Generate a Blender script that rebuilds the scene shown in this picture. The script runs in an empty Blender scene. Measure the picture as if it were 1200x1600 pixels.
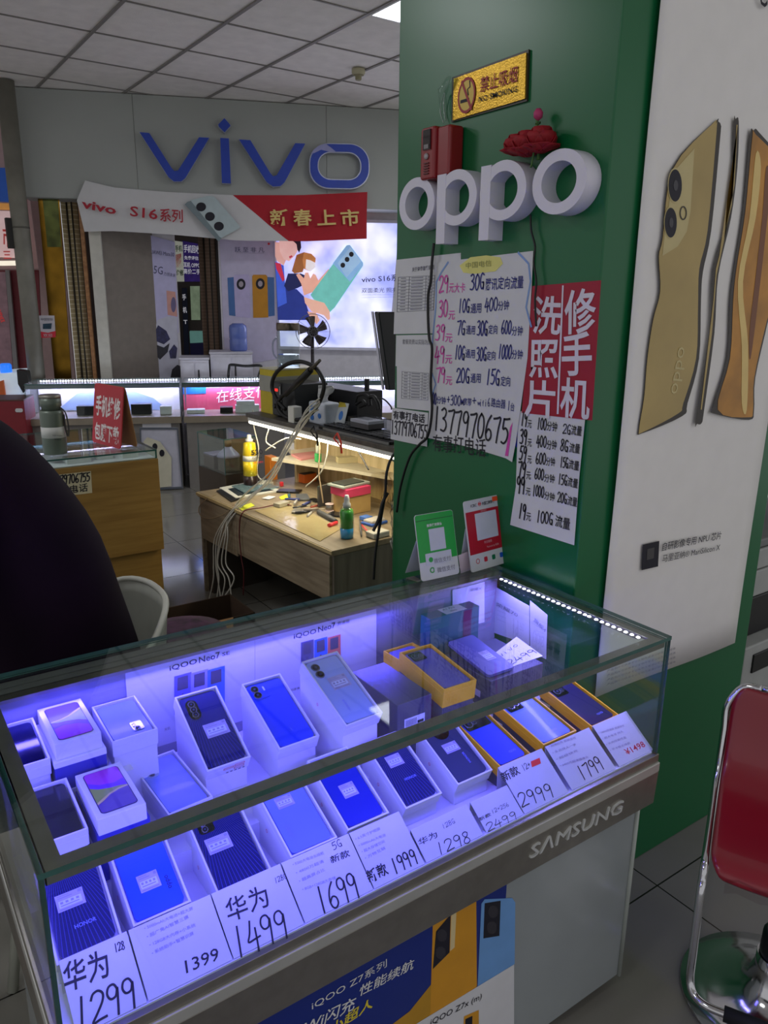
import bpy, bmesh, math, random
from mathutils import Vector as V, Matrix

# ------------------------------------------------------------------ camera, world, lamps, exposure
SC = bpy.context.scene
COL = SC.collection
random.seed(7)
CAM_H, CAM_F = 1.75, 1200.5
PIT, ROL, YAW = .268966, .0108442, .608464
_fw = V((math.sin(YAW) * math.cos(PIT), math.cos(YAW) * math.cos(PIT), -math.sin(PIT)))
_r = V((math.cos(YAW), -math.sin(YAW), 0)); _u = _r.cross(_fw)
CR = _r * math.cos(ROL) + _u * math.sin(ROL)
CU = -_r * math.sin(ROL) + _u * math.cos(ROL)
CC = V((0, 0, CAM_H))
cam = bpy.data.cameras.new('camera')
cam.sensor_fit = 'VERTICAL'; cam.sensor_height = 36; cam.sensor_width = 27
cam.lens = 36 * CAM_F / 1600; cam.clip_start = .02
camo = bpy.data.objects.new('camera', cam); COL.objects.link(camo)
camo.matrix_world = Matrix(((CR.x, CU.x, -_fw.x, 0), (CR.y, CU.y, -_fw.y, 0), (CR.z, CU.z, -_fw.z, CAM_H), (0, 0, 0, 1)))
SC.camera = camo
SC.view_settings.view_transform = 'Standard'; SC.view_settings.look = 'None'
SC.view_settings.exposure = 0; SC.view_settings.gamma = 1; SC.view_settings.use_curve_mapping = False
SC.cycles.use_denoising = True
SC.cycles.max_bounces = 10; SC.cycles.transparent_max_bounces = 24
SC.cycles.sample_clamp_indirect = 6

w = bpy.data.worlds.new('world'); SC.world = w; w.use_nodes = True
w.node_tree.nodes['Background'].inputs[0].default_value = (.82, .82, .84, 1)
w.node_tree.nodes['Background'].inputs[1].default_value = .62

CEIL = 3.558
def lamp(name, loc, size, power, col=(1, 1, 1), rot=(0, 0, 0), sizey=None):
    l = bpy.data.lights.new(name, 'AREA'); l.energy = power; l.color = col
    l.shape = 'RECTANGLE'; l.size = size; l.size_y = sizey or size
    o = bpy.data.objects.new(name, l); COL.objects.link(o); o.location = loc; o.rotation_euler = rot
    return o
# unseen ceiling panel lamps added for room light; the first gives the column's glow
for i, (x, y, p) in enumerate(((-.66, 4.15, 24), (-1.8, 5.9, 14), (-1.4, .6, 14), (2.9, -.8, 7), (4.4, 4.0, 30))):
    lamp('unseen_panel_lamp', (x, y, CEIL - .03), .62, p, (.96, .98, 1))
# LED strips of the near showcase, under its top frame
BLUE, LAV = (.10, .075, 1.0), (.24, .20, 1.0)
SX0, SX1, SY0, SY1, SZT, SZB = .113, 1.4665, .9497, 1.589, 1.0173, .7150
lamp('strip_lamp', (.62, SY0 + .035, SZT - .030), .95, 4.2, BLUE, (math.radians(28), 0, 0), .012)
lamp('strip_lamp', (.62, 1.490, SZT - .030), .95, 3.6, BLUE, (math.radians(-28), 0, 0), .012)
lamp('strip_lamp', (SX0 + .035, 1.22, SZT - .030), .012, 1.0, BLUE, (0, math.radians(-28), 0), .44)
lamp('strip_lamp', (SX1 - .036, 1.24, SZT - .030), .012, 2.6, LAV, (0, math.radians(28), 0), .46)

# ------------------------------------------------------------------ helpers
def ray(px, py): return _fw + CR * ((px - 600) / CAM_F) - CU * ((py - 800) / CAM_F)
class PL:
    """a real plane of the place; .at(px, py) is its point under a measured pixel"""
    def __init__(s, p0, n):
        s.p0 = V(p0); s.n = V(n).normalized()
        if s.n.dot(CC - s.p0) < 0: s.n = -s.n
    def at(s, px, py, up=0):
        d = ray(px, py); t = (s.p0 - CC).dot(s.n) / d.dot(s.n)
        return CC + d * t + s.n * up
    def off(s, k): return PL(s.p0 + s.n * k, s.n)
def PX(x): return PL((x, 0, 0), (1, 0, 0))
def PY(y): return PL((0, y, 0), (0, 1, 0))
def PZ(z): return PL((0, 0, z), (0, 0, 1))
WA, WD, WN = V((1.602, 8.177, 0)), V((.9203, -.3912, 0)), V((.3912, .9203, 0))
def PW(o): return PL(WA + WN * o, WN)                 # planes parallel to the far sign wall, o behind it
def WP(s, o, z): return WA + WD * s + WN * o + V((0, 0, z))

def lin(c):
    f = lambda v: (v / 255 / 12.92) if v <= 10 else (((v / 255) + .055) / 1.055) ** 2.4
    return (f(c[0]), f(c[1]), f(c[2]), 1)
_M = {}
def pm(name, col, rough=.5, metal=0, var=.06, scale=14, bump=0, bscale=60, coat=0, spec=.5, emit=0, alpha=1):
    if name in _M: return _M[name]
    m = bpy.data.materials.new(name); m.use_nodes = True; _M[name] = m
    nt = m.node_tree; b = nt.nodes['Principled BSDF']; c = lin(col)
    b.inputs['Roughness'].default_value = rough; b.inputs['Metallic'].default_value = metal
    b.inputs['Specular IOR Level'].default_value = spec; b.inputs['Coat Weight'].default_value = coat
    b.inputs['Base Color'].default_value = c
    tc = nt.nodes.new('ShaderNodeTexCoord')
    if var:
        n = nt.nodes.new('ShaderNodeTexNoise'); n.inputs['Scale'].default_value = scale; n.inputs['Detail'].default_value = 3
        nt.links.new(tc.outputs['Object'], n.inputs['Vector'])
        r = nt.nodes.new('ShaderNodeValToRGB')
        r.color_ramp.elements[0].position = .3; r.color_ramp.elements[1].position = .7
        r.color_ramp.elements[0].color = tuple(max(0, v * (1 - var)) for v in c[:3]) + (1,)
        r.color_ramp.elements[1].color = tuple(min(1, v * (1 + var)) for v in c[:3]) + (1,)
        nt.links.new(n.outputs['Fac'], r.inputs['Fac']); nt.links.new(r.outputs['Color'], b.inputs['Base Color'])
        if emit: nt.links.new(r.outputs['Color'], b.inputs['Emission Color'])
    if emit:
        b.inputs['Emission Color'].default_value = c
        b.inputs['Emission Strength'].default_value = emit
    if bump:
        n2 = nt.nodes.new('ShaderNodeTexNoise'); n2.inputs['Scale'].default_value = bscale
        nt.links.new(tc.outputs['Object'], n2.inputs['Vector'])
        bp = nt.nodes.new('ShaderNodeBump'); bp.inputs['Strength'].default_value = bump; bp.inputs['Distance'].default_value = .004
        nt.links.new(n2.outputs['Fac'], bp.inputs['Height']); nt.links.new(bp.outputs['Normal'], b.inputs['Normal'])
    if alpha < 1: b.inputs['Alpha'].default_value = alpha
    return m
def wood(name, c1, c2, stretch=(2, 40, 40), rough=.5):
    if name in _M: return _M[name]
    m = pm(name, c1, rough, var=0); nt = m.node_tree; b = nt.nodes['Principled BSDF']
    tc = nt.nodes['Texture Coordinate']; mp = nt.nodes.new('ShaderNodeMapping'); mp.inputs['Scale'].default_value = stretch
    n = nt.nodes.new('ShaderNodeTexNoise'); n.inputs['Scale'].default_value = 1; n.inputs['Detail'].default_value = 6
    r = nt.nodes.new('ShaderNodeValToRGB'); r.color_ramp.elements[0].color = lin(c1); r.color_ramp.elements[1].color = lin(c2)
    r.color_ramp.elements[0].position = .35; r.color_ramp.elements[1].position = .68
    nt.links.new(tc.outputs['Object'], mp.inputs['Vector']); nt.links.new(mp.outputs['Vector'], n.inputs['Vector'])
    nt.links.new(n.outputs['Fac'], r.inputs['Fac']); nt.links.new(r.outputs['Color'], b.inputs['Base Color'])
    return m
def glass(name, tint=(.93, .97, .96), refl=.9, rough=.02):
    """thin pane: what passes straight through plus what its two faces mirror"""
    if name in _M: return _M[name]
    m = bpy.data.materials.new(name); m.use_nodes = True; _M[name] = m; nt = m.node_tree; nt.nodes.clear()
    o = nt.nodes.new('ShaderNodeOutputMaterial'); mx = nt.nodes.new('ShaderNodeMixShader')
    t = nt.nodes.new('ShaderNodeBsdfTransparent'); t.inputs[0].default_value = (*tint, 1)
    g = nt.nodes.new('ShaderNodeBsdfGlossy'); g.inputs['Roughness'].default_value = rough; g.inputs[0].default_value = (refl, refl, refl, 1)
    f = nt.nodes.new('ShaderNodeLayerWeight'); f.inputs[0].default_value = .5
    p5 = nt.nodes.new('ShaderNodeMath'); p5.operation = 'POWER'; p5.inputs[1].default_value = 5
    ma = nt.nodes.new('ShaderNodeMath'); ma.operation = 'MULTIPLY_ADD'; ma.inputs[1].default_value = .96; ma.inputs[2].default_value = .035
    nt.links.new(f.outputs['Facing'], p5.inputs[0]); nt.links.new(p5.outputs[0], ma.inputs[0])
    nt.links.new(ma.outputs[0], mx.inputs[0]); nt.links.new(t.outputs[0], mx.inputs[1]); nt.links.new(g.outputs[0], mx.inputs[2])
    nt.links.new(mx.outputs[0], o.inputs[0])
    return m

_T = {}
def tgeo(s, weight=0.0):
    k = (s, weight)
    if k not in _T:
        c = bpy.data.curves.new('t', 'FONT'); c.body = s; c.resolution_u = 2; c.offset = weight
        o = bpy.data.objects.new('t', c); COL.objects.link(o)
        m = bpy.data.meshes.new_from_object(o.evaluated_get(bpy.context.evaluated_depsgraph_get()))
        _T[k] = ([(v.co.x, v.co.y) for v in m.vertices], [tuple(p.vertices) for p in m.polygons])
        bpy.data.objects.remove(o); bpy.data.curves.remove(c); bpy.data.meshes.remove(m)
    return _T[k]

class MB:
    def __init__(s): s.v = []; s.f = []; s.m = []; s.sm = []
    def add(s, vs, fs, mi=0, smooth=False):
        k = len(s.v); s.v += [V(p) for p in vs]
        for f in fs: s.f.append([i + k for i in f]); s.m.append(mi); s.sm.append(smooth)
        return s
    def hexa(s, p, mi=0):                              # 4 bottom points then 4 top points, same turn
        return s.add(p, [(3, 2, 1, 0), (4, 5, 6, 7), (0, 1, 5, 4), (1, 2, 6, 5), (2, 3, 7, 6), (3, 0, 4, 7)], mi)
    def bx(s, x0, x1, y0, y1, z0, z1, mi=0):
        return s.hexa([(x0, y0, z0), (x1, y0, z0), (x1, y1, z0), (x0, y1, z0), (x0, y0, z1), (x1, y0, z1), (x1, y1, z1), (x0, y1, z1)], mi)
    def fbox(s, fr, a0, a1, b0, b1, c0, c1, mi=0):     # box in a frame
        return s.hexa([fr(a, b, c) for c in (c0, c1) for a, b in ((a0, b0), (a1, b0), (a1, b1), (a0, b1))], mi)
    def prism(s, pts, d, mi=0, smooth=False):          # planar polygon pushed along vector d
        n = len(pts); pts = [V(p) for p in pts]; d = V(d)
        s.add(pts + [p + d for p in pts], [tuple(range(n))[::-1], tuple(range(n, 2 * n))], mi)
        s.add(pts + [p + d for p in pts], [(i, (i + 1) % n, (i + 1) % n + n, i + n) for i in range(n)], mi, smooth)
        return s
    def poly(s, pts, mi=0): return s.add(pts, [tuple(range(len(pts)))], mi)
    def ring(s, outer, inner, d, mi=0, smooth=True):   # closed band between two loops, pushed along d
        n = len(outer); d = V(d); o = [V(p) for p in outer]; i_ = [V(p) for p in inner]
        vs = o + i_ + [p + d for p in o] + [p + d for p in i_]; fs = []; fs2 = []
        for i in range(n):
            j = (i + 1) % n
            fs += [(i, j, n + j, n + i), (2 * n + i, 3 * n + i, 3 * n + j, 2 * n + j)]
            fs2 += [(i, 2 * n + i, 2 * n + j, j), (n + i, n + j, 3 * n + j, 3 * n + i)]
        s.add(vs, fs, mi); return s.add(vs, fs2, mi, smooth)
    def tube(s, pts, r, n=8, mi=0, caps=True):
        pts = [V(p) for p in pts]; rs = r if isinstance(r, (list, tuple)) else [r] * len(pts)
        k = len(s.v); up = V((.13, .27, 1)).normalized(); prev = None
        for i, p in enumerate(pts):
            t = (pts[min(i + 1, len(pts) - 1)] - pts[max(i - 1, 0)]).normalized()
            if prev is None:
                a = t.cross(up) if abs(t.dot(up)) < .95 else t.cross(V((1, 0, 0)))
            else: a = prev - t * prev.dot(t)
            a.normalize(); prev = a; b = t.cross(a)
            for j in range(n):
                an = 2 * math.pi * j / n; s.v.append(p + (a * math.cos(an) + b * math.sin(an)) * rs[i])
        for i in range(len(pts) - 1):
            for j in range(n):
                q = (j + 1) % n
                s.f.append([k + i * n + j, k + i * n + q, k + (i + 1) * n + q, k + (i + 1) * n + j]); s.m.append(mi); s.sm.append(True)
        if caps:
            s.f.append([k + j for j in range(n)][::-1]); s.m.append(mi); s.sm.append(False)
            s.f.append([k + (len(pts) - 1) * n + j for j in range(n)]); s.m.append(mi); s.sm.append(False)
        return s
    def lathe(s, prof, c=(0, 0, 0), ax=(0, 0, 1), n=24, mi=0, smooth=True):
        c = V(c); ax = V(ax).normalized(); a = ax.orthogonal().normalized(); b = ax.cross(a); k = len(s.v)
        for r, h in prof:
            for j in range(n):
                an = 2 * math.pi * j / n; s.v.append(c + ax * h + (a * math.cos(an) + b * math.sin(an)) * max(r, 1e-5))
        for i in range(len(prof) - 1):
            for j in range(n):
                q = (j + 1) % n
                s.f.append([k + i * n + j, k + i * n + q, k + (i + 1) * n + q, k + (i + 1) * n + j]); s.m.append(mi); s.sm.append(smooth)
        s.f.append([k + j for j in range(n)][::-1]); s.m.append(mi); s.sm.append(False)
        s.f.append([k + (len(prof) - 1) * n + j for j in range(n)]); s.m.append(mi); s.sm.append(False)
        return s
    def grid(s, rows, mi=0, smooth=True, close=False):
        k = len(s.v); n = len(rows[0])
        for r in rows: s.v += [V(p) for p in r]
        for i in range(len(rows) - 1):
            for j in range(n if close else n - 1):
                q = (j + 1) % n
                s.f.append([k + i * n + j, k + i * n + q, k + (i + 1) * n + q, k + (i + 1) * n + j]); s.m.append(mi); s.sm.append(smooth)
        return s
    def text(s, t, fr, x, y, size, mi=0, weight=0., shear=0., wide=1., up=.0007, deep=0, align='l'):
        vs, fs = tgeo(t, weight)
        if not vs: return s
        if align != 'l':
            wd = max(v[0] for v in vs) * size * wide; x -= wd if align == 'r' else wd / 2
        pts = [fr(x + (vx + vy * shear) * size * wide, y + vy * size, up) for vx, vy in vs]
        if not deep: return s.add(pts, fs, mi)
        n = len(pts); pts2 = [fr(x + (vx + vy * shear) * size * wide, y + vy * size, up + deep) for vx, vy in vs]
        cnt = {}
        for f in fs:
            for a, b in zip(f, f[1:] + f[:1]): cnt[(a, b)] = 1
        side = [(a, b, b + n, a + n) for a, b in cnt if (b, a) not in cnt]
        return s.add(pts + pts2, [tuple(i + n for i in f) for f in fs] + side, mi)
    def ptext(s, t, A, B, pl, mi=0, weight=0., shear=0., up=.0008, tall=None, deep=0):
        """text whose width runs between two measured points of a plane"""
        a, b = pl.at(*A), pl.at(*B); vs, _ = tgeo(t, weight); x0 = min(v[0] for v in vs); wd = max(v[0] for v in vs) - x0
        u = (b - a).normalized(); sz = (b - a).length / wd; fr = Fr(a, u, pl.n.cross(u))
        if tall: k = tall / sz; return s.text(t, fr, -x0 * sz, 0, tall, mi, weight, shear, 1 / k, up, deep)
        return s.text(t, fr, -x0 * sz, 0, sz, mi, weight, shear, 1, up, deep)
    def stroke(s, pts, wd, fr, mi=0, up=.0008):
        pts = [V((p[0], p[1], 0)) for p in pts]; L = []; R = []
        for i, p in enumerate(pts):
            t = (pts[min(i + 1, len(pts) - 1)] - pts[max(i - 1, 0)])
            if t.length < 1e-9: t = V((1, 0, 0))
            t.normalize(); nn = V((-t.y, t.x, 0)) * wd / 2
            e = t * wd * .4 if i == len(pts) - 1 else (-t * wd * .4 if i == 0 else V((0, 0, 0)))
            L.append(fr(*(p + nn + e).xy, up)); R.append(fr(*(p - nn + e).xy, up))
        return s.grid([L, R], mi, False)
    def obj(s, name, mats, parent=None, bevel=0, seg=2, solid=0, sub=0):
        o3 = V(OFF.get(parent.name, (0, 0, 0))) if parent else V((0, 0, 0))
        me = bpy.data.meshes.new(name); me.from_pydata([tuple(p - o3) for p in s.v], [], s.f)
        for q in (mats if isinstance(mats, (list, tuple)) else [mats]): me.materials.append(q)
        me.polygons.foreach_set('material_index', s.m); me.polygons.foreach_set('use_smooth', s.sm); me.update()
        o = bpy.data.objects.new(name, me); COL.objects.link(o)
        if parent: o.parent = parent; OFF[o.name] = o3
        if solid:
            q = o.modifiers.new('solid', 'SOLIDIFY'); q.thickness = solid; q.offset = 0
        if sub:
            q = o.modifiers.new('sub', 'SUBSURF'); q.levels = q.render_levels = sub
        if bevel:
            q = o.modifiers.new('bevel', 'BEVEL'); q.width = bevel; q.segments = seg; q.limit_method = 'ANGLE'; q.angle_limit = .7
        return o
OFF = {}
class Fr:
    def __init__(s, o, u, v, n=None):
        s.o = V(o); s.u = V(u).normalized(); s.v = V(v).normalized(); s.n = V(n).normalized() if n else s.u.cross(s.v)
    def __call__(s, a, b, c=0): return s.o + s.u * a + s.v * b + s.n * c
def thing(name, label, cat, loc, group=None):
    o = bpy.data.objects.new(name, None); COL.objects.link(o); o.location = loc; o.empty_display_size = .05
    OFF[o.name] = tuple(loc); return tag(o, label, cat, group)
def tag(o, label, cat, group=None, kind=None):
    o['label'] = label; o['category'] = cat
    if group: o['group'] = group
    if kind: o['kind'] = kind
    return o
def struct(o): o['kind'] = 'structure'; return o
def lab(o, label): o['label'] = label; return o
def arc(cx, cy, rx, ry, a0, a1, n=10):
    return [(cx + rx * math.cos(math.radians(a0 + (a1 - a0) * i / n)), cy + ry * math.sin(math.radians(a0 + (a1 - a0) * i / n))) for i in range(n + 1)]
def rrect(x0, x1, y0, y1, r, n=5):
    return arc(x1 - r, y1 - r, r, r, 0, 90, n) + arc(x0 + r, y1 - r, r, r, 90, 180, n) + arc(x0 + r, y0 + r, r, r, 180, 270, n) + arc(x1 - r, y0 + r, r, r, 270, 360, n)
def spline(p, k=6):
    p = [V(q) for q in p]; out = []
    for i in range(len(p) - 1):
        a, b, c, d = p[max(i - 1, 0)], p[i], p[i + 1], p[min(i + 2, len(p) - 1)]
        for j in range(k):
            t = j / k
            out.append(.5 * ((2 * b) + (c - a) * t + (2 * a - 5 * b + 4 * c - d) * t * t + (3 * b - a - 3 * c + d) * t ** 3))
    return out + [p[-1]]

# handwriting: digits as pen strokes, other characters from the typeface, slanted
DIG = {'1': [[(.3, 1), (.27, .5), (.24, 0)]], '2': [[(.05, .78), (.14, .95), (.34, 1), (.5, .86), (.46, .62), (.24, .3), (.04, .03), (.3, .07), (.56, .1)]],
       '3': [[(.08, .9), (.3, 1), (.46, .85), (.36, .63), (.2, .56), (.42, .47), (.5, .25), (.34, .03), (.06, .06)]],
       '4': [[(.26, 1), (.16, .6), (.04, .34), (.3, .36), (.56, .4)], [(.42, .72), (.4, .3), (.37, -.05)]],
       '5': [[(.14, .96), (.1, .58), (.3, .62), (.46, .45), (.42, .18), (.24, .02), (.06, .06)], [(.14, .96), (.34, .97), (.52, 1)]],
       '6': [[(.42, 1), (.2, .74), (.08, .36), (.14, .08), (.32, .01), (.48, .16), (.44, .38), (.26, .45), (.11, .3)]],
       '7': [[(.04, .92), (.28, .95), (.52, .98), (.4, .55), (.3, 0)]], '8': [[(.46, .88), (.3, 1), (.12, .86), (.2, .62), (.42, .4), (.46, .14), (.26, 0), (.08, .14), (.16, .4), (.4, .64), (.46, .88)]],
       '9': [[(.46, .8), (.34, .98), (.14, .94), (.07, .72), (.18, .54), (.38, .58), (.47, .84), (.44, .4), (.4, -.02)]],
       '0': [[(.28, 1), (.1, .78), (.07, .36), (.2, .04), (.38, .08), (.5, .42), (.46, .82), (.28, 1)]],
       'G': [[(.48, .88), (.28, 1), (.1, .72), (.1, .3), (.28, .02), (.46, .16), (.46, .42), (.28, .42)], [(.46, .42), (.47, 0)]],
       'v': [[(.03, .6), (.2, .02), (.42, .62)]], 'i': [[(.15, .55), (.14, 0)], [(.16, .8), (.17, .76)]], 'o': [[(.28, .6), (.08, .42), (.1, .1), (.3, .02), (.46, .24), (.42, .5), (.28, .6)]],
       '+': [[(.05, .5), (.5, .52)], [(.28, .78), (.26, .25)]], '|': [[(.2, 1), (.16, 0)]]}
def hand(mb, t, A, B, pl, mi=0, pen=.1, tall=None, up=.0009, slant=.08, jit=.03, weight=.012):
    a, b = pl.at(*A), pl.at(*B); u = (b - a).normalized(); L = (b - a).length; fr0 = Fr(a, u, pl.n.cross(u))
    adv = [(.6 if c in DIG else (.4 if c == ' ' else (1.0 if ord(c) > 0x2000 else .6))) for c in t]; sz = L / sum(adv); hz = tall or sz; x = 0
    for c, ad in zip(t, adv):
        if c == ' ': x += ad * sz; continue
        dy = random.uniform(-jit, jit) * hz; an = random.uniform(-jit, jit)
        if c in DIG:
            for st in DIG[c]:
                p = [(x + (q.x + q.y * slant + q.y * an) * sz, dy + q.y * hz) for q in spline([V((m_[0], m_[1], 0)) for m_ in st], 4)]
                mb.stroke(p, pen * hz, fr0, mi, up)
        else: mb.text(c, fr0, x, dy + .05 * hz, hz * .98, mi, weight, slant + an, sz / hz, up)
        x += ad * sz
    return mb

# ------------------------------------------------------------------ shared materials
white = pm('white_paint', (214, 214, 212), .6); paper = pm('white_paper', (212, 212, 216), .75, var=.03)
black = pm('black_plastic', (18, 18, 20), .35); ink = pm('black_ink', (20, 18, 34), .6, var=.15)
greyink = pm('grey_print', (120, 120, 132), .7); dark = pm('dark_board', (40, 34, 30), .6)
steel = pm('brushed_steel', (150, 146, 138), .38, .85, var=.08, scale=30); chrome = pm('chrome', (205, 205, 208), .12, 1, var=0)
alu = pm('pale_aluminium', (190, 190, 186), .4, .5); red = pm('red_print', (186, 24, 40), .5)
crimson = pm('crimson_sheet', (160, 14, 46), .55); gold = pm('gold_foil', (200, 158, 52), .32, .75, bump=.25, bscale=220, var=.12, scale=40)
green = pm('green_paint', (6, 98, 54), .30, var=.03, scale=3); bluep = pm('blue_print', (30, 84, 200), .5)
cardb = pm('brown_cardboard', (158, 118, 74), .8); pane = glass('clear_glass'); gedge = pm('green_glass_edge', (54, 96, 92), .15, coat=.5, var=.2)

# ------------------------------------------------------------------ the room
def tile_mat():
    m = pm('floor_tiles', (118, 116, 110), .11, var=0, spec=.45); nt = m.node_tree; b = nt.nodes['Principled BSDF']
    tc = nt.nodes['Texture Coordinate']; sp = nt.nodes.new('ShaderNodeSeparateXYZ'); nt.links.new(tc.outputs['Object'], sp.inputs[0])
    def edge(sock, off, per):
        a = nt.nodes.new('ShaderNodeMath'); a.operation = 'ADD'; a.inputs[1].default_value = -off + 40 * per; nt.links.new(sock, a.inputs[0])
        c = nt.nodes.new('ShaderNodeMath'); c.operation = 'MODULO'; c.inputs[1].default_value = per; nt.links.new(a.outputs[0], c.inputs[0])
        d = nt.nodes.new('ShaderNodeMath'); d.operation = 'LESS_THAN'; d.inputs[1].default_value = .005; nt.links.new(c.outputs[0], d.inputs[0]); return d
    e = nt.nodes.new('ShaderNodeMath'); e.operation = 'MAXIMUM'
    nt.links.new(edge(sp.outputs[0], 1.851, .7).outputs[0], e.inputs[0]); nt.links.new(edge(sp.outputs[1], 1.146, .7).outputs[0], e.inputs[1])
    n = nt.nodes.new('ShaderNodeTexNoise'); n.inputs['Scale'].default_value = 3; n.inputs['Detail'].default_value = 5; nt.links.new(tc.outputs['Object'], n.inputs['Vector'])
    r = nt.nodes.new('ShaderNodeValToRGB'); r.color_ramp.elements[0].color = lin((116, 114, 107)); r.color_ramp.elements[1].color = lin((136, 134, 127))
    nt.links.new(n.outputs['Fac'], r.inputs[0]); mx = nt.nodes.new('ShaderNodeMix'); mx.data_type = 'RGBA'
    nt.links.new(e.outputs[0], mx.inputs[0]); nt.links.new(r.outputs[0], mx.inputs[6]); mx.inputs[7].default_value = lin((30, 28, 26))
    nt.links.new(mx.outputs[2], b.inputs['Base Color']); return m
struct(MB().bx(-5, 7, -2, 16, -.05, 0).obj('floor', tile_mat()))
ceil_m = pm('ceiling_tiles', (236, 232, 228), .85, var=.05, scale=9, bump=.3, bscale=90); tbar = pm('ceiling_bars', (128, 124, 120), .5)
GX, GY, DX, DY = 3.160, 6.245, .687, .735
struct(MB().bx(-5, 7, -2, 16, CEIL + .006, CEIL + .06).obj('ceiling', ceil_m))
b = MB()
for k in range(-12, 6): b.bx(GX + k * DX - .012, GX + k * DX + .012, -2, 12, CEIL - .004, CEIL + .008)
for k in range(-11, 9): b.bx(-5, 7, GY + k * DY - .007, GY + k * DY + .007, CEIL - .001, CEIL + .008)
struct(b.obj('trim_1', tbar))                                    # the bars that carry the ceiling tiles
# the green column that carries the letters
KX, KY, KX2, KY2 = 1.4925, 1.2623, 2.385, 2.09
struct(MB().bx(KX, KX2, KY, KY2, 0, CEIL).obj('wall_right', green, bevel=.004))
# sign wall: a deep bulkhead, and the shop's rear wall behind it
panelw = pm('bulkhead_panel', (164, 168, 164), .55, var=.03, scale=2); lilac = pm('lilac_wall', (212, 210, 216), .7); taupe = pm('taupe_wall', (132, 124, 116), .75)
def wbox(b, s0, s1, o0, o1, z0, z1, mi=0):
    return b.hexa([WP(s, o, z) for z in (z0, z1) for s, o in ((s0, o0), (s1, o0), (s1, o1), (s0, o1))], mi)
b = MB()
for s0, s1 in ((-.018, 1.016), (1.02, 2.816), (2.82, 4.9)): wbox(b, s0, s1, 0, .3, 2.640, CEIL - .002)
wbox(b, -.018, 4.9, .012, .31, 2.637, CEIL - .004)
struct(b.obj('wall_back', panelw))
b = MB(); wbox(b, 2.36, 4.9, .42, .52, 0, 2.7); struct(b.obj('wall_rear', lilac))
b = MB(); wbox(b, 1.735, 2.36, .36, .46, 0, 2.7); struct(b.obj('wall_poster_side', lilac))
b = MB()
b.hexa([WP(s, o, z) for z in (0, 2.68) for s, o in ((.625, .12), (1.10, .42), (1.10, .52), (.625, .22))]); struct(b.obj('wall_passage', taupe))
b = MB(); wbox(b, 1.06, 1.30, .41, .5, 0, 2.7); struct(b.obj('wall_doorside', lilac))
b = MB(); wbox(b, .525, .632, .06, .2, 0, 2.68); struct(b.obj('trim_2', pm('cream_pillar', (206, 204, 194), .6)))
b = MB(); wbox(b, .445, .480, .10, .16, 0, 2.68); struct(b.obj('trim_3', wood('pine_jamb', (176, 126, 78), (146, 96, 56))))
# rooms beyond: pale walls far behind the doorway and the passage
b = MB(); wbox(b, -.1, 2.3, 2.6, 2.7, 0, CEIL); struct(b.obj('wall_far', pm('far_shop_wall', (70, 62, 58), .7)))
b = MB(); wbox(b, -4.2, -.1, 2.2, 2.3, 0, 2.4); wbox(b, -4.2, -.1, 2.2, 2.3, 2.4, CEIL); struct(b.obj('wall_left', pm('pink_shop_wall', (206, 178, 178), .7)))
def ceil_light(x, y, label, strength):
    t = thing('ceiling_light', label, 'ceiling light', (x, y, CEIL))
    MB().bx(x - DX / 2 + .012, x + DX / 2 - .012, y - DY / 2 + .008, y + DY / 2 - .008, CEIL - .004, CEIL + .004).obj('diffuser', pm('lit_diffuser', (238, 240, 255), .5, var=.02, emit=strength), t)
    b = MB(); o = [(x + a * DX / 2, y + c * DY / 2, CEIL - .008) for a, c in ((-1, -1), (1, -1), (1, 1), (-1, 1))]; i = [(x + a * (DX / 2 - .016), y + c * (DY / 2 - .012), CEIL - .008) for a, c in ((-1, -1), (1, -1), (1, 1), (-1, 1))]
    b.ring(o, i, (0, 0, .012), smooth=False).obj('frame', white, t)
ceil_light(GX + DX / 2 + .004, GY - 2.5 * DY, 'square white lit ceiling panel beside the top of the green column', 5.0)
p = PZ(CEIL).at(560, 108); t = thing('smoke_detector', 'small round cream smoke detector hanging under the ceiling tiles', 'smoke detector', p)
MB().lathe([(.055, 0), (.055, -.03), (.045, -.045)], p).obj('base', pm('cream_plastic', (186, 180, 150), .5), t)
MB().lathe([(.045, -.045), (.026, -.05), (.026, -.075), (.02, -.082)], p).obj('sensor', pm('aged_cream', (150, 144, 112), .5), t)

# ------------------------------------------------------------------ the near glass showcase
RZ = .765                                                        # top of the display step inside
t = CASE = thing('glass_showcase', 'long glass phone showcase with steel rails standing against the green column', 'showcase', ((SX0 + SX1) / 2, 1.2, 0))
acry = pm('grey_acrylic', (150, 156, 158), .18, var=.05, scale=5, bump=.12, bscale=7)
MB().bx(SX0 + .02, SX1 - .004, .985, SY1 - .03, .03, .577).obj('cabinet', acry, t, bevel=.004)
b = MB()
for x in (SX0 + .08, .8, SX1 - .06):
    for y in (1.04, 1.42): b.bx(x - .025, x + .025, y - .025, y + .025, 0, .031)
b.obj('feet', dark, t)
MB().tube([(SX1 - .006, .983, .03), (SX1 - .006, .983, .575)], .006).obj('corner_strip', pm('clear_edging', (170, 176, 170), .2), t)
b = MB(); fx0, fx1 = SX0 - .004, SX1 + .003
prof = [(SY1 + .004, .577), (SY0 - .002, .577), (SY0 - .006, .662), (SY1 + .006, .662)]
b.hexa([(fx0, prof[1][0], .577), (fx1, prof[1][0], .577), (fx1, SY1 + .004, .577), (fx0, SY1 + .004, .577), (fx0, SY0 - .006, .668), (fx1, SY0 - .006, .668), (fx1, SY1 + .004, .668), (fx0, SY1 + .004, .668)])
b.obj('steel_rail', steel, t, bevel=.0015)
MB().bx(fx0, fx1, SY0 - .007, SY1 + .005, .668, .692).obj('ledge', alu, t, bevel=.002)
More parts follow.
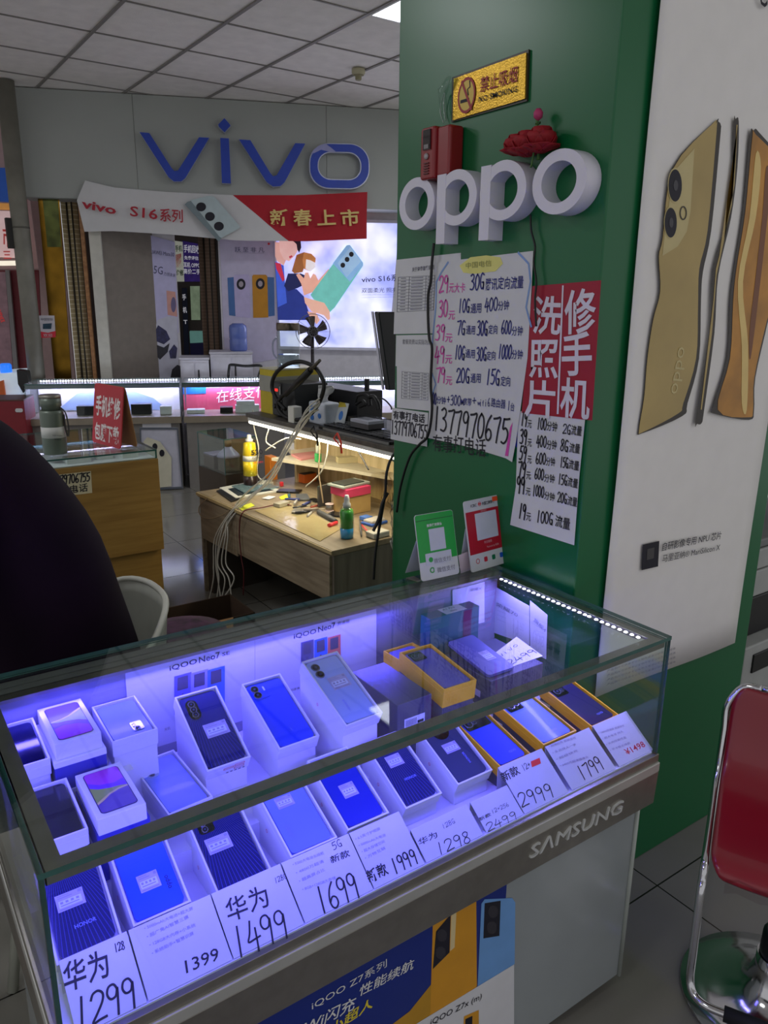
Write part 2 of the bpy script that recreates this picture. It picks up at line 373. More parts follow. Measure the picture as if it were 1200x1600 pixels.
MB().bx(fx0 + .002, fx1 - .001, SY0 - .002, SY1 + .003, .692, .7125).obj('glass_channel', steel, t, bevel=.001)
MB().bx(SX0 + .01, SX1 - .01, SY0 + .01, 1.514, .7125, .716).obj('display_floor', pm('white_laminate', (222, 222, 226), .5), t)
b = MB().bx(SX0 + .012, SX1 - .075, 1.19, 1.513, .716, RZ); b.bx(SX0 + .012, .352, 1.349, 1.512, RZ, .8645)
b.obj('display_step', pm('white_laminate', (222, 222, 226), .5), t)
# panes: each a slab whose edges show the green of the glass
def slab(b, x0, x1, y0, y1, z0, z1, thin):
    p = [(x0, y0, z0), (x1, y0, z0), (x1, y1, z0), (x0, y1, z0), (x0, y0, z1), (x1, y0, z1), (x1, y1, z1), (x0, y1, z1)]
    for f, a in (((3, 2, 1, 0), 'z'), ((4, 5, 6, 7), 'z'), ((0, 1, 5, 4), 'y'), ((2, 3, 7, 6), 'y'), ((1, 2, 6, 5), 'x'), ((3, 0, 4, 7), 'x')):
        b.add([p[i] for i in f], [(0, 1, 2, 3)], 0 if a == thin else 1)
    return b
G2 = [pane, gedge]
slab(MB(), SX0, SX1, SY0, SY1, SZT - .009, SZT, 'z').obj('glass_top', G2, t)
slab(MB(), SX0 + .001, SX1 - .001, SY0 + .001, SY0 + .009, SZB - .004, SZT - .0095, 'y').obj('front_pane', G2, t)
slab(MB(), SX0 + .001, SX1 - .001, SY1 - .007, SY1 - .001, SZB - .004, SZT - .0095, 'y').obj('rear_pane', G2, t)
slab(MB(), SX0 + .001, SX0 + .009, SY0 + .0095, SY1 - .0075, SZB - .004, SZT - .0095, 'x').obj('end_pane', G2, t)
slab(MB(), SX1 - .009, SX1 - .001, SY0 + .0095, SY1 - .0075, SZB - .004, SZT - .0095, 'x').obj('end_pane', G2, t)
MB().bx(SX0 + .012, SX1 - .012, 1.515, 1.521, .7125, .988).obj('rear_panel', pm('frosted_panel', (138, 136, 150), .35), t)
b = MB().bx(SX0 + .011, SX1 - .011, 1.514, SY1 - .009, .988, 1.0005); b.bx(SX0 + .011, SX1 - .011, 1.514, 1.522, 1.0005, 1.0075); b.bx(SX0 + .011, SX1 - .011, 1.550, 1.553, 1.0005, 1.003); b.obj('rear_rail', pm('grey_rail', (120, 120, 118), .45, .3), t)
# angle frame glued under the top
fz1, fz0, fw = SZT - .0095, SZT - .0290, .026
b = MB()
def mitre(b, a, d, wv, h0, h1):
    a, d, wv = V(a), V(d), V(wv); q = [a, d, d - (d - a).normalized() * wv.length + wv, a + (d - a).normalized() * wv.length + wv]
    b.hexa([p + V((0, 0, h0)) for p in q] + [p + V((0, 0, h1)) for p in q])
ex0, ex1, ey0, ey1 = SX0 + .010, SX1 - .010, SY0 + .010, 1.513
for a, d, wv in (((ex0, ey0, 0), (ex1, ey0, 0), (0, fw, 0)), ((ex1, ey0, 0), (ex1, ey1, 0), (-fw, 0, 0)), ((ex1, ey1, 0), (ex0, ey1, 0), (0, -fw, 0)), ((ex0, ey1, 0), (ex0, ey0, 0), (fw, 0, 0))):
    mitre(b, a, d, wv, fz1 - .0022, fz1)
for q in ((ex0, ex1, ey0, ey0 + .002), (ex0, ex1, ey1 - .002, ey1), (ex0, ex0 + .002, ey0, ey1), (ex1 - .002, ex1, ey0, ey1)): b.bx(*q, fz0, fz1)
b.obj('top_frame', steel, t)
strip = MB().bx(SX1 - .052, SX1 - .042, 1.005, 1.482, SZT - .0155, SZT - .0125).obj('led_strip', pm('strip_tape_dim', (96, 94, 90), .6), t)
ledm = pm('lit_led', (236, 236, 255), .4, var=0, emit=14); proto = None
ys = [1.005 + i * .0176 for i in range(27)]
for i, y in enumerate(ys):
    if i == 8: y += .004
    if proto is None: proto = MB().lathe([(.0022, 0), (.0048, .0016), (.0034, .0036), (.0008, .0040)], (SX1 - .047, 0, SZT - .0140), n=8).obj('led', ledm, strip); o = proto
    else: o = proto.copy(); COL.objects.link(o)
    o.location.y = y
# maker's name in raised letters on the rail
pl = PY(SY0 - .0045); MB().ptext('S\u039bMSUNG', (826, 1341), (969, 1268), pl, weight=0, shear=.12, up=-.002, tall=.045, deep=.006).obj('lettering', pm('silver_letter', (214, 216, 216), .35, .4), t)

# ------------------------------------------------------------------ phones, boxes and price cards in the near showcase
bwhite = pm('box_white', (222, 222, 228), .5, var=.02); seam = pm('box_inner', (170, 170, 186), .7)
byel = pm('box_yellow', (240, 184, 22), .5); bdark = pm('box_charcoal', (70, 68, 82), .5); bgrey = pm('box_grey', (72, 70, 86), .5)
bteal = pm('box_teal', (52, 92, 104), .4); bplum = pm('box_plum', (88, 30, 72), .4); redp = pm('red_stamp', (214, 40, 60), .6); lens = pm('lens_glass', (6, 6, 10), .06, coat=1, var=0)
stick = pm('label_lilac', (176, 170, 196), .5); lcd = pm('label_pale', (206, 214, 236), .5); pinkink = pm('pale_grey_ink', (150, 146, 170), .7)
def phone_mat(name, c1, c2=None, rough=.34, lines=0):
    m = pm(name, c1, .16 if lines else rough, var=0, coat=.5 if lines else .08)
    if c2 or lines:
        nt = m.node_tree; b = nt.nodes['Principled BSDF']; tc = nt.nodes['Texture Coordinate']
        r = nt.nodes.new('ShaderNodeValToRGB'); r.color_ramp.elements[0].color = lin(c1); r.color_ramp.elements[1].color = lin(c2 or c1)
        if lines:
            g = nt.nodes.new('ShaderNodeTexGradient'); g.gradient_type = 'RADIAL'; mp = nt.nodes.new('ShaderNodeMapping'); mp.inputs['Location'].default_value = (.013, -.105, 0)
            mu = nt.nodes.new('ShaderNodeMath'); mu.operation = 'MULTIPLY'; mu.inputs[1].default_value = lines; fc = nt.nodes.new('ShaderNodeMath'); fc.operation = 'FRACT'
            nt.links.new(tc.outputs['Object'], mp.inputs[0]); nt.links.new(mp.outputs[0], g.inputs[0]); nt.links.new(g.outputs['Fac'], mu.inputs[0]); nt.links.new(mu.outputs[0], fc.inputs[0]); nt.links.new(fc.outputs[0], r.inputs[0])
            r.color_ramp.elements[0].position = .78; r.color_ramp.elements[1].position = .92
        else:
            g = nt.nodes.new('ShaderNodeTexGradient'); mp = nt.nodes.new('ShaderNodeMapping'); mp.inputs['Rotation'].default_value = (0, 0, math.radians(-90)); mp.inputs['Scale'].default_value = (6, 6, 6)
            nt.links.new(tc.outputs['Object'], mp.inputs[0]); nt.links.new(mp.outputs[0], g.inputs[0]); nt.links.new(g.outputs['Fac'], r.inputs[0])
        nt.links.new(r.outputs[0], b.inputs['Base Color'])
    return m
PM = dict(midnight=phone_mat('midnight_striped', (12, 14, 84), (58, 60, 150), lines=150), royal=phone_mat('royal_blue', (20, 60, 214), (34, 84, 240)), silver=phone_mat('silver_blue', (150, 170, 216), (186, 196, 226)),
          pale=phone_mat('pale_blue', (112, 132, 214), (142, 158, 232)), sky=phone_mat('sky_blue', (30, 82, 232), (90, 120, 246)), deep=phone_mat('deep_blue', (12, 34, 150), (16, 46, 176)), slate=phone_mat('slate_grey', (44, 50, 84), (54, 60, 98)),
          cobalt=phone_mat('cobalt_blue', (22, 60, 200), (24, 74, 220)), azure=phone_mat('azure_blue', (24, 92, 214), (36, 116, 236)), plum=phone_mat('plum_black', (28, 22, 62), (38, 30, 76)), ink=phone_mat('ink_glass', (14, 14, 40), (24, 26, 66), .12), lilac=phone_mat('lilac_grey', (96, 92, 140), (112, 108, 158)), film=phone_mat('wrapped_lilac', (96, 94, 150), (106, 104, 160), .4))
def pose(P, th, ps=0):
    u = V((math.cos(ps), math.sin(ps), 0)); q = V((-math.sin(ps), math.cos(ps), 0))
    return Fr(P, u, q * math.cos(th) + V((0, 0, math.sin(th))))
def slabpoly(b, fr, outline, c0, c1, mi=0): return b.prism([fr(x, y, c0) for x, y in outline], fr.n * (c1 - c0), mi, True)
def disc(b, fr, x, y, r, c0, c1, mi=0): return slabpoly(b, fr, arc(x, y, r, r, 0, 345, 23), c0, c1, mi)
def sticker(par, fr, x, y, w, h, slip=True):
    b = MB(); F = lambda a, c: (x + a * w, y + c * h)
    def r(a0, c0, a1, c1, mi, k): b.poly([fr(*F(a, c), k) for a, c in ((a0, c0), (a1, c0), (a1, c1), (a0, c1))], mi)
    r(0, 0, 1, 1, 0, .0004)
    r(.08, .2, .9, .62, 1, .0006)
    for k in range(4): r(.14 + k * .19, .42, .24 + k * .19, .55, 2, .0008)
    r(.14, .28, .8, .34, 2, .0008); r(.06, .06, .9, .13, 2, .0006); r(.08, .76, .6, .81, 2, .0006); r(.08, .88, .5, .92, 2, .0006); r(.82, .78, .95, .94, 2, .0006)
    b.obj('price_sticker', [stick, lcd, pinkink], par)
def phone(name, label, fr, w, l, body, camera, sticky=None, logo=None, group='phones lying in the showcase'):
    t = thing(name, label, 'phone', fr(w / 2, l / 2, -.0075), group)
    slabpoly(MB(), fr, rrect(0, w, 0, l, .009), -.0078, 0).obj('back_cover', PM[body], t, bevel=.0016)
    ring = pm('camera_ring', (170, 170, 190), .2, .8)
    def cam(outline, lenses, mi, c=.0016):
        o = slabpoly(MB(), fr, outline, .0001, c).obj('camera_bump', mi, t, bevel=.0005)
        for x, y, r in lenses:
            b = disc(MB(), fr, x, y, r, c, c + .0012, 0); disc(b, fr, x, y, r * .8, c + .0012, c + .0016, 1); disc(b, fr, x, y, r * .34, c + .0016, c + .0018, 2)
            b.obj('lens', [ring, lens, pm('lens_core', (50, 56, 80), .1, var=0)], o)
    W_ = w
    if camera == 'oval': cam(rrect(.10 * W_, .40 * W_, l - .060, l - .010, .15 * W_, 9), [(.25 * W_, l - .022, .0075), (.25 * W_, l - .036, .0075), (.25 * W_, l - .049, .007)], lens)
    elif camera == 'square2':
        cam(rrect(.05 * W_, .52 * W_, l - .044, l - .005, .007), [(.18 * W_, l - .016, .0095), (.18 * W_, l - .034, .0095)], PM[body], .0012)
        MB().poly([fr(x, y, .0016) for x, y in rrect(.40 * W_, .45 * W_, l - .026, l - .014, .001)]).obj('flash', lcd, t)
    elif camera == 'rings2':
        for y in (l - .018, l - .039): cam(arc(.20 * W_, y, .0105, .0105, 0, 345, 23), [(.20 * W_, y, .0098)], ring, .001)
    elif camera == 'block3': cam(rrect(.10 * W_, .38 * W_, l - .052, l - .012, .006), [(.20 * W_, l - .021, .0062), (.20 * W_, l - .033, .0062), (.20 * W_, l - .045, .0062)], PM['silver'] if body == 'pale' else PM[body])
    elif camera == 'low3': cam(rrect(.55 * W_, .84 * W_, .014, .046, .004), [(.64 * W_, .038, .0045), (.64 * W_, .030, .0045), (.68 * W_, .021, .0058)], ring)
    elif camera == 'wide': cam(rrect(.06 * W_, .54 * W_, l - .040, l - .006, .004), [(.22 * W_, l - .023, .010), (.42 * W_, l - .023, .006)], lens)
    elif camera == 'slab': cam(rrect(.04 * W_, .96 * W_, l - .042, l - .004, .005), [(.22 * W_, l - .023, .011), (.44 * W_, l - .023, .006)], lens, .001)
    elif camera == 'disc': cam(arc(.5 * W_, l - .03, .021, .021, 0, 345, 23), [(.42 * W_, l - .03, .007), (.6 * W_, l - .03, .007)], lens)
    elif camera == 'corner': cam(rrect(.08 * W_, .40 * W_, l - .036, l - .008, .006), [(.2 * W_, l - .016, .006), (.2 * W_, l - .028, .006)], lens)
    if sticky: sticker(t, fr, *sticky)
    if logo:
        f2 = Fr(fr.o, fr.v, -fr.u, fr.n)
        if logo[0] == 'v': MB().text(logo[1], f2, logo[2], logo[3], logo[4], weight=.01, up=.0005).obj('printed_mark', pm('soft_mark', (120, 130, 220), .4) if logo[5] else ink, t)
        else: MB().text(logo[1], fr, logo[2], logo[3], logo[4], weight=.01, up=.0005).obj('printed_mark', pm('soft_mark', (120, 130, 220), .4), t)
    return t
def wedge(name, label, fr, w, l, base, tray=None, low=None, m=.0065, dep=.030, mark=None, group='opened phone boxes in the showcase', flat=None):
    """a phone box set up as a display wedge: the tray leans on its own lid"""
    tray = tray or bwhite; low = low or tray
    t = thing(name, label, 'box', V((fr(w / 2, l / 2).x, fr(w / 2, l / 2).y, base)), group)
    b = MB(); b.fbox(fr, -m, w + m, -m, l + m, -dep, -.0082)
    o = [fr(*p, -.0082) for p in ((-m, -m), (w + m, -m), (w + m, l + m), (-m, l + m))]; k = .0035
    i = [fr(*p, -.0082) for p in ((-m + k, -m + k), (w + m - k, -m + k), (w + m - k, l + m - k), (-m + k, l + m - k))]
    b.ring(o, i, fr.n * .0122, 0, False); b.obj('tray', [tray, seam], t, bevel=.0008, seg=1)
    e = .0022; z = lambda p: V((p.x, p.y, base))
    if flat is None:
        q = [fr(-m + e, -m + e, -dep - .0006), fr(w + m - e, -m + e, -dep - .0006), fr(w + m - e, l + m - e, -dep - .0006), fr(-m + e, l + m - e, -dep - .0006)]
        y0 = fr(0, -m + e, 0); fl = [z(q[0]), z(q[1]), z(q[2]), z(q[3])]
        MB().hexa(fl + q).obj('lid', low, t, bevel=.0008, seg=1)
    if mark:
        side = PL(fr(-m - .0004, 0, 0), -fr.u)
        f2 = Fr(fr(-m - .0005, l * .55, -dep - .012), -fr.v, fr.n, -fr.u)
        MB().text(mark, f2, 0, 0, .010, weight=.01).obj('box_print', redp, t)
    return t
def boxpar(name, label, x0, x1, y0, y1, z0, z1, mat, cat='box', group='sealed phone boxes in the showcase', ps=0, bev=.001):
    c = V(((x0 + x1) / 2, (y0 + y1) / 2, z0)); t = thing(name, label, cat, c, group); fr = Fr(c, (math.cos(ps), math.sin(ps), 0), (-math.sin(ps), math.cos(ps), 0))
    MB().fbox(fr, x0 - c.x, x1 - c.x, y0 - c.y, y1 - c.y, 0, z1 - z0).obj('carton', mat, t, bevel=bev, seg=1)
    return t, fr
# --- middle row, on the step
def P(x, y, z): return V((x, y, z))
WP_, LP_ = .082, .178
f = pose(P(.487, 1.304, .839), .47); wedge('phone_box', 'steep white box holding the midnight blue phone with an oval camera', f, WP_, LP_, RZ)
phone('phone', 'midnight blue striped phone with an oval triple camera, highest of the middle row', f, WP_, LP_, 'midnight', 'oval', (.024, .066, .050, .034))
pl = PL(f(0, -.0069, 0), -f.v); t = bpy.data.objects['phone_box']
b = MB()
for x0, x1, y0, y1 in ((.030, .052, -.012, -.006), (.054, .076, -.009, -.003), (.054, .076, -.019, -.012)):
    fr2 = Fr(f(0, -.0069, 0), f.u, f.n, -f.v); b.ring([fr2(a, c, .0004) for a, c in ((x0, y0), (x1, y0), (x1, y1), (x0, y1))], [fr2(a, c, .0004) for a, c in ((x0 + .001, y0 + .001), (x1 - .001, y0 + .001), (x1 - .001, y1 - .001), (x0 + .001, y1 - .001))], fr2.n * .0002, 0, False)
for k in range(5): b.fbox(fr2, .038 + k * .009, .043 + k * .009, -.027, -.023, .0003, .0005, 1)
b.obj('box_print', [redp, greyink], t)
f = pose(P(.630, 1.269, .856), .376); wedge('phone_box', 'white box holding the royal blue phone with a square camera', f, WP_, LP_, RZ)
phone('phone', 'royal blue phone with two lenses in a square camera', f, WP_, LP_, 'royal', 'square2', None, ('v', '\u2022\u2022\u2022', .03, -.045, .008, True))
f = pose(P(.756, 1.213, .896), .411, .042); wedge('phone_box', 'steep white box holding the silver blue phone with two round cameras', f, WP_, LP_, RZ, mark='\u0298')
phone('phone', 'silver blue phone with two separate round cameras in a steep white box', f, WP_, LP_, 'silver', 'rings2', (.024, .088, .046, .036), ('v', 'HONOR', .03, -.030, .008, True))
f = pose(P(.385, 1.245, .815), .066, .07); wedge('phone_box', 'low white box under the pale blue phone', f, .078, .168, RZ)
phone('phone', 'pale silvery blue phone with three stacked lenses lying almost flat', f, .078, .168, 'pale', 'block3', None, ('h', 'reno', .012, .004, .010))
# two boxes with a printed screen
def screen_box(label, x, y, z, up, ps=0, flip=False):
    w, l, h = .083, .152, .033
    t, fr = boxpar('printed_phone_box', label, x - .010, x + w - .010, y - .010, y + l - .010, z - h, z, bwhite, group='white boxes printed with a swirling screen', ps=ps)
    fr = Fr(V((x, y, z)), fr.u, fr.v); pw, pl_ = .0637, .132
    b = MB(); o = rrect(0, pw, 0, pl_, .008); b.poly([fr(a, c, .0004) for a, c in o], 0)
    F = (lambda a, c: (pw - a, pl_ - c)) if flip else (lambda a, c: (a, c))
    def blob(pts, mi, k):
        pts = [(min(max(a, .0015), pw - .0015), min(max(c, .0015), pl_ - .0015)) for a, c in pts]; b.poly([fr(*F(a, c), k) for a, c in pts], mi)
    ins = rrect(.0015, pw - .0015, .0015, pl_ - .0015, .007); b.poly([fr(*F(a, c), .0006) for a, c in ins], 1)
    blob([(.006, .0015), (.058, .0015), (.0622, .008), (.0622, .048), (.05, .058), (.03, .064), (.012, .066), (.0015, .07), (.0015, .008)], 2, .0008)
    blob([(.0015, .045), (.0015, .07), (.012, .066), (.03, .064), (.05, .058), (.0622, .048), (.0622, .030), (.045, .045), (.02, .052)], 5, .0009)
    blob([(.0015, .07), (.012, .066), (.03, .064), (.05, .058), (.0622, .048), (.0622, .098), (.052, .092), (.036, .080), (.018, .073)], 3, .001)
    blob([(.0015, .074), (.018, .076), (.036, .084), (.05, .096), (.058, .112), (.056, .1305), (.006, .1305), (.0015, .124)], 4, .001)
    blob([(.0015, .07), (.018, .0715), (.036, .079), (.052, .090), (.0622, .098), (.0622, .104), (.05, .096), (.036, .084), (.018, .0765), (.0015, .0745)], 6, .0012)
    b.obj('printed_screen', [pm('print_rim', (40, 30, 80), .4), pm('print_violet', (96, 70, 150), .35), pm('print_magenta', (176, 40, 190), .35), pm('print_olive', (150, 170, 70), .35), pm('print_mauve', (100, 80, 150), .35), pm('print_purple', (110, 20, 210), .35), pm('print_cream', (220, 200, 130), .35)], t)
    return t
screen_box('white box printed with a swirl screen, at the rear of the case', .2276, 1.367, .960, 0)
screen_box('white box printed with a swirl screen, in front of its twin', .253, 1.197, .897, 0, 0, True)
blue_lid = pm('box_royal', (36, 34, 150), .4)
t, fr = boxpar('phone_box_closed', 'tall dark blue carton under the rear swirl screen box', .213, .305, 1.352, 1.510, .8648, .9265, blue_lid)
MB().bx(.212, .306, 1.351, 1.511, .914, .9267).obj('lid', bwhite, t, bevel=.001, seg=1)
t, fr = boxpar('phone_box_closed', 'dark blue carton stack under the front swirl screen box', .241, .333, 1.194, 1.340, .7655, .8635, blue_lid)
MB().bx(.240, .334, 1.193, 1.341, .812, .822).obj('lid', bwhite, t, bevel=.001, seg=1)
# left edge boxes with a dark phone
f = pose(P(.129, 1.366, .932), .08); wedge('phone_box', 'white box with a dark glass phone in the rear corner of the case', f, .073, .135, .8648)
phone('phone', 'dark glass phone in the rear corner beside the swirl screen box', f, .073, .135, 'ink', None)
f = pose(P(.144, 1.200, .880), .10); wedge('phone_box', 'white box with a dark glass phone beside the front swirl screen box', f, .078, .135, RZ)
phone('phone', 'dark glass phone beside the front swirl screen box', f, .078, .135, 'ink', None)
f = pose(P(.327, 1.372, .922), .05); wedge('phone_box', 'white box under the phone with its camera at the near end', f, .076, .132, RZ)
phone('phone', 'pale blue phone with its camera at the near end, beside the tall white poster', f, .076, .132, 'pale', 'low3')
# --- right half, middle and rear
t, fr = boxpar('wrapped_phone_box', 'charcoal wrapped box mirroring a row of LED dots', .880, .974, 1.204, 1.390, RZ + .0005, .905, bdark)
b = MB(); fr = Fr(V((.877, 1.2038, RZ - .02)), (1, 0, 0), (0, 0, 1)); b.poly([fr(a, c, .0005) for a, c in ((.022, .095), (.078, .095), (.078, .12), (.022, .12))])
for k in range(9): b.poly([fr(a, c, .0008) for a, c in ((.026 + k * .0034, .10), (.0275 + k * .0034, .10), (.0275 + k * .0034, .116), (.026 + k * .0034, .116))], 1)
b.poly([fr(a, c, .0008) for a, c in ((.058, .1), (.075, .1), (.075, .107), (.058, .107))], 1); b.obj('barcode_label', [paper, ink], t)
slabpoly(MB(), Fr(V((.880, 1.204, .905)), (1, 0, 0), (0, 1, 0)), rrect(.0015, .0925, .0015, .1845, .002), .0002, .0010).obj('shrink_wrap', glass('wrap_film', (.9, .9, .92), .8, .35), t)
f = pose(P(1.012, 1.205, .905), .10, -.035); wedge('phone_box', 'yellow tray on a dark lid, beside the charcoal wrapped box', f, .078, .166, RZ, byel, bdark, m=.008, dep=.045)
phone('phone', 'lilac grey phone with a wide black camera in the yellow tray', f, .078, .166, 'lilac', 'wide')
f = pose(P(1.120, 1.385, .905), .04, math.pi + .06); wedge('phone_box', 'yellow tray half hidden behind the white poster', pose(P(1.118, 1.470, .880), .04, math.pi), .078, .120, RZ, byel, bdark, m=.008, dep=.035)
phone('phone', 'lilac phone with black camera half hidden behind the white poster', pose(P(1.118, 1.470, .880), .04, math.pi), .078, .120, 'lilac', 'wide')
t, fr = boxpar('grey_phone_box', 'wide grey box under the wrapped phone and the 2499 note', 1.196, 1.378, 1.250, 1.432, RZ + .0005, .850, bgrey)
MB().poly([V(p) for p in ((1.1957, 1.285, .79), (1.1957, 1.315, .79), (1.1957, 1.315, .808), (1.1957, 1.285, .808))]).obj('barcode_label', paper, t)
f = pose(P(1.199, 1.262, .860), .16); t = phone('wrapped_phone', 'phone in lilac film leaning on the wide grey box', f, .088, .165, 'film', None, (.042, .050, .030, .040))
t2 = PZ(.8506); q = [t2.at(*p) for p in ((773, 1021), (807, 995), (848, 1025), (800, 1042))]
t = thing('price_note', 'handwritten note reading 2499 on the wide grey box', 'price card', sum(q, V()) / 4); MB().prism(q, (0, 0, .0006)).obj('note', paper, t)
b = MB(); hand(b, 'vivo', (783, 1027), (811, 1008), t2.off(.0007), pen=.12, tall=.016); hand(b, '2499', (797, 1040), (842, 1019), t2.off(.0007), pen=.1, tall=.024); b.obj('handwriting', ink, t)
t, fr = boxpar('teal_phone_box', 'dark teal box with a pale film phone on it, in the rear of the case', 1.190, 1.292, 1.300, 1.475, .8515, .925, bteal) if 0 else boxpar('teal_phone_box', 'dark teal wrapped box in the rear corner of the case', 1.150, 1.318, 1.436, 1.478, RZ + .0005, .958, bteal)
MB().bx(1.262, 1.290, 1.4352, 1.4356, .80, .955).obj('plum_band', bplum, t)
t = thing('price_note', 'handwritten note lying on the dark teal box at the rear', 'price card', (1.25, 1.457, .9585), None)
b = MB().bx(1.205, 1.275, 1.438, 1.476, .9583, .9590); b.obj('note', paper, t); b = MB(); f2 = Fr(V((1.208, 1.442, .959)), (1, 0, 0), (0, 1, 0))
for i_, s_ in enumerate(('A1 Pro', 'vivo')): b.text(s_, f2, .004 + .012 * i_, .018 - .016 * i_, .014, shear=.2)
b.obj('handwriting', ink, t)
# --- posters standing against the rear and the end pane
def sheet(name, label, pts, prints, mats, cat='poster', thick=(0, 0, 0), group=None, loc=None):
    t = thing(name, label, cat, loc or (V(pts[0]) + V(pts[2])) / 2, group); MB().prism(pts, thick).obj('sheet', mats[0], t)
    if prints: prints(t)
    return t
RP = PY(1.512)
def trio(t, x0, y0, w, h, cols, step, pl, dy):
    for k, c in enumerate(cols):
        b = MB(); a = lambda x, y: pl.at(x, y, .0006 + .0003 * k)
        b.poly([a(x0 + k * step, y0 + k * dy), a(x0 + k * step + w, y0 + k * dy - w * .27), a(x0 + k * step + w, y0 + k * dy + h - w * .27), a(x0 + k * step, y0 + k * dy + h)], 0)
        a = lambda x, y: pl.at(x, y, .0012 + .0003 * k); x, y = x0 + k * step + w * .18, y0 + k * dy + h * .03
        b.poly([a(x, y), a(x + w * .62, y - w * .17), a(x + w * .62, y - w * .17 + h * .34), a(x, y + h * .34)], 1)
        b.poly([pl.at(*q, .0014 + .0003 * k) for q in arc(x + w * .3, y + h * .43, 1.5, 1.7, 0, 330, 11)], 1)
        b.obj('printed_phone', [c, pm('print_camera', (70, 62, 80), .5)], t)
pts = [RP.at(*q) for q in ((195, 1043), (398, 990), (398, 1120), (205, 1180))]
t = sheet('showcase_poster', 'white poster with three blue phones printed, against the rear pane', pts, None, [paper], thick=(0, .0008, 0))
b = MB(); b.ptext('iQOO', (265, 1048), (308, 1036), RP, weight=.012, tall=.017); b.ptext('Neo7', (311, 1036), (344, 1027), RP, weight=.012, tall=.021); b.ptext('SE', (347, 1025), (359, 1022), RP, weight=.012, tall=.012); b.ptext('\u5929\u7391', (257, 1142), (266, 1139), RP, tall=.008); b.obj('lettering', ink, t)
trio(t, 272, 1057, 27, 60, [pm('print_a', (96, 92, 180), .5), pm('print_b', (150, 146, 230), .5), pm('print_c', (60, 110, 220), .5)], 26, RP, -5)
pts = [RP.at(*q) for q in ((398.5, 990), (588, 949), (588, 1085), (398.5, 1120))]
t = sheet('showcase_poster', 'white poster printed with grey, blue and orange phones, against the rear pane', pts, None, [paper], thick=(0, .0008, 0))
b = MB(); b.ptext('iQOO', (459, 998), (494, 989), RP, weight=.012, tall=.017); b.ptext('Neo7', (497, 988), (524, 980), RP, weight=.012, tall=.021); b.ptext('\u7ade\u901f\u7248', (527, 977), (546, 972), RP, tall=.011); b.ptext('\u5929\u7391\u5f71\u50cf', (450, 1081), (468, 1076), RP, tall=.007); b.obj('lettering', ink, t)
trio(t, 470, 1004, 20, 52, [pm('print_grey', (84, 80, 110), .5), pm('print_blue', (50, 110, 200), .5), pm('print_orange', (226, 110, 80), .5)], 21, RP, -4)
EP = PX(1.452)
for label, q, s1, s2 in (('white spec poster with 70 printed, against the end pane', ((769, 914), (827, 947), (827, 1008), (764, 986)), '70', '\u8363\u8000'), ('narrow white spec poster by the end pane corner, with a small square code label', ((828, 938), (855, 961), (853, 1030), (828, 1018)), '4', '\u65d7\u8230')):
    pts = [EP.at(*p) for p in q]; t = sheet('spec_poster', label, pts, None, [paper], thick=(.0008, 0, 0), group='spec posters at the end pane')
    x, y = q[0]; b = MB(); b.ptext(s2 + s1, (x + 6, y + 32), (x + (40 if s1 == '70' else 24), y + 50), EP, tall=.014)
    for k in range(3): b.ptext('\u4e00\u4e00\u4e00\u4e00', (x + 8, y + 40 + 7 * k), (x + 22, y + 46 + 7 * k), EP, tall=.005)
    b.obj('lettering', greyink, t)
pts = [RP.at(*q) for q in ((707, 922), (757, 909), (757, 972), (707, 985))]
t = sheet('spec_poster', 'white spec sheet standing in the rear corner of the case', pts, None, [paper], thick=(0, .0008, 0), group='spec posters at the end pane')
b = MB(); b.ptext('\u8363\u8000X', (734, 924), (752, 921), RP, tall=.010); b.obj('lettering', greyink, t)
# --- front row: phones in opened boxes, behind the price cards
def front(label, bl, br, th, body, camera, st, boxl, tray=None, low=None, z=.770, logo=None, y=1.062, group=None, k=2.15):
    A = PY(y).at(*bl); B = PY(y).at(*br); zz = (A.z + B.z) / 2; w = (B - A).x; f = pose(P(A.x, y, zz), th); l = min(w * k, .155)
    wedge('phone_box', boxl, f, w, l, .7165, tray, low, m=.007 if not tray else .008, dep=.026, mark=None if tray else '\u0298')
    return phone('phone', label, f, w, l, body, camera, st and (st[0] * w, st[1] * l, st[2] * w, st[3] * l), logo), f, w, l
front('midnight striped phone in the corner box behind the 1299 card', (94, 1497), (183, 1464), .50, 'midnight', None, (.16, .50, .50, .20), 'white box behind the 1299 card at the case corner', k=1.6, logo=('h', 'HONOR', .03, .035, .009))
front('sky blue phone behind the 1399 card', (213, 1440), (290, 1408), .42, 'sky', None, (.26, .32, .42, .24), 'white box of the sky blue phone behind the 1399 card', k=1.55, logo=('v', 'oppo', .03, -.070, .012, False))
front('glossy dark blue phone behind the 1499 card', (347, 1399), (421, 1370), .42, 'midnight', 'corner', (.10, .50, .50, .20), 'white box of the dark blue phone behind the 1499 card')
front('pale silver blue phone behind the 1699 card', (457, 1337), (519, 1306), .36, 'pale', None, (.22, .60, .42, .16), 'white box of the silver phone behind the 1699 card', logo=('v', 'OPPO', .03, -.02, .010, True))
front('plain deep blue phone behind the 1999 card', (545, 1296), (600, 1266), .40, 'deep', None, (.30, .36, .40, .20), 'white box of the deep blue phone behind the 1999 card')
o, f, w_, l_ = front('midnight striped phone in the box behind the 1298 card', (635, 1260), (683, 1238), .42, 'midnight', None, (.22, .56, .46, .18), 'printed white box behind the 1298 card', logo=('h', 'HONOR', .03, .05, .008))
o, f, w_, l_ = front('slate grey phone with a round camera behind the small 2499 card', (716, 1223), (762, 1202), .38, 'slate', 'disc', (.26, .44, .46, .16), 'white box with its plain front showing behind the 2499 card', logo=('v', 'HONOR', .03, -.06, .008, True))
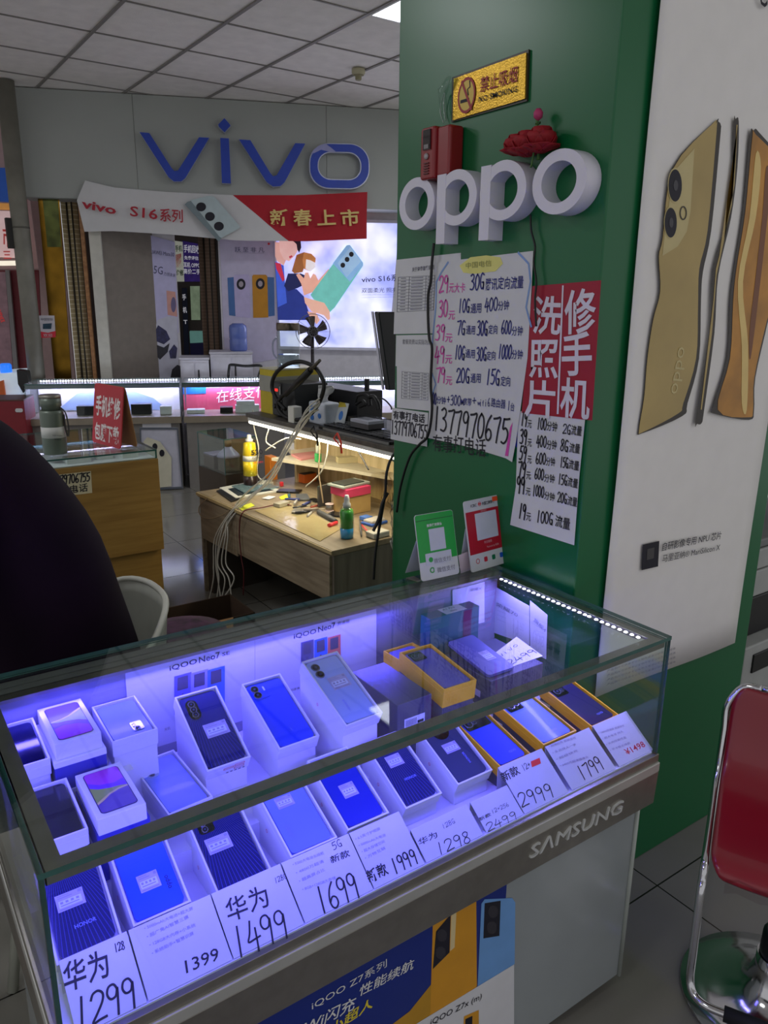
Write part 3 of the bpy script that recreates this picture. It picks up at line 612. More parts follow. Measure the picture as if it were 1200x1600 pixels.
front('cobalt blue phone with a dark camera bar, behind the 2999 card', (782, 1197), (822, 1177), .22, 'cobalt', 'slab', None, 'yellow tray behind the 2999 card', byel, bdark, logo=('h', 'iQOO', .045, .02, .008))
front('azure blue phone behind the 1799 card', (849, 1161), (893, 1142), .18, 'azure', 'wide', None, 'yellow tray behind the 1799 card', byel, bdark, logo=('h', 'iQOO', .045, .02, .008))
front('plum black phone behind the red 1498 card', (924, 1134), (960, 1117), .18, 'plum', 'wide', None, 'yellow tray behind the red 1498 card', byel, bdark, logo=('h', 'iQOO', .045, .02, .008))
# second line: boxes whose ends show over the front rail
for label, boxl, p, w, l, th, body, cm in (('blue phone with a round corner lens, tucked behind the sky blue phone', 'white box tucked behind the sky blue phone', (.300, 1.02, .884), .078, .16, .10, 'sky', 'corner'),
        ('deep blue phone lying behind the 1699 row, under the royal blue phone', 'white box lying below the royal blue phone', (.640, 1.045, .868), .078, .13, .08, 'deep', 'corner'),
        ('dark phone tip below the silver blue phone', 'slim white box below the silver blue phone', (.770, 1.02, .872), .078, .15, .08, 'ink', None),
        ('dark phone tip below the charcoal wrapped box', 'slim white box below the charcoal wrapped box', (.915, 1.02, .868), .078, .145, .08, 'slate', None)):
    pass
# price cards: folded paper tents along the front pane
CP0, CV = V((0, .9625, .7168)), V((0, .086, .0625)).normalized(); CPL = PL(CP0, (0, -.0625, .086))
def card(label, bl, br, k=1.0):
    A, B = CPL.at(*bl), CPL.at(*br); x0, x1 = A.x + .001, B.x - .001; L = .1063 * k
    t = thing('price_card', label, 'price card', ((x0 + x1) / 2, .99, .7166), 'price cards along the front pane')
    lo, hi = CP0, CP0 + CV * L; n = CPL.n * .0007
    b = MB().hexa([V((x0, lo.y, lo.z)) - n * 0, V((x1, lo.y, lo.z)), V((x1, hi.y, hi.z)), V((x0, hi.y, hi.z)), V((x0, lo.y, lo.z)) + n, V((x1, lo.y, lo.z)) + n, V((x1, hi.y, hi.z)) + n, V((x0, hi.y, hi.z)) + n])
    bk = .004
    b.hexa([V((x0, hi.y, .7168)), V((x1, hi.y, .7168)), V((x1, hi.y + .0007, .7168)), V((x0, hi.y + .0007, .7168)), V((x0, hi.y, hi.z)), V((x1, hi.y, hi.z)), V((x1, hi.y + .0007, hi.z)), V((x0, hi.y + .0007, hi.z))])
    b.obj('folded_card', paper, t); return t, x0, x1
CT = CPL.off(.0009)
def note(t, items, mat=ink):
    b = MB()
    for it in items:
        s, A, B, top, pen = it[:5]; hgt = (CT.at(*A) - CT.at(*top)).length; hand(b, s, A, B, CT, pen=pen, tall=hgt, up=.0003, weight=it[5] if len(it) > 5 else .014)
    b.obj('handwriting', mat, t)
def bullets(t, lines, A, d, step, L):
    b = MB(); x, y = A
    for i, s in enumerate(lines): b.ptext('\u2022 ' + s, (x + i * step[0], y + i * step[1]), (x + i * step[0] + L * (.6 + .4 * len(s) / max(map(len, lines))), y + i * step[1] + d * L), CT, up=.0003, tall=.0062)
    b.obj('printed_lines', pinkink, t)
t, *_ = card('handwritten card reading 1299 at the corner of the case', (119, 1620), (231, 1567)); note(t, [('\u534e\u4e3a', (100, 1552), (176, 1522), (90, 1503), .1, .012), ('128', (180, 1489), (196, 1482), (178, 1476), .12), ('1299', (118, 1612), (218, 1570), (106, 1566), .085)])
t, *_ = card('printed card with black digits 1399 and no handwriting', (232, 1567), (365.5, 1503)); bullets(t, ['5000mAh\u5927\u7535\u6c60+\u8d85\u5927\u5c4f', '\u8d85\u5e7f\u89d2AI\u667a\u6167\u4e09\u6444', '128GB\u5927\u5185\u5b58+\u5c0f\u7cfb\u7edf', '\u7cfb\u7edf\u52a9\u624b+\u667a\u6167\u8bc6\u5c4f'], (226, 1453), -.42, (4, 13), 76)
b = MB(); b.ptext('1399', (291, 1521), (343, 1499), CT, up=.0003, tall=.026, shear=.1, weight=.006); b.obj('printed_price', ink, t)
t, *_ = card('handwritten card reading 1499 with bold brush characters', (366, 1503), (477.5, 1448)); note(t, [('\u534e\u4e3a', (356, 1441), (426, 1413), (348, 1401), .1, .008), ('1499', (368, 1498), (455, 1462), (358, 1452), .07), ('128G', (430, 1381), (449, 1372), (427, 1373), .1)])
t, *_ = card('card reading 1699 with 5G written above it', (478, 1447), (585.5, 1393)); note(t, [('1699', (500, 1428), (566, 1400), (491, 1388), .075), ('5G', (521, 1329), (536, 1321), (517, 1318), .1), ('\u65b0\u6b3e', (517, 1350), (548, 1337), (513, 1338), .1, .01)]); bullets(t, ['5200\u5927\u7535\u6c60\u957f\u7eed\u822a', '4800\u4e07\u8d85\u6e05', '\u8d85\u9ad8\u5c4f\u5360\u6bd4', '8GB+128GB\u5927\u5b58\u50a8'], (458, 1353), -.36, (5, 13), 52)
t, *_ = card('card reading 1999 with its price at the low corner', (586, 1393), (665.5, 1352)); note(t, [('1999', (616, 1366), (655, 1347), (611, 1343), .11), ('\u65b0\u6b3e', (577, 1380), (608, 1364), (572, 1358), .1, .02)]); bullets(t, ['6.5\u82f1\u5bf8\u62a4\u773c\u5c4f', '5000mAh\u5927\u7535\u6c60', '\u8d85\u5927\u5b58\u50a8\u7a7a\u95f4', '\u4e07\u7269\u4e92\u8054'], (556, 1313), -.40, (5, 10), 42)
t, *_ = card('low card reading 1298', (667, 1351), (757, 1307), .62); note(t, [('1298', (684, 1337), (738, 1314), (680, 1319), .085), ('\u534e\u4e3a', (655, 1322), (686, 1307), (651, 1311), .1, .006), ('128G', (692, 1296), (712, 1285), (690, 1289), .1)])
t, *_ = card('low card reading 2499 in front of the slate grey phone', (761, 1304), (820, 1275), .62); note(t, [('2499', (762, 1300), (810, 1278), (757, 1288), .085), ('\u65b0\u6b3e', (749, 1284), (768, 1274), (747, 1278), .1, .006), ('12+256', (769, 1272), (796, 1259), (768, 1266), .1)])
t, *_ = card('card reading 2999 with a small red patch', (821, 1275), (889.5, 1239)); note(t, [('2999', (815, 1262), (868, 1243), (803, 1242), .08), ('\u65b0\u6b3e', (786, 1222), (814, 1208), (778, 1207), .1), ('12+', (818, 1205), (831, 1198), (816, 1196), .1)])
b = MB(); b.poly([CT.at(x, y, .0006) for x, y in ((829, 1190), (843, 1184), (845, 1193), (831, 1199))]); b.obj('red_patch', pm('red_patch', (240, 50, 40), .6), t)
t, *_ = card('card reading 1799 beside the red priced card', (894, 1236), (962, 1200)); note(t, [('1799', (910, 1220), (946, 1200), (902, 1199), .085)]); bullets(t, ['\u8d85\u8584\u8f7b\u5dea \u9ad8\u5e27\u6e38\u620f', '\u6c38\u8fdc\u5feb\u4eba\u4e00\u6b65', '\u8d85\u7ea7\u5feb\u5145', '6400\u4e07\u8d85\u6e05\u6444\u50cf\u5934'], (858, 1168), -.32, (6, 10), 44)
t, *_ = card('card with the price 1498 printed in red at the end of the row', (967, 1198), (1021, 1172)); bullets(t, ['120Hz\u7ade\u901f\u5c4f \u6781\u901f\u5feb\u5145', '\u8d85\u5927\u7535\u6c60 \u6301\u4e45', '\u5927\u5185\u5b58\u9ad8\u6027\u80fd', '\u4e0d\u5361\u987f\u957f\u7eed\u822a'], (936, 1147), -.30, (6, 9), 40)
b = MB(); b.ptext('\u00a51498', (980, 1180), (1009, 1166), CT, up=.0003, tall=.020, weight=.004); b.obj('printed_price', redp, t)

# ------------------------------------------------------------------ prints on the showcase's front
CPN = PY(.9845)
t = sheet('shop_poster', 'blue phone poster on the showcase front, under the steel rail', [V((.30, .9848, .09)), V((1.02, .9848, .09)), V((1.02, .9848, .5765)), V((.30, .9848, .5765))], None, [phone_mat('poster_navy', (12, 40, 128), (24, 96, 180), .3)], thick=(0, -.001, 0), loc=(.66, .985, .09))
P1 = PY(.9836)
b = MB(); b.ptext('iQOO Z7\u7cfb\u5217', (487, 1577), (604, 1509), P1, weight=.002, tall=.021); b.ptext('eWi\u95ea\u5145', (460, 1622), (553, 1575), P1, weight=.010, tall=.033, shear=.15); b.ptext('\u6027\u80fd\u7eed\u822a', (560, 1556), (645, 1512), P1, weight=.008, tall=.027, shear=.1); b.obj('lettering', pm('poster_white', (224, 224, 224), .5), t)
b = MB(); b.ptext('\u5c0f\u8d85\u4eba', (512, 1618), (582, 1572), P1, weight=.015, shear=.2, tall=.028); b.obj('script', pm('poster_yellow', (226, 206, 60), .5), t)
b = MB(); b.poly([P1.at(*q, .0002) for q in ((560, 1640), (640, 1580), (680, 1530), (672, 1600), (672, 1640))]); b.obj('gold_swirl', pm('poster_gold', (190, 140, 30), .35), t)
b = MB(); b.poly([P1.at(*q, .0004) for q in ((676, 1446), (744, 1408), (745, 1540), (735, 1560), (671, 1620))]); b.poly([P1.at(*q, .0007) for q in ((681, 1455), (704, 1428), (702, 1488), (676, 1514))], 1); b.poly([P1.at(*q, .0006) for q in ((705, 1427), (713, 1423), (710, 1480), (703, 1486))], 2)
for x, y in ((690, 1461), (688, 1488)): b.poly([P1.at(*q, .0010) for q in arc(x, y, 8, 10, 0, 340, 17)], 3)
b.obj('printed_gold_phone', [pm('poster_amber', (214, 150, 34), .4), ink, pm('poster_cream', (220, 200, 150), .4), pm('poster_lens', (50, 48, 56), .2)], t)
b = MB(); b.poly([P1.at(*q, .0004) for q in ((752, 1412), (757, 1405), (800, 1403), (805, 1410), (804, 1506), (746, 1544))]); b.poly([P1.at(*q, .0007) for q in ((757, 1411), (782, 1407), (780, 1462), (755, 1466))], 1)
for x, y in ((770, 1424), (768, 1449)): b.poly([P1.at(*q, .0010) for q in arc(x, y, 8, 10, 0, 340, 17)], 2)
b.obj('printed_blue_phone', [pm('poster_sky', (110, 160, 220), .4), ink, pm('poster_lens', (50, 48, 56), .2)], t)
P2_ = PY(.9826)
pts = [P2_.at(*q) for q in ((803, 1507), (803, 1700), (560, 1700), (640, 1606))]
t = sheet('shop_poster', 'white phone sheet overlapping the blue poster on the showcase front', pts, None, [paper], thick=(0, -.0006, 0))
P3 = P2_.off(.0009); b = MB(); b.ptext('iQOO Z7x (m)', (672, 1602), (752, 1560), P3, tall=.022); b.obj('lettering', ink, t)
b = MB(); b.poly([P3.at(*q, .0003) for q in ((725, 1588), (748, 1578), (748, 1640), (722, 1640))]); b.poly([P3.at(*q, .0006) for q in ((727, 1592), (738, 1587), (737, 1620), (726, 1622))], 1); b.obj('printed_phone', [pm('poster_amber', (214, 150, 34), .4), ink], t)

# ------------------------------------------------------------------ payment stands on the glass top
def stand(label, ft, tl, tr, bl, br, body, back):
    g = PZ(SZT + .0002); A, B = g.at(*bl), g.at(*br); u = (B - A); u.z = 0; w = u.length; u.normalize(); q = V((-u.y, u.x, 0))
    th = ft; v = q * math.sin(th) + V((0, 0, math.cos(th))); n = u.cross(v); fp = PL(A, n); h = (fp.at(*tl) - A).dot(v); fr = Fr(A, u, v)
    t = thing('payment_stand', label, 'payment stand', A + u * w / 2 + q * .03)
    return t, fr, w, h
t, fr, w_, h_ = stand('green payment code stand, beside the red one on the glass top', .24, (646, 806), (706, 795), (659, 909), (718, 896), None, None)
slabpoly(MB(), fr, rrect(0, w_, 0, h_, .008), -.003, 0).obj('face_plate', pm('stand_white', (206, 208, 212), .3), t)
sg = pm('pay_green', (18, 160, 60), .3); sw = pm('stand_sheet', (200, 204, 216), .4)
slabpoly(MB(), fr, [(.001, .28 * h_), (w_ - .001, .28 * h_)] + rrect(.001, w_ - .001, .3 * h_, h_ - .001, .007)[0:12], .0001, .0006).obj('green_panel', sg, t)
slabpoly(MB(), fr, rrect(.16 * w_, .84 * w_, .22 * h_, .40 * h_, .002), .0007, .0010).obj('mark_panel', sw, t)
slabpoly(MB(), fr, rrect(.31 * w_, .72 * w_, .43 * h_, .76 * h_, .001), .0007, .0010).obj('code_panel', sw, t)
b = MB(); b.text('\u5fae\u4fe1\u652f\u4ed8', fr, .36 * w_, .24 * h_, .0145, up=.0013); b.text('\u5fae\u4fe1\u652f\u4ed8', fr, .42 * w_, .09 * h_, .0155, up=.0009); b.obj('lettering', greyink, t)
b = MB(); b.ring([fr(x, y, .0009) for x, y in arc(.30 * w_, .14 * h_, .008, .008, 40, 320, 16)] + [fr(x, y, .0009) for x, y in []], [fr(x, y, .0009) for x, y in arc(.30 * w_, .14 * h_, .005, .005, 40, 320, 16)], fr.n * .0003, 0, False); disc(b, fr, .29 * w_, .30 * h_, .007, .0011, .0014); b.obj('pay_mark', sg, t)
b = MB(); b.text('\u63a8\u8350\u4f7f\u7528\u5fae\u4fe1', fr, .28 * w_, .80 * h_, .0085, weight=.02, up=.0009); b.obj('heading', pm('poster_white', (224, 224, 224), .5), t)
b = MB(); b.fbox(fr, .01 * w_, .99 * w_, h_ * .90, h_ * .91, .0006, .0009); b.obj('crease', pm('deep_green', (8, 90, 40), .4), t)
fb = Fr(fr(0, .02, -.003), fr.u, V((0, 0, 0)) - fr.n if 0 else (V((-fr.u.y, fr.u.x, 0)))); MB().hexa([fr(.004, h_ * .6, -.0035), fr(w_ - .004, h_ * .6, -.0035), fr(w_ - .004, h_ * .62, -.0035), fr(.004, h_ * .62, -.0035)] + [fr(.004, h_ * .6, -.0045) , fr(w_ - .004, h_ * .6, -.0045), fr(w_ - .004, h_ * .62, -.0045), fr(.004, h_ * .62, -.0045)]).obj('back_leg_hinge', sw, t)
qd = V((-fr.u.y, fr.u.x, 0)); A = fr(0, h_ * .62, -.004); Bq = fr(0, 0, -.004) + qd * .075; Bq.z = SZT + .0006
MB().hexa([Bq, Bq + fr.u * w_, Bq + fr.u * w_ + qd * .001, Bq + qd * .001, A, A + fr.u * w_, A + fr.u * w_ + qd * .001, A + qd * .001]).obj('back_leg', sw, t)
o_ = fr(0, 0, -.002) - fr.u * .012 + qd * .004; o_.z = SZT + .0003
MB().hexa([o_, o_ + fr.u * .014, o_ + fr.u * .014 + qd * .035, o_ - fr.u * .012 + qd * .035] + [p + V((0, 0, .003)) for p in (o_, o_ + fr.u * .014, o_ + fr.u * .014 + qd * .035, o_ - fr.u * .012 + qd * .035)]).obj('base_tab', steel, t)
t, fr, w_, h_ = stand('red payment code stand with a white head and four round marks', .22, (711, 787), (770, 777), (737, 895), (795, 878), None, None)
slabpoly(MB(), fr, rrect(0, w_, 0, h_, .007), -.003, 0).obj('face_plate', pm('stand_white', (206, 208, 212), .3), t)
slabpoly(MB(), fr, rrect(.003, w_ - .003, .24 * h_, .84 * h_, .001), .0001, .0006).obj('red_panel', pm('pay_red', (178, 20, 44), .3), t)
slabpoly(MB(), fr, rrect(.24 * w_, .80 * w_, .42 * h_, .80 * h_, .001), .0007, .0010).obj('code_panel', sw, t)
b = MB(); b.text('ICBC', fr, .16 * w_, .90 * h_, .011, weight=.015, up=.0004, shear=.1); b.text('\u4e2d\u56fd\u5de5\u5546\u94f6\u884c', fr, .46 * w_, .90 * h_, .0105, weight=.02, up=.0004, wide=.8); b.obj('lettering', ink, t)
b = MB(); b.ring([fr(x, y, .0003) for x, y in arc(.40 * w_, .925 * h_, .006, .006, 0, 340, 17)], [fr(x, y, .0003) for x, y in arc(.40 * w_, .925 * h_, .0045, .0045, 0, 340, 17)], fr.n * .0003, 0, False); b.fbox(fr, .375 * w_, .425 * w_, .915 * h_, .935 * h_, .0003, .0006); b.obj('bank_mark', redp, t)
for k, (c, r_) in enumerate((((190, 40, 60), 1), ((190, 40, 60), 0), ((20, 120, 80), 0), ((30, 90, 200), 0))):
    x = w_ * (.19 + .21 * k); b = MB()
    if k == 0: b.ring([fr(*p, .0003) for p in arc(x, .135 * h_, .0075, .0075, 0, 340, 17)], [fr(*p, .0003) for p in arc(x, .135 * h_, .0055, .0055, 0, 340, 17)], fr.n * .0003, 0, False)
    else: slabpoly(b, fr, rrect(x - .0065, x + .0065, .10 * h_, .17 * h_, .003), .0002, .0006)
    b.obj('pay_mark', pm('mark_%d' % k, c, .4), t)
b = MB(); b.text('\u6b22\u8fce\u4f7f\u7528', fr, .40 * w_, .36 * h_, .008, up=.0009); b.text('Payment by \u626b\u7801', fr, .46 * w_, .29 * h_, .007, up=.0009); b.text('\u626b\u7801\u652f\u4ed8', fr, .40 * w_, .81 * h_, .006, up=.0009); b.obj('small_print', pm('pale_pink', (226, 180, 186), .5), t)
slabpoly(MB(), fr, rrect(.74 * w_, .95 * w_, .92 * h_, .985 * h_, .001), .0008, .0011).obj('orange_patch', pm('orange_patch', (250, 84, 40), .5), t)
qd = V((-fr.u.y, fr.u.x, 0)); A = fr(0, h_ * .62, -.004); Bq = fr(0, 0, -.004) + qd * .045; Bq.z = SZT + .0006
MB().hexa([Bq, Bq + fr.u * w_, Bq + fr.u * w_ + qd * .001, Bq + qd * .001, A, A + fr.u * w_, A + fr.u * w_ + qd * .001, A + qd * .001]).obj('back_leg', sw, t)
o_ = fr(0, 0, -.004) + qd * .004; o_.z = SZT
p = PZ(SZT + .0003).at(690, 896); t = thing('code_booklet', 'pale pink folded leaflet between the two payment stands', 'leaflet', p)
b = MB(); q = [PY(1.552).at(*c) for c in ((716, 868), (733, 861), (737, 890), (720, 896))]; b.prism(q, (0, .0008, 0)); b.obj('sheet', pm('leaflet_pink', (214, 196, 210), .6), t)

# ------------------------------------------------------------------ the column: letters, sign, papers
KP = PX(KX)
lett = pm('letter_white', (218, 215, 228), .42, var=.02)
OW = .085; OH = .0715; OT = .027; XF = 1.441
def ring_letter(y, label, stem):
    c = V((XF, y, 2.022)); t = thing('wall_letter', label, 'letter', (KX, y, 2.022), 'white letters on the green column')
    n = 40; o = [V((XF, y - OW * math.cos(2 * math.pi * i / n), 2.022 + OH * math.sin(2 * math.pi * i / n))) for i in range(n)]
    i_ = [V((XF, y - (OW - .030) * math.cos(2 * math.pi * i / n), 2.022 + (OH - .0255) * math.sin(2 * math.pi * i / n))) for i in range(n)]
    MB().ring(o, i_, (KX - XF - .001, 0, 0)).obj('bowl', lett, t)
    if stem:
        b = MB().bx(XF - .0006, KX - .001, y + OW - .040, y + OW - .002, 1.906, 2.088); b.obj('stem', lett, t)
ring_letter(1.921, 'white letter o nearest the far edge of the green column', 0)
ring_letter(1.741, 'white letter p under the red alarm box', 1)
ring_letter(1.558, 'white letter p with red flowers on its shoulder', 1)
ring_letter(1.367, 'white letter o nearest the white banner', 0)
t = thing('no_smoking_sign', 'gold no smoking plate on the green column', 'sign', KP.at(765, 140))
Q = KP.off(.006); pts = [Q.at(*q) for q in ((706, 121), (826, 77), (823, 158), (705, 191))]; MB().prism(pts, (.006, 0, 0)).obj('backing', pm('bronze_edge', (52, 46, 34), .4), t)
Q = KP.off(.010); pts = [Q.at(*q) for q in ((709, 123), (822, 82), (820, 154), (707, 188))]; MB().prism(pts, (.004, 0, 0)).obj('gold_plate', gold, t, bevel=.002)
Q = KP.off(.0115); b = MB(); b.ptext('\u7981\u6b62\u5438\u70df', (750, 143), (808, 126), Q, weight=.008, tall=.040); b.obj('lettering', pm('sign_red', (160, 30, 36), .5), t)
b = MB(); b.ptext('NO SMOKING', (748, 160), (808, 143), Q, weight=.008, tall=.019); b.obj('lettering_latin', ink, t)
c = Q.at(729, 149); n = 30; F = Fr(c, (0, -1, 0), (0, 0, 1)); ry, rz = .036, .044
b = MB(); b.poly([F(ry * .9 * math.cos(a * .21), rz * .9 * math.sin(a * .21), .0004) for a in range(30)], 1)
b.ring([F(ry * math.cos(6.2832 * a / n), rz * math.sin(6.2832 * a / n), .0006) for a in range(n)], [F(ry * .84 * math.cos(6.2832 * a / n), rz * .84 * math.sin(6.2832 * a / n), .0006) for a in range(n)], F.n * .0004)
b.poly([F(*q, .0012) for q in ((-.024, -.008), (.012, -.008), (.012, -.016), (-.024, -.016))], 2); b.stroke([(.008, .0), (.004, .014), (.014, .018), (.012, .032)], .004, F, 2, .0011)
b.poly([F(*q, .0014) for q in ((-.024, .036), (-.019, .042), (.026, -.036), (.021, -.042))], 0)
b.obj('pictogram', [pm('sign_red', (160, 30, 36), .5), pm('sign_yellow', (222, 190, 84), .5), ink], t)
# alarm box
t = thing('alarm_box', 'red wall alarm box with a lens and louvres, beside the gold sign', 'alarm', (KX, 1.90, 2.16))
rp = pm('alarm_red', (140, 20, 28), .3, coat=.3)
Q = PX(KX - .062); A = Q.at(657, 201); B = Q.at(679, 278); y0, y1, z0, z1 = A.y, Q.at(679, 201).y, B.z, A.z
MB().bx(KX - .062, KX - .0005, y1, y0, z0, z1).obj('housing', rp, t, bevel=.008, seg=3)
MB().bx(KX - .052, KX - .0006, y1 - .055, y1 + .004, z0 + .004, z1 - .004).obj('side_body', rp, t, bevel=.008, seg=3)
F = Fr(V((KX - .0625, y0, z0)), (0, -1, 0), (0, 0, 1)); w_, h_ = y0 - y1, z1 - z0
b = MB(); b.fbox(F, .28 * w_, .78 * w_, .56 * h_, .94 * h_, 0, .004); b.obj('lens_window', pm('smoky_lens', (38, 30, 34), .1, coat=1), t)
b = MB(); b.fbox(F, .40 * w_, .70 * w_, .58 * h_, .66 * h_, .004, .006); b.obj('strobe', pm('strobe_grey', (130, 126, 126), .2), t)
b = MB().lathe([(.009, 0), (.008, .004), (.003, .006)], F(.50 * w_, .44 * h_), F.n, 14); b.obj('button', pm('button_grey', (170, 160, 160), .3), t)
for k in range(5): MB().fbox(F, .34 * w_, .68 * w_, (.10 + .05 * k) * h_, (.12 + .05 * k) * h_, .0005, .003).obj('louvre', pm('alarm_dark', (84, 12, 18), .5), t)
# loose film and wire above the alarm
t = thing('plastic_film_strip', 'shrivelled clear film and wire hanging above the red alarm box', 'plastic film', KP.at(692, 160))
Q = KP.off(.012); b = MB(); L = [(690, 186), (686, 160), (684, 140), (690, 132), (698, 120), (703, 118)]; R = [(700, 186), (699, 165), (697, 150), (700, 142), (703, 130), (705, 120)]
b.grid([[Q.at(*p) for p in L], [Q.off(.015).at(*p) for p in [((a[0] + c[0]) / 2, (a[1] + c[1]) / 2) for a, c in zip(L, R)]], [Q.at(*p) for p in R]]); b.obj('film', glass('crumpled_film', (.72, .82, .78), .9, .12), t)
b = MB(); b.tube(spline([Q.at(*p) for p in ((693, 192), (688, 175), (691, 155), (695, 145), (693, 165), (697, 188))]), .0012, 5); b.obj('wire', pm('wire_silver', (170, 176, 172), .3, .6), t)
# flowers
t = thing('artificial_flowers', 'red artificial rose heads with a pink bud on a stem, stuck between the white letters', 'flowers', (1.46, 1.49, 2.11))
rosem = pm('rose_red', (150, 12, 28), .7, var=.2, scale=40)
def rose(c, r, name):
    b = MB(); c = V(c); rnd = random.Random(int(c.y * 1000))
    for ring_, (n, rr, hh) in enumerate(((6, 1.0, .25), (5, .75, .5), (4, .45, .7))):
        for k in range(n):
            a = 2 * math.pi * (k + .5 * ring_) / n + rnd.uniform(-.2, .2); d = V((math.cos(a), math.sin(a), 0)); s_ = V((-d.y, d.x, 0)); rows = []
            for i in range(5):
                f = i / 4; out = rr * r * (.15 + .85 * math.sin(f * 1.5)); up = r * (hh * 1.25 * f - .25 * (1 - f)) - r * .25 * f * f * (ring_ == 0); wd = r * .62 * math.sin(.35 + f * 2.2)
                rows.append([c + d * out + s_ * wd * j + V((0, 0, up)) - d * abs(j) * r * .18 for j in (-1, -.5, 0, .5, 1)])
            b.grid(rows)
    return b.obj(name, rosem, t, solid=.0012)
rose(PX(1.455).at(823, 236), .050, 'rose'); rose(PX(1.450).at(845, 230), .050, 'rose'); rose(PX(1.47).at(806, 236), .042, 'rose')
b = MB(); b.tube(spline([PX(1.465).at(*p) for p in ((841, 250), (842, 215), (839, 195), (841, 183))]), .004, 6)
for k, (x, y) in enumerate(((836, 206), (846, 203), (836, 196), (845, 193))): b.grid([[PX(1.465).at(841, y + 3), PX(1.455).at((841 + x) / 2, y - 4)], [PX(1.465).at(x, y), PX(1.46).at(x, y - 3)]])
b.obj('stem', pm('stem_green', (70, 110, 50), .6), t)
c = PX(1.465).at(841, 179); MB().lathe([(.002, -.014), (.011, -.006), (.012, .004), (.006, .013)], c, n=10).obj('bud', pm('bud_pink', (190, 60, 110), .6), t)
MB().tube(spline([PX(1.452).at(*p) for p in ((834, 238), (831, 255), (829, 262))]), .0025, 6).obj('stem', pm('stem_green', (70, 110, 50), .6), t)
# papers
kp = [0]
def wall_paper(name, label, px, k, mat=paper, cat='notice', curl=None):
    Q = KP.off(.0012 + .0011 * k); t = thing(name, label, cat, sum([Q.at(*p) for p in px], V()) / len(px)); MB().prism([Q.at(*p) for p in px], (.0007, 0, 0)).obj('sheet', mat, t); return t, Q.off(.0005)
def table_print(t, Q, tl, tr, bl, n, mat):
    b = MB(); a, c, e = V((*tl, 0)), V((*tr, 0)), V((*bl, 0))
    def lp(u, v): p = a + (c - a) * u + (e - a) * v; return (p.x, p.y)
    def bar(u0, v0, u1, v1): b.poly([Q.at(*lp(u0, v0), .0003), Q.at(*lp(u1, v0), .0003), Q.at(*lp(u1, v1), .0003), Q.at(*lp(u0, v1), .0003)])
    for i in range(n + 1): bar(0, i / n, 1, i / n + .012)
    for u in (0, .3, .75, .985): bar(u, 0, u + .012, 1)
    for i in range(n):
        bar(.08, (i + .35) / n, .22, (i + .6) / n); bar(.36, (i + .35) / n, .68, (i + .6) / n); bar(.8, (i + .35) / n, .93, (i + .6) / n)
    b.obj('printed_table', mat, t)
t, Q = wall_paper('paper_notice', 'printed table notice at the far edge of the green column, topmost', ((619, 406), (720, 395), (720, 520), (615, 522)), 0)
b = MB(); b.ptext('\u5173\u4e8e\u8d44\u8d39\u5957\u9910\u8bf4\u660e', (644, 424), (678, 420), Q, weight=.02); b.obj('heading', greyink, t); table_print(t, Q, (622, 433), (680, 430), (620, 487), 11, greyink)
t, Q = wall_paper('paper_notice', 'blank looking sheet between two printed tables on the green column', ((619, 524), (720, 522), (720, 580), (618, 572)), 1)
b = MB(); b.ptext('\u5957\u9910\u8d44\u8d39\u4ee5\u5b9e\u9645\u4e3a\u51c6', (629, 537), (674, 538), Q); b.obj('small_print', greyink, t)
t, Q = wall_paper('paper_notice', 'printed table notice low on the far edge of the green column', ((620, 572), (720, 580), (700, 645), (620, 637)), 2); table_print(t, Q, (628, 580), (670, 583), (627, 622), 9, greyink)
t, Q = wall_paper('phone_number_note', 'small handwritten phone number note at the far edge of the green column', ((613, 637), (669, 645), (667, 698), (610, 686)), 3)
b = MB(); hand(b, '\u6709\u4e8b\u6253\u7535\u8bdd', (614, 653), (664, 661), Q, tall=.03, weight=.02); hand(b, '13779706755', (611, 677), (668, 686), Q, pen=.10, tall=.045); b.obj('handwriting', ink, t)
t, Q = wall_paper('tariff_notice', 'large handwritten tariff sheet in pink and blue marker on the green column', ((682, 410), (833, 392), (831, 440), (824, 560), (806, 690), (800, 722), (790, 716), (735, 699), (668, 684), (675, 560)), 4)
pk = pm('marker_pink', (214, 76, 170), .6); nb = pm('marker_navy', (26, 32, 120), .6); pb = pm('marker_pale', (130, 160, 210), .7)
b = MB()
for s_, A, B, tp in (('29', (686, 459), (701, 457), .095), ('\u5143\u5927\u5361', (701, 457), (727, 456), .06), ('30', (685, 496), (700, 495), .095), ('\u5143', (700, 499), (711, 499), .06), ('39', (680, 531), (695, 532), .09), ('\u5143', (695, 534), (707, 535), .06), ('49', (679, 566), (695, 566), .095), ('\u5143', (695, 568), (707, 568), .06), ('79', (681, 597), (696, 598), .09), ('\u5143', (696, 600), (707, 601), .06)):
    hand(b, s_, A, B, Q, pen=.10, tall=tp * .5, weight=.008)
b.obj('pink_prices', pk, t)
b = MB()
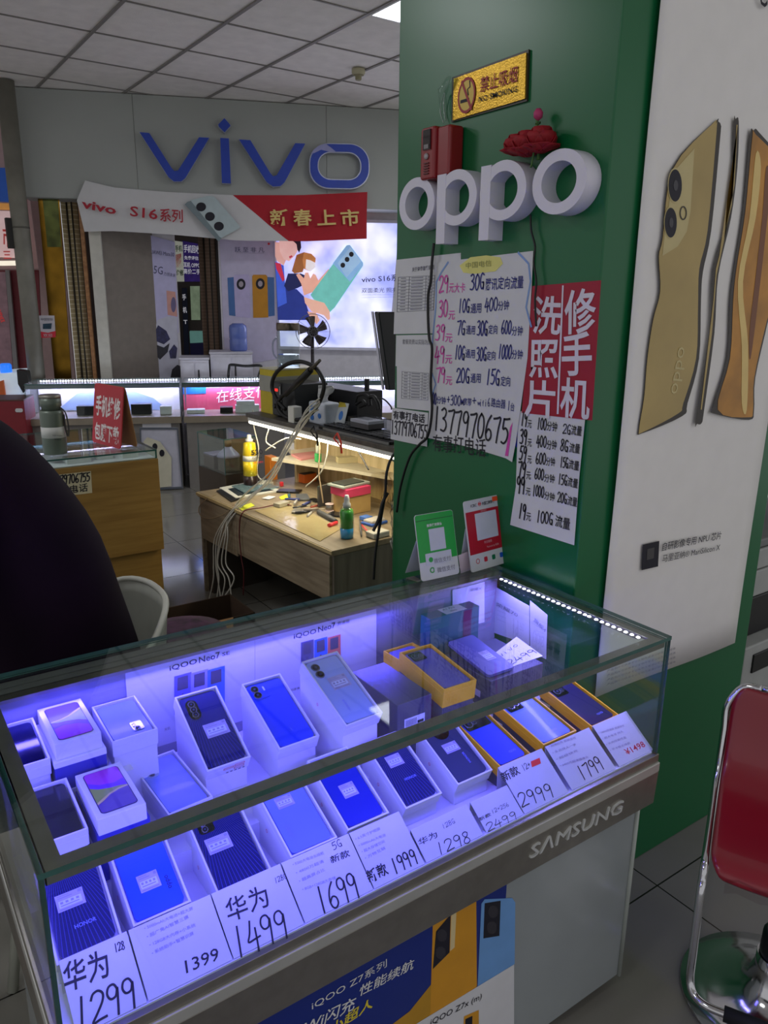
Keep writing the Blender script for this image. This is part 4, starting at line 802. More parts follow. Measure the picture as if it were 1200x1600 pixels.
for s_, A, B, tp in (('30G', (734, 454), (757, 452), .085), ('\u817e\u8baf\u5b9a\u5411\u6d41\u91cf', (758, 453), (818, 450), .07), ('10G', (716, 488), (734, 488), .075), ('\u901a\u7528', (735, 489), (753, 488), .06), ('400', (757, 487), (778, 485), .07), ('\u5206\u949f', (778, 485), (796, 483), .055), ('7G', (713, 522), (727, 523), .08), ('\u901a\u7528', (728, 522), (743, 522), .055), ('30G', (745, 524), (762, 524), .08), ('\u5b9a\u5411', (763, 522), (778, 521), .055), ('600', (783, 522), (799, 522), .07), ('\u5206\u949f', (799, 524), (817, 524), .055),
                     ('10G', (710, 561), (726, 563), .08), ('\u901a\u7528', (727, 559), (743, 559), .055), ('30G', (744, 563), (760, 564), .075), ('\u5b9a\u5411', (760, 562), (775, 562), .055), ('1000', (778, 560), (799, 562), .075), ('\u5206\u949f', (799, 560), (817, 561), .055), ('20G', (713, 598), (734, 599), .085), ('\u901a\u7528', (735, 597), (752, 598), .06), ('15G', (759, 600), (781, 602), .085), ('\u5b9a\u5411', (782, 602), (798, 603), .06),
                     ('100', (673, 631), (682, 632), .07), ('\u5206\u949f', (682, 630), (697, 631), .05), ('+300', (698, 632), (720, 634), .06), ('M\u5bbd\u5e26', (720, 633), (737, 634), .05), ('+', (738, 634), (745, 634), .06), ('wifi6', (746, 634), (766, 635), .045), ('\u8def\u7531\u5668', (767, 635), (790, 638), .055), ('1\u53f0', (793, 641), (804, 642), .05)):
    if s_ in ('10G', '7G', '20G', '100') and A[0] < 720 and b.v: b.obj('tariff_line', nb, t); b = MB()
    hand(b, s_, A, B, Q, pen=.10, tall=tp * .5, weight=.01)
b.obj('tariff_line', nb, t)
b = MB(); hand(b, '1377970675', (677, 672), (795, 694), Q, pen=.085, tall=.072); hand(b, '\u6709\u4e8b\u6253\u7535\u8bdd', (676, 703), (760, 713), Q, tall=.058, weight=.004); b.obj('phone_number', ink, t)
b = MB(); b.poly([Q.at(*p, .0002) for p in ((718, 415), (735, 402), (760, 399), (782, 402), (786, 412), (774, 424), (740, 428), (724, 426))]); b.obj('yellow_cloud', pm('marker_yellow', (226, 220, 130), .7), t)
b = MB(); Fq = Fr(Q.at(688, 470), (0, -1, 0), (0, 0, 1))
def pxs(pts): return [((Q.at(*p) - Fq.o).dot(Fq.u), (Q.at(*p) - Fq.o).dot(Fq.v)) for p in pts]
for ln in (((700, 410), (690, 425), (682, 440), (681, 480), (676, 530), (674, 580), (681, 600), (674, 620)), ((810, 395), (826, 412), (829, 440), (822, 480), (830, 510))): b.stroke(pxs([(p[0], p[1]) for p in ln]), .006, Fq, 0, .0003)
b.obj('border_line', pb, t)
b = MB(); b.poly([Q.at(*p, .0004) for p in ((789, 712), (794, 713), (801, 660), (797, 668))]); b.obj('pink_edge', pk, t)
b = MB(); b.ptext('\u4e2d\u56fd\u7535\u4fe1', (728, 419), (768, 415), Q.off(.0006), tall=.018); b.obj('faint_heading', pm('faint_olive', (150, 150, 90), .7), t)
t, Q = wall_paper('repair_sign', 'crimson sign with large white characters for phone repair and photo printing', ((832, 447), (939, 438), (925, 657), (815, 645)), 3, crimson)
b = MB()
for s_, (x0, y0), (x1, y1), th_ in (('\u6d17', (832, 515), (876, 518), .165), ('\u7167', (827, 583), (872, 585), .175), ('\u7247', (820, 644), (867, 649), .17), ('\u4fee', (882, 516), (931, 513), .185), ('\u624b', (878, 581), (925, 580), .185), ('\u673a', (875, 645), (921, 650), .175)): b.ptext(s_, (x0, y0), (x1, y1), Q, weight=.018, tall=th_ * .60)
b.poly([Q.at(*p, .0004) for p in ((878.5, 446), (881, 446), (873, 647), (870, 647))]); b.obj('lettering', pm('sign_white', (220, 214, 226), .5), t)
t, Q = wall_paper('tariff_notice', 'narrow handwritten tariff list below the crimson sign', ((810, 642), (914, 655), (905, 745), (897, 852), (797, 820), (806, 760)), 2)
b = MB()
for s_, A, B, tp in (('19', (814, 664), (823, 666), .075), ('\u5143', (824, 668), (831, 669), .05), ('100', (839, 670), (854, 672), .06), ('\u5206\u949f', (854, 672), (871, 674), .055), ('2G', (879, 677), (892, 679), .05), ('\u6d41\u91cf', (892, 678), (909, 681), .055), ('39', (812, 693), (823, 695), .08), ('\u5143', (824, 697), (831, 698), .05), ('400', (838, 698), (854, 700), .06), ('\u5206\u949f', (854, 701), (870, 703), .055), ('8G', (875, 704), (888, 706), .06), ('\u6d41\u91cf', (889, 706), (906, 709), .055),
                     ('59', (811, 718), (822, 721), .08), ('\u5143', (824, 723), (831, 724), .05), ('600', (837, 724), (853, 726), .06), ('\u5206\u949f', (853, 727), (868, 728), .05), ('15G', (875, 730), (888, 732), .055), ('\u6d41\u91cf', (888, 732), (905, 735), .055), ('79', (809, 744), (821, 747), .085), ('\u5143', (822, 748), (830, 749), .05), ('600', (835, 748), (850, 751), .06), ('\u5206\u949f', (850, 752), (867, 755), .05), ('15G', (872, 756), (886, 759), .055), ('\u6d41\u91cf', (886, 759), (903, 763), .055),
                     ('99', (807, 769), (820, 772), .09), ('\u5143', (821, 773), (829, 775), .05), ('1000', (832, 774), (850, 778), .06), ('\u5206\u949f', (850, 779), (867, 783), .05), ('20G', (871, 785), (886, 788), .055), ('\u6d41\u91cf', (886, 788), (902, 792), .055), ('19', (810, 808), (821, 812), .085), ('\u5143', (822, 812), (830, 814), .055), ('100G', (838, 815), (864, 821), .065), ('\u6d41\u91cf', (867, 822), (891, 828), .07)):
    hand(b, s_, A, B, Q, pen=.11, tall=tp * .5, weight=.012)
b.obj('handwriting', ink, t)
t = thing('paper_scrap', 'blue printed scrap showing between the tariff sheets', 'paper scrap', KP.at(803, 690)); Q = KP.off(.0012); MB().prism([Q.at(*p) for p in ((803, 660), (812, 660), (808, 700), (800, 690))], (.0006, 0, 0)).obj('sheet', pm('scrap_blue', (30, 50, 170), .5), t)
# cables on the column
def cable(label, pts, r, mat, name='cable', cat='cable', group=None):
    p = spline(pts, 6); t = MB().tube(p, r, 6).obj(name, mat); return tag(t, label, cat, group)
bk = pm('cable_black', (16, 16, 18), .5); wc = pm('cable_white', (196, 192, 180), .5)
Q = KP.off(.016)
cable('black cable hanging from the white letter p down over the papers', [Q.at(*p) for p in ((678, 380), (675, 410), (673, 440), (669, 462), (669, 500), (671, 530), (675, 545), (673, 600), (675, 640), (669, 680), (655, 695), (640, 715), (626, 760), (620, 800))], .0045, bk)
cable('thin dark cable hanging below the white letter o', [Q.at(*p) for p in ((829, 335), (830, 360), (836, 385), (834, 410), (838, 440), (836, 470), (838, 510))], .0028, bk)
# banner on the column's broad face
BP = PY(KY - .004)
t = thing('advert_banner', 'tall white hanging banner with gold phones on the broad face of the green column', 'banner', (1.95, KY, .68))
def bend(x, z): return KY - .010 - .004 * math.sin(x * 9 + z * 2.2) * math.sin(z * 3.1)
rows = []
for i in range(31):
    z = .68 + (3.30 - .68) * i / 30; rows.append([V((x, bend(x, z), z - .010 * (x - 1.6) / .69 if i == 0 else z)) for x in [1.602 + (2.292 - 1.602) * j / 14 for j in range(15)]])
MB().grid(rows).obj('cloth', pm('banner_white', (232, 229, 226), .7, var=.02), t, solid=.0015)
Q = PY(KY - .0165)
def art(name, pts, mi, k, mats, sm=0):
    if sm:
        c_ = [V((p[0], p[1], 0)) for p in pts]; n_ = len(c_); o_ = []
        for i_ in range(n_):
            a_, b_, d_, e_ = c_[i_ - 1], c_[i_], c_[(i_ + 1) % n_], c_[(i_ + 2) % n_]
            for j_ in range(4): u_ = j_ / 4; o_.append(.5 * ((2 * b_) + (d_ - a_) * u_ + (2 * a_ - 5 * b_ + 4 * d_ - e_) * u_ * u_ + (3 * b_ - a_ - 3 * d_ + e_) * u_ ** 3))
        pts = [(p.x, p.y) for p in o_]
    MB().poly([Q.at(*p, .0006 * k) for p in pts]).obj(name, mats, t)
gA, gB, gC, gD = pm('print_gold', (176, 152, 92), .4, var=.12, scale=5), pm('print_gold_light', (196, 180, 126), .4), pm('print_dark_edge', (46, 38, 32), .4), pm('print_amber', (186, 128, 40), .4, var=.25, scale=9)
art('printed_phone_edge', [(1050, 263), (1116, 191), (1122, 190), (1126, 196), (1125, 215), (1111, 360), (1098, 425), (1095, 470), (1092, 560), (1074, 630), (1066, 650), (1003, 677), (997, 672), (1005, 620), (1010, 560), (1019, 500), (1030, 455), (1028, 400), (1034, 372)], 0, 1, gC, 1)
art('printed_gold_phone', [(1050.5, 264.5), (1113, 193), (1118, 193), (1119, 205), (1105, 360), (1092, 420), (1090, 480), (1087, 560), (1067, 630), (1059, 646), (1004, 675), (998, 671), (1006, 620), (1011, 560), (1020, 500), (1031, 455), (1029, 400), (1035, 372)], 0, 2, gA, 1)
art('printed_band', [(1052, 268), (1084, 232), (1078, 330), (1072, 362), (1058, 385), (1034, 400), (1038, 360)], 0, 3, gB)
for c, rx, ry in (((1054, 290), 12, 28), ((1047, 348), 11, 26)):
    art('printed_lens_rim', arc(*c, rx, ry, 0, 345, 23), 0, 4, gB); art('printed_lens', arc(c[0] - .5, c[1], rx * .86, ry * .9, 0, 345, 23), 0, 5, ink); art('printed_lens_core', arc(c[0], c[1], rx * .3, ry * .3, 0, 345, 23), 0, 6, pm('poster_lens', (50, 48, 56), .2))
MB().ring([Q.at(*p, .003) for p in arc(1066, 333, 5.5, 11, 0, 345, 23)], [Q.at(*p, .003) for p in arc(1066, 333, 4, 9, 0, 345, 23)], (0, -.0003, 0), 0, False).obj('printed_flash', gC, t)
b = MB(); b.text('oppo', Fr(Q.at(1056, 617), (Q.at(1066, 560) - Q.at(1056, 617)).normalized(), V((0, -1, 0)).cross((Q.at(1066, 560) - Q.at(1056, 617)).normalized())), 0, 0, .06, up=.0022); b.obj('printed_mark', gB, t)
art('printed_edge_phone', [(1146, 192), (1149, 186), (1154, 190), (1152, 260), (1142, 340), (1122, 430), (1116, 520), (1100, 640), (1096, 661), (1089, 662), (1087, 655), (1108, 520), (1114, 420), (1140, 320)], 0, 1, gC, 1)
art('printed_edge_gold', [(1150, 195), (1152, 195), (1147, 290), (1119, 430), (1112, 520), (1096, 640), (1094, 640), (1114, 470), (1118, 420), (1143, 320)], 0, 2, gA)
art('printed_front_edge', [(1171, 212), (1177, 204), (1185, 206), (1215, 260), (1215, 420), (1200, 500), (1180, 590), (1178, 640), (1170, 656), (1115, 646), (1114, 635), (1135, 560), (1140, 470), (1146, 420), (1160, 330)], 0, 1, gC, 1)
art('printed_amber_screen', [(1175, 214), (1180, 210), (1222, 270), (1222, 415), (1198, 500), (1178, 590), (1176, 640), (1169, 652), (1121, 640), (1140, 560), (1145, 470), (1150, 420), (1164, 330)], 0, 2, gD, 1)
art('printed_fold', [(1180, 240), (1188, 260), (1180, 340), (1160, 440), (1168, 540), (1166, 640), (1158, 630), (1158, 540), (1152, 440), (1170, 340)], 0, 3, pm('print_pale_gold', (226, 196, 120), .4), 1)
art('printed_fold', [(1196, 262), (1204, 280), (1196, 360), (1186, 450), (1172, 560), (1170, 520), (1180, 430), (1190, 340)], 0, 3, pm('print_brown', (120, 66, 24), .4), 1)
art('printed_chip', [(1004, 851), (1030, 845), (1028, 885), (1002, 891)], 0, 1, ink); art('printed_chip_mark', [(1011, 858), (1022, 855), (1021, 872), (1010, 875)], 0, 2, pm('chip_grey', (70, 68, 70), .5))
b = MB(); b.ptext('\u81ea\u7814\u5f71\u50cf\u4e13\u7528 NPU \u82af\u7247', (1034, 860), (1126, 841), Q, weight=.006, tall=.027); b.ptext('\u9a6c\u91cc\u4e9a\u7eb3\u00ae MariSilicon X', (1034, 878), (1124, 859), Q, tall=.025); b.obj('lettering', ink, t)
b = MB()
for k in range(4): b.ptext('\u4ea7\u54c1\u56fe\u7247\u4ec5\u4f9b\u53c2\u8003\u4ee5\u5b9e\u7269\u4e3a\u51c6\u8bf7\u4ee5\u5b98\u65b9\u53d1\u5e03\u4fe1\u606f', (948, 1050 + 7 * k), (1055, 1014 + 7 * k), Q, tall=.008)
b.obj('small_print', greyink, t)
b = MB(); b.ptext('CA', (1187, 12), (1212, 6), Q, weight=.01, tall=.07); b.obj('heading', ink, t)

# ------------------------------------------------------------------ repair desk with its lit hutch
D = Fr((1.744, 2.92, 0), (.9975, .071, 0), (-.071, .9975, 0))
def PD(a): return PL(D(a, 0, 0), D.u)
oak = wood('pale_oak', (150, 134, 108), (126, 110, 86), (30, 3, 30)); oakd = wood('oak_front', (146, 132, 110), (118, 104, 84), (30, 3, 40)); oakedge = pm('oak_edge', (176, 156, 112), .6)
creamw = wood('cream_wood', (206, 186, 144), (178, 156, 112), (30, 30, 2.5))
t = thing('repair_desk', 'cluttered pale wooden repair desk with a lit shelf above it, behind the showcase', 'desk', D(.38, .7, 0))
MB().fbox(D, -.01, .78, -.015, 1.40, .602, .630).obj('desktop', oak, t, bevel=.003)
b = MB(); b.fbox(D, .0, .016, 0, .015, .02, .60); MB().fbox(D, 0, .76, -.012, .008, 0, .601).obj('end_panel', wood('grey_oak', (120, 112, 98), (98, 90, 78), (30, 30, 2.5)), t)
MB().fbox(D, 0, .76, 1.365, 1.387, 0, .601).obj('end_panel', oakd, t)
MB().fbox(D, .02, .40, 1.30, 1.362, 0, .37).obj('leg_panel', pm('dark_oak', (66, 58, 50), .6), t)
d_ = MB().fbox(D, -.014, .004, .005, .905, .372, .599).obj('drawer_front', oakd, t, bevel=.002)
d_ = MB().fbox(D, -.012, .004, .912, 1.362, .352, .599).obj('drawer_front', oakd, t, bevel=.002)
MB().fbox(D, -.0165, -.0105, -.014, 1.40, .612, .628).obj('edge_strip', oakedge, t)
MB().fbox(D, .55, .56, .01, 1.36, .0, .60).obj('modesty_panel', dark, t)
MB().fbox(D, .755, .778, -.12, 1.27, .631, 1.072).obj('back_board', creamw, t)
MB().fbox(D, .60, .754, 1.245, 1.268, .631, 1.072).obj('hutch_side', creamw, t)
MB().fbox(D, .27, .785, -.14, 1.275, 1.073, 1.098).obj('shelf', wood('grey_shelf', (92, 88, 82), (70, 66, 62), (3, 30, 30)), t, bevel=.002)
sh = [(.42, 1.243), (.754, 1.243), (.754, .25), (.72, .28), (.66, .45), (.60, .70), (.50, .98)]
MB().prism([D(a, b_, .795) for a, b_ in sh], (0, 0, .018)).obj('corner_shelf', pm('cream_laminate', (206, 196, 170), .5), t)
tb = MB().fbox(D, .276, .300, -.12, 1.26, 1.052, 1.072).obj('lamp_batten', white, t)
MB().tube([D(.286, -.11, 1.045), D(.286, 1.25, 1.045)], .011, 10).obj('lamp_tube', pm('lit_tube', (255, 246, 214), .4, var=0, emit=9), t)
l = lamp('desk_tube_lamp', D(.31, .57, 1.036), 1.30, 6.5, (1, .90, .66), (0, 0, math.radians(94)), .03)
DZ = PZ(.6315); SZ_ = 1.0985
def rx(px, py): return DZ.at(px, py)
def crate(name, label, px, w, d, h, mat, cat, z=.6312, rot=0, grp=None, part='body', bev=.002):
    c = PZ(z).at(*px); t = thing(name, label, cat, c, grp); f = Fr(c, (math.cos(rot), math.sin(rot), 0), (-math.sin(rot), math.cos(rot), 0))
    MB().fbox(f, -w / 2, w / 2, -d / 2, d / 2, 0, h).obj(part, mat, t, bevel=bev); return t, f
# spray can
c = D(.31, 1.315, .6305); t = thing('spray_can', 'tall yellow and black aerosol can numbered 530 at the end of the desk', 'spray can', c)
yel = pm('can_yellow', (226, 196, 30), .3, .2)
b = MB().lathe([(.040, 0), (.043, .004), (.043, .075)], c, n=28); b.lathe([(.043, .165), (.043, .200)], c, n=28, mi=1); b.lathe([(.043, .075), (.043, .165)], c, n=28, mi=2); b.lathe([(.043, .200), (.043, .202), (.036, .274), (.020, .282)], c, n=28, mi=2)
b.obj('can', [pm('can_dark', (44, 30, 30), .3, .3), pm('can_white', (214, 210, 196), .4), yel], t)
MB().lathe([(.022, .282), (.024, .296), (.014, .304), (.013, .322), (.010, .326)], c, n=18).obj('cap', pm('cap_white', (214, 212, 206), .4), t)
fr = PL(c + (CC - c).xy.normalized().to_3d() * .0435, V(((CC - c).x, (CC - c).y, 0)))
b = MB(); b.ptext('530', (393, 711), (411, 709), fr, weight=.03, tall=.042); b.ptext('CLEANER', (394, 717), (410, 716), fr, tall=.014); b.obj('lettering', ink, t)
b = MB(); b.ptext('\u6e05\u6d01\u5242', (396, 724), (411, 723), fr, tall=.014); b.obj('small_print', redp, t)
# liquid spray bottle
c = rx(542, 840); t = thing('spray_bottle', 'clear spray bottle of green and blue liquid at the near corner of the desk', 'spray bottle', c)
MB().lathe([(.033, .003), (.033, .052)], c, n=24).obj('blue_liquid', pm('liquid_blue', (30, 150, 214), .1, coat=1), t)
MB().lathe([(.033, .0525), (.033, .128), (.028, .142)], c, n=24).obj('green_liquid', phone_mat('liquid_green', (70, 150, 60), (110, 140, 30), .1), t)
MB().lathe([(.035, 0), (.036, .004), (.036, .130), (.030, .150), (.015, .158)], c, n=24).obj('bottle', glass('clear_glass'), t)
MB().lathe([(.019, .150), (.019, .172), (.014, .176), (.013, .196), (.009, .214)], c, n=18).obj('nozzle', pm('nozzle_grey', (176, 178, 180), .4), t)
# tablets, notes and loose bits
def panel(name, label, px, mat, cat, th=.007, z=.6312, screen=None, grp=None):
    Q = PZ(z); pts = [Q.at(*p) for p in px]; t = thing(name, label, cat, sum(pts, V()) / len(pts), grp); MB().prism(pts, (0, 0, th)).obj('body', mat, t, bevel=.0015)
    if screen: MB().prism([PZ(z + th + .0003).at(*p) for p in screen[0]], (0, 0, .0008)).obj('screen', screen[1], t)
    return t
panel('tablet', 'white framed tablet with its back off, near the can', ((343, 764), (395, 754), (440, 768), (368, 780)), pm('tablet_white', (214, 214, 206), .4), 'tablet', .009, screen=(((356, 764), (396, 757), (428, 766), (372, 775)), pm('tablet_dark', (40, 50, 58), .2)))
panel('phone_midframe', 'silvery blue phone mid frame lying on the white tablet', ((362, 760), (410, 752), (436, 762), (380, 770)), pm('frame_blue', (130, 160, 170), .25, .5), 'phone part', .005, z=.6435)
panel('tablet', 'dark tablet under the white framed one', ((338, 768), (352, 764), (376, 780), (362, 785)), black, 'tablet', .006)
panel('sticky_note', 'bright yellow note near the desk edge, under the cables', ((372, 793), (392, 786), (398, 790), (378, 798)), pm('note_lime', (206, 214, 40), .7), 'note', .0012)
panel('sticky_note', 'smaller yellow note beside the tool pile', ((436, 777), (448, 772), (450, 778), (440, 781)), pm('note_lime', (206, 214, 40), .7), 'note', .0012)
panel('work_mat', 'stained clear plastic work mat on the desk front', ((398, 798), (455, 786), (533, 826), (500, 846)), pm('mat_clear', (170, 154, 112), .12, bump=.4, bscale=25), 'mat', .0015)
crate('orange_box', 'upright orange carton behind the spray can', (424, 748), .05, .08, .15, pm('orange_card', (222, 130, 40), .6), 'box')
crate('red_tub', 'small red tub near the tool pile', (440, 760), .022, .022, .03, pm('cap_red', (220, 50, 60), .4), 'cap', bev=.006)
tcols = [(30, 30, 34), (60, 70, 130), (120, 110, 100), (170, 166, 160), (150, 60, 40), (40, 90, 110)]
rnd = random.Random(3)
tl = [('screwdriver', (470, 792), .0), ('screwdriver', (480, 786), .5), ('screwdriver', (488, 796), -.4), ('tweezers', (462, 784), .9), ('tweezers', (496, 790), .2), ('pliers', (452, 774), 1.1), ('brush', (475, 800), -.2), ('screwdriver', (459, 780), -.7), ('tweezers', (500, 800), 1.3), ('brush', (484, 803), .8)]
names = ['black', 'blue', 'brass', 'grey', 'rust', 'teal']; dep = ['lowest in the pile', 'slanting across the pile', 'at the near edge of the pile', 'at the far end of the pile', 'nearest the solder spool', 'by the tablets', 'under the others', 'beside the tweezers', 'at the pile\'s right tip', 'crossing the pile']
for i, (nm, p, a) in enumerate(tl):
    c = PZ(.633 + .005 * (i % 4)).at(*p); d = V((math.cos(a), math.sin(a), 0)); t = thing(nm, f'{names[i % 6]} handled {nm} {dep[i]} on the desk', 'tool', c, 'hand tools piled on the desk')
    MB().tube([c - d * .05, c + d * .01, c + d * .035], [.006, .008, .005], 8).obj('handle', pm('tool_%d' % (i % 6), tcols[i % 6], .4), t)
    MB().tube([c + d * .034, c + d * .085], [.0028, .0016], 6).obj('shank', steel, t)
c1, c2 = PZ(.64).at(498, 800), PZ(.64).at(525, 815); t = thing('soldering_iron_stand', 'dark grey bar shaped tool handle pointing at the spray bottle', 'tool', c1); MB().tube([c1, c1.lerp(c2, .7), c2], [.014, .017, .012], 10).obj('handle', pm('bar_grey', (70, 70, 72), .5), t)
c = rx(515, 798); t = thing('solder_spool', 'small spool of silver solder wire in the middle of the desk', 'spool', c)
MB().lathe([(.024, 0), (.024, .003), (.014, .004), (.014, .036), (.024, .037), (.024, .040)], c, n=20).obj('spool', pm('spool_pink', (206, 180, 176), .4), t); MB().lathe([(.020, .006), (.020, .034)], c, n=20).obj('wire', steel, t)
t, f = crate('brown_carton', 'small tan carton under the pink box on the desk', (550, 798), .16, .13, .10, pm('tan_card', (190, 156, 96), .7), 'box', rot=.1)
t, f = crate('pink_box', 'pink lidded box on the tan carton', (548, 771), .17, .14, .045, pm('pink_card', (206, 60, 100), .5), 'box', z=.7325, rot=.12)
t, f = crate('circuit_board_stack', 'stack of grey boards and papers on the pink box', (545, 757), .20, .13, .012, pm('board_grey', (150, 156, 146), .5), 'circuit boards', z=.779, rot=.2)
MB().fbox(f, -.08, .07, -.05, .05, .0125, .018).obj('top_board', pm('board_dark', (50, 56, 54), .4), t)
t, f = crate('orange_phone_box', 'orange edged box lying under the corner shelf', (478, 752), .10, .09, .055, pm('orange_edge', (226, 110, 40), .5), 'box', rot=.2); MB().fbox(f, -.046, .046, -.041, .041, .0555, .058).obj('lid', pm('box_lid_grey', (70, 62, 60), .5), t)  # lid in plain dark grey
t, f = crate('yellow_carton', 'small mustard carton beneath the corner shelf', (538, 752), .10, .06, .16, pm('mustard_card', (196, 150, 50), .6), 'box', rot=.1)
t, f = crate('glass_panel_bundle', 'dark glass panels standing behind the solder spool', (507, 790), .10, .012, .12, pm('panel_smoke', (60, 62, 66), .12, coat=1), 'phone screens', rot=.25)
c = rx(590, 838); t = thing('power_adapter', 'pale grey adapter block at the near corner of the desk', 'adapter', c); f = Fr(c, (1, .1, 0), (-.1, 1, 0)); MB().fbox(f, -.05, .05, -.035, .035, 0, .03).obj('body', pm('adapter_grey', (190, 186, 172), .5), t, bevel=.006)
t, f = crate('multimeter', 'round topped grey meter in a blue holder on the desk', (585, 818), .10, .07, .028, pm('meter_grey', (176, 170, 160), .5), 'meter', rot=.2, bev=.008); MB().fbox(f, -.058, .058, -.042, .042, 0, .014).obj('holder', pm('holder_blue', (50, 90, 170), .5), t, bevel=.004)
c1, c2 = PZ(.64).at(565, 838), PZ(.66).at(562, 812); tag(MB().tube([c1, c1.lerp(c2, .5), c2], [.003, .006, .004], 8).obj('tweezers', pm('bar_grey', (70, 70, 72), .5)), 'dark tweezers standing beside the spray bottle', 'tool')
c1, c2 = PZ(.65).at(565, 820), PZ(.64).at(578, 834); tag(MB().tube([c1, c2], .004, 8).obj('test_probe', pm('probe_red', (214, 50, 60), .4)), 'red test probe lying beside the dark tweezers', 'tool')
c = rx(520, 822); t = thing('red_battery', 'red cylinder cell lying by the foot of the spray bottle', 'battery', c); MB().tube([c + V((-.03, -.01, .011)), c + V((.03, .01, .011))], .010, 10).obj('cell', pm('cap_red', (220, 50, 60), .4), t)
# clear bag
def bag(name, label, pl, px, mat, amp=.04, cat='plastic bag', seed=1):
    r_ = random.Random(seed); rows = []; (x0, y0), (x1, y1) = px; n = 12; t = thing(name, label, cat, pl.at((x0 + x1) / 2, y1)); 
    for side in (1, -1):
        rows = [[pl.at(x0 + (x1 - x0) * j / n + r_.uniform(-2, 2), y0 + (y1 - y0) * i / n, side * amp * math.sin(math.pi * j / n) ** .7 * (.4 + .6 * math.sin(math.pi * (i + .6) / (n + 1.2))) + r_.uniform(-.008, .008)) for j in range(n + 1)] for i in range(n + 1)]
        MB().grid(rows).obj('bag_side', mat, t)
    return t
bag('plastic_bag', 'crumpled clear plastic bag against the lit cream board', PL(D(.66, 0, 0), D.u), ((566, 738), (612, 808)), glass('bag_film', (.80, .77, .70), .95, .25), seed=4)
bag('plastic_bag', 'thin clear bag hanging on the edge of the green column', PY(2.12), ((612, 770), (642, 868)), glass('bag_film_dim', (.84, .86, .84), .8, .2), .03, seed=9)
for i_, (nm, lb, p, w_, d__, h__, m_, rt, ct) in enumerate((('paper_scrap', 'crumpled white receipt beside the yellow note', (420, 778), .07, .05, .004, paper, .5, 'paper scrap'), ('phone_shell', 'black phone back cover at the far end of the tool pile', (452, 768), .075, .14, .008, black, .8, 'phone part'), ('phone_shell', 'grey phone back cover leaning over the tool pile', (473, 778), .07, .13, .01, pm('shell_grey', (110, 114, 120), .3, .3), -.4, 'phone part'),
        ('tape_roll', 'clear plastic case on the stained mat', (440, 790), .08, .05, .02, pm('case_clear', (176, 170, 150), .15), .3, 'case'), ('phone_battery', 'black phone battery lying near the solder spool', (492, 782), .05, .08, .006, black, .1, 'battery'), ('phone_screen', 'dark phone screen lying beside the pink box', (530, 805), .07, .12, .007, pm('screen_ink', (24, 26, 32), .1), .5, 'phone part'), ('sponge', 'small blue sponge beside the meter', (572, 812), .05, .05, .02, pm('sponge_blue', (70, 110, 180), .8), .2, 'sponge'),
        ('screw_tray', 'grey metal screw tray among the tools', (466, 800), .08, .06, .012, steel, .9, 'tray'), ('cleaning_cloth', 'pale folded cloth behind the tablets', (412, 758), .10, .07, .02, pm('cloth_pale', (190, 188, 176), .9), .2, 'cloth'))): crate(nm, lb, p, w_, d__, h__, m_, ct, z=.6335 if i_ not in (3,) else .634, rot=rt)
# on the corner shelf
t, f = crate('router_box', 'white adapter block standing on the corner shelf', (540, 712), .09, .05, .065, pm('router_white', (214, 206, 184), .4), 'adapter', z=.8135, rot=.2)
t, f = crate('socket_strip', 'long cream socket strip lying on the corner shelf', (548, 722), .17, .06, .035, pm('strip_cream', (196, 182, 140), .5), 'power strip', z=.8135, rot=-.3)
t, f = crate('green_bottle', 'small bottle with a green label on the corner shelf', (497, 722), .035, .035, .055, pm('label_green', (60, 170, 90), .5), 'bottle', z=.8135, bev=.008); MB().lathe([(.014, .055), (.014, .10), (.007, .115), (.007, .135)], f.o, n=14).obj('neck', pm('milky', (206, 210, 196), .3), t)
panel('folded_cloth', 'flat pink and white packet on the corner shelf', ((455, 712), (490, 708), (494, 716), (470, 720)), pm('packet_pink', (220, 150, 150), .6), 'packet', .012, z=.8135)
panel('white_tray', 'curved white tray at the far end of the corner shelf', ((446, 702), (480, 694), (492, 706), (455, 711)), pm('tray_white', (214, 206, 186), .5), 'tray', .03, z=.8135)
def clip(name, label, p, mat):
    q = PD(.202).at(*p); t = thing(name, label, 'clip', q); b = MB(); b.tube([q + V((0, 0, .02)), q + D.v * -.03 + V((0, 0, -.02)), q + D.v * -.035 + V((0, 0, -.075))], .005, 6); b.tube([q + V((0, 0, .02)), q + D.v * .03 + V((0, 0, -.01)), q + D.v * -.030 + V((0, 0, -.045))], .004, 6); b.obj('jaw', mat, t)
clip('spring_clip', 'black plastic clip hanging from the lit shelf edge', (490, 672), black)
clip('spring_clip', 'orange red clip on the lit shelf edge', (527, 683), pm('clip_red', (220, 60, 40), .5))
# --- on the shelf
SZT2 = PZ(SZ_)
t = thing('hot_air_station', 'black hot air soldering station with red digits on the desk shelf', 'soldering station', D(.42, .95, SZ_))
MB().fbox(D, .33, .55, .82, 1.06, SZ_ + .008, SZ_ + .20).obj('case', pm('station_dark', (40, 42, 44), .5), t, bevel=.005)
for a in (.36, .52):
    for b_ in (.85, 1.03): MB().lathe([(.012, 0), (.012, .009)], D(a, b_, SZ_), n=10).obj('foot', black, t)
F = Fr(D(.3295, 1.055, SZ_ + .012), -D.v, (0, 0, 1)); MB().fbox(F, 0, .10, 0, .18, 0, .003).obj('front_panel', pm('panel_black', (20, 18, 20), .3), t)
b = MB(); b.text('888', F, .03, .135, .022, up=.0036); b.obj('red_digits', pm('lit_red', (255, 40, 30), .4, var=0, emit=3), t)
MB().fbox(F, .082, .094, .12, .165, .003, .006).obj('switch', pm('switch_grey', (150, 150, 150), .4), t)
for k in range(2): MB().lathe([(.014, 0), (.012, .012)], F(.03 + .04 * k, .05, .003), F.n, 12).obj('knob', black, t)
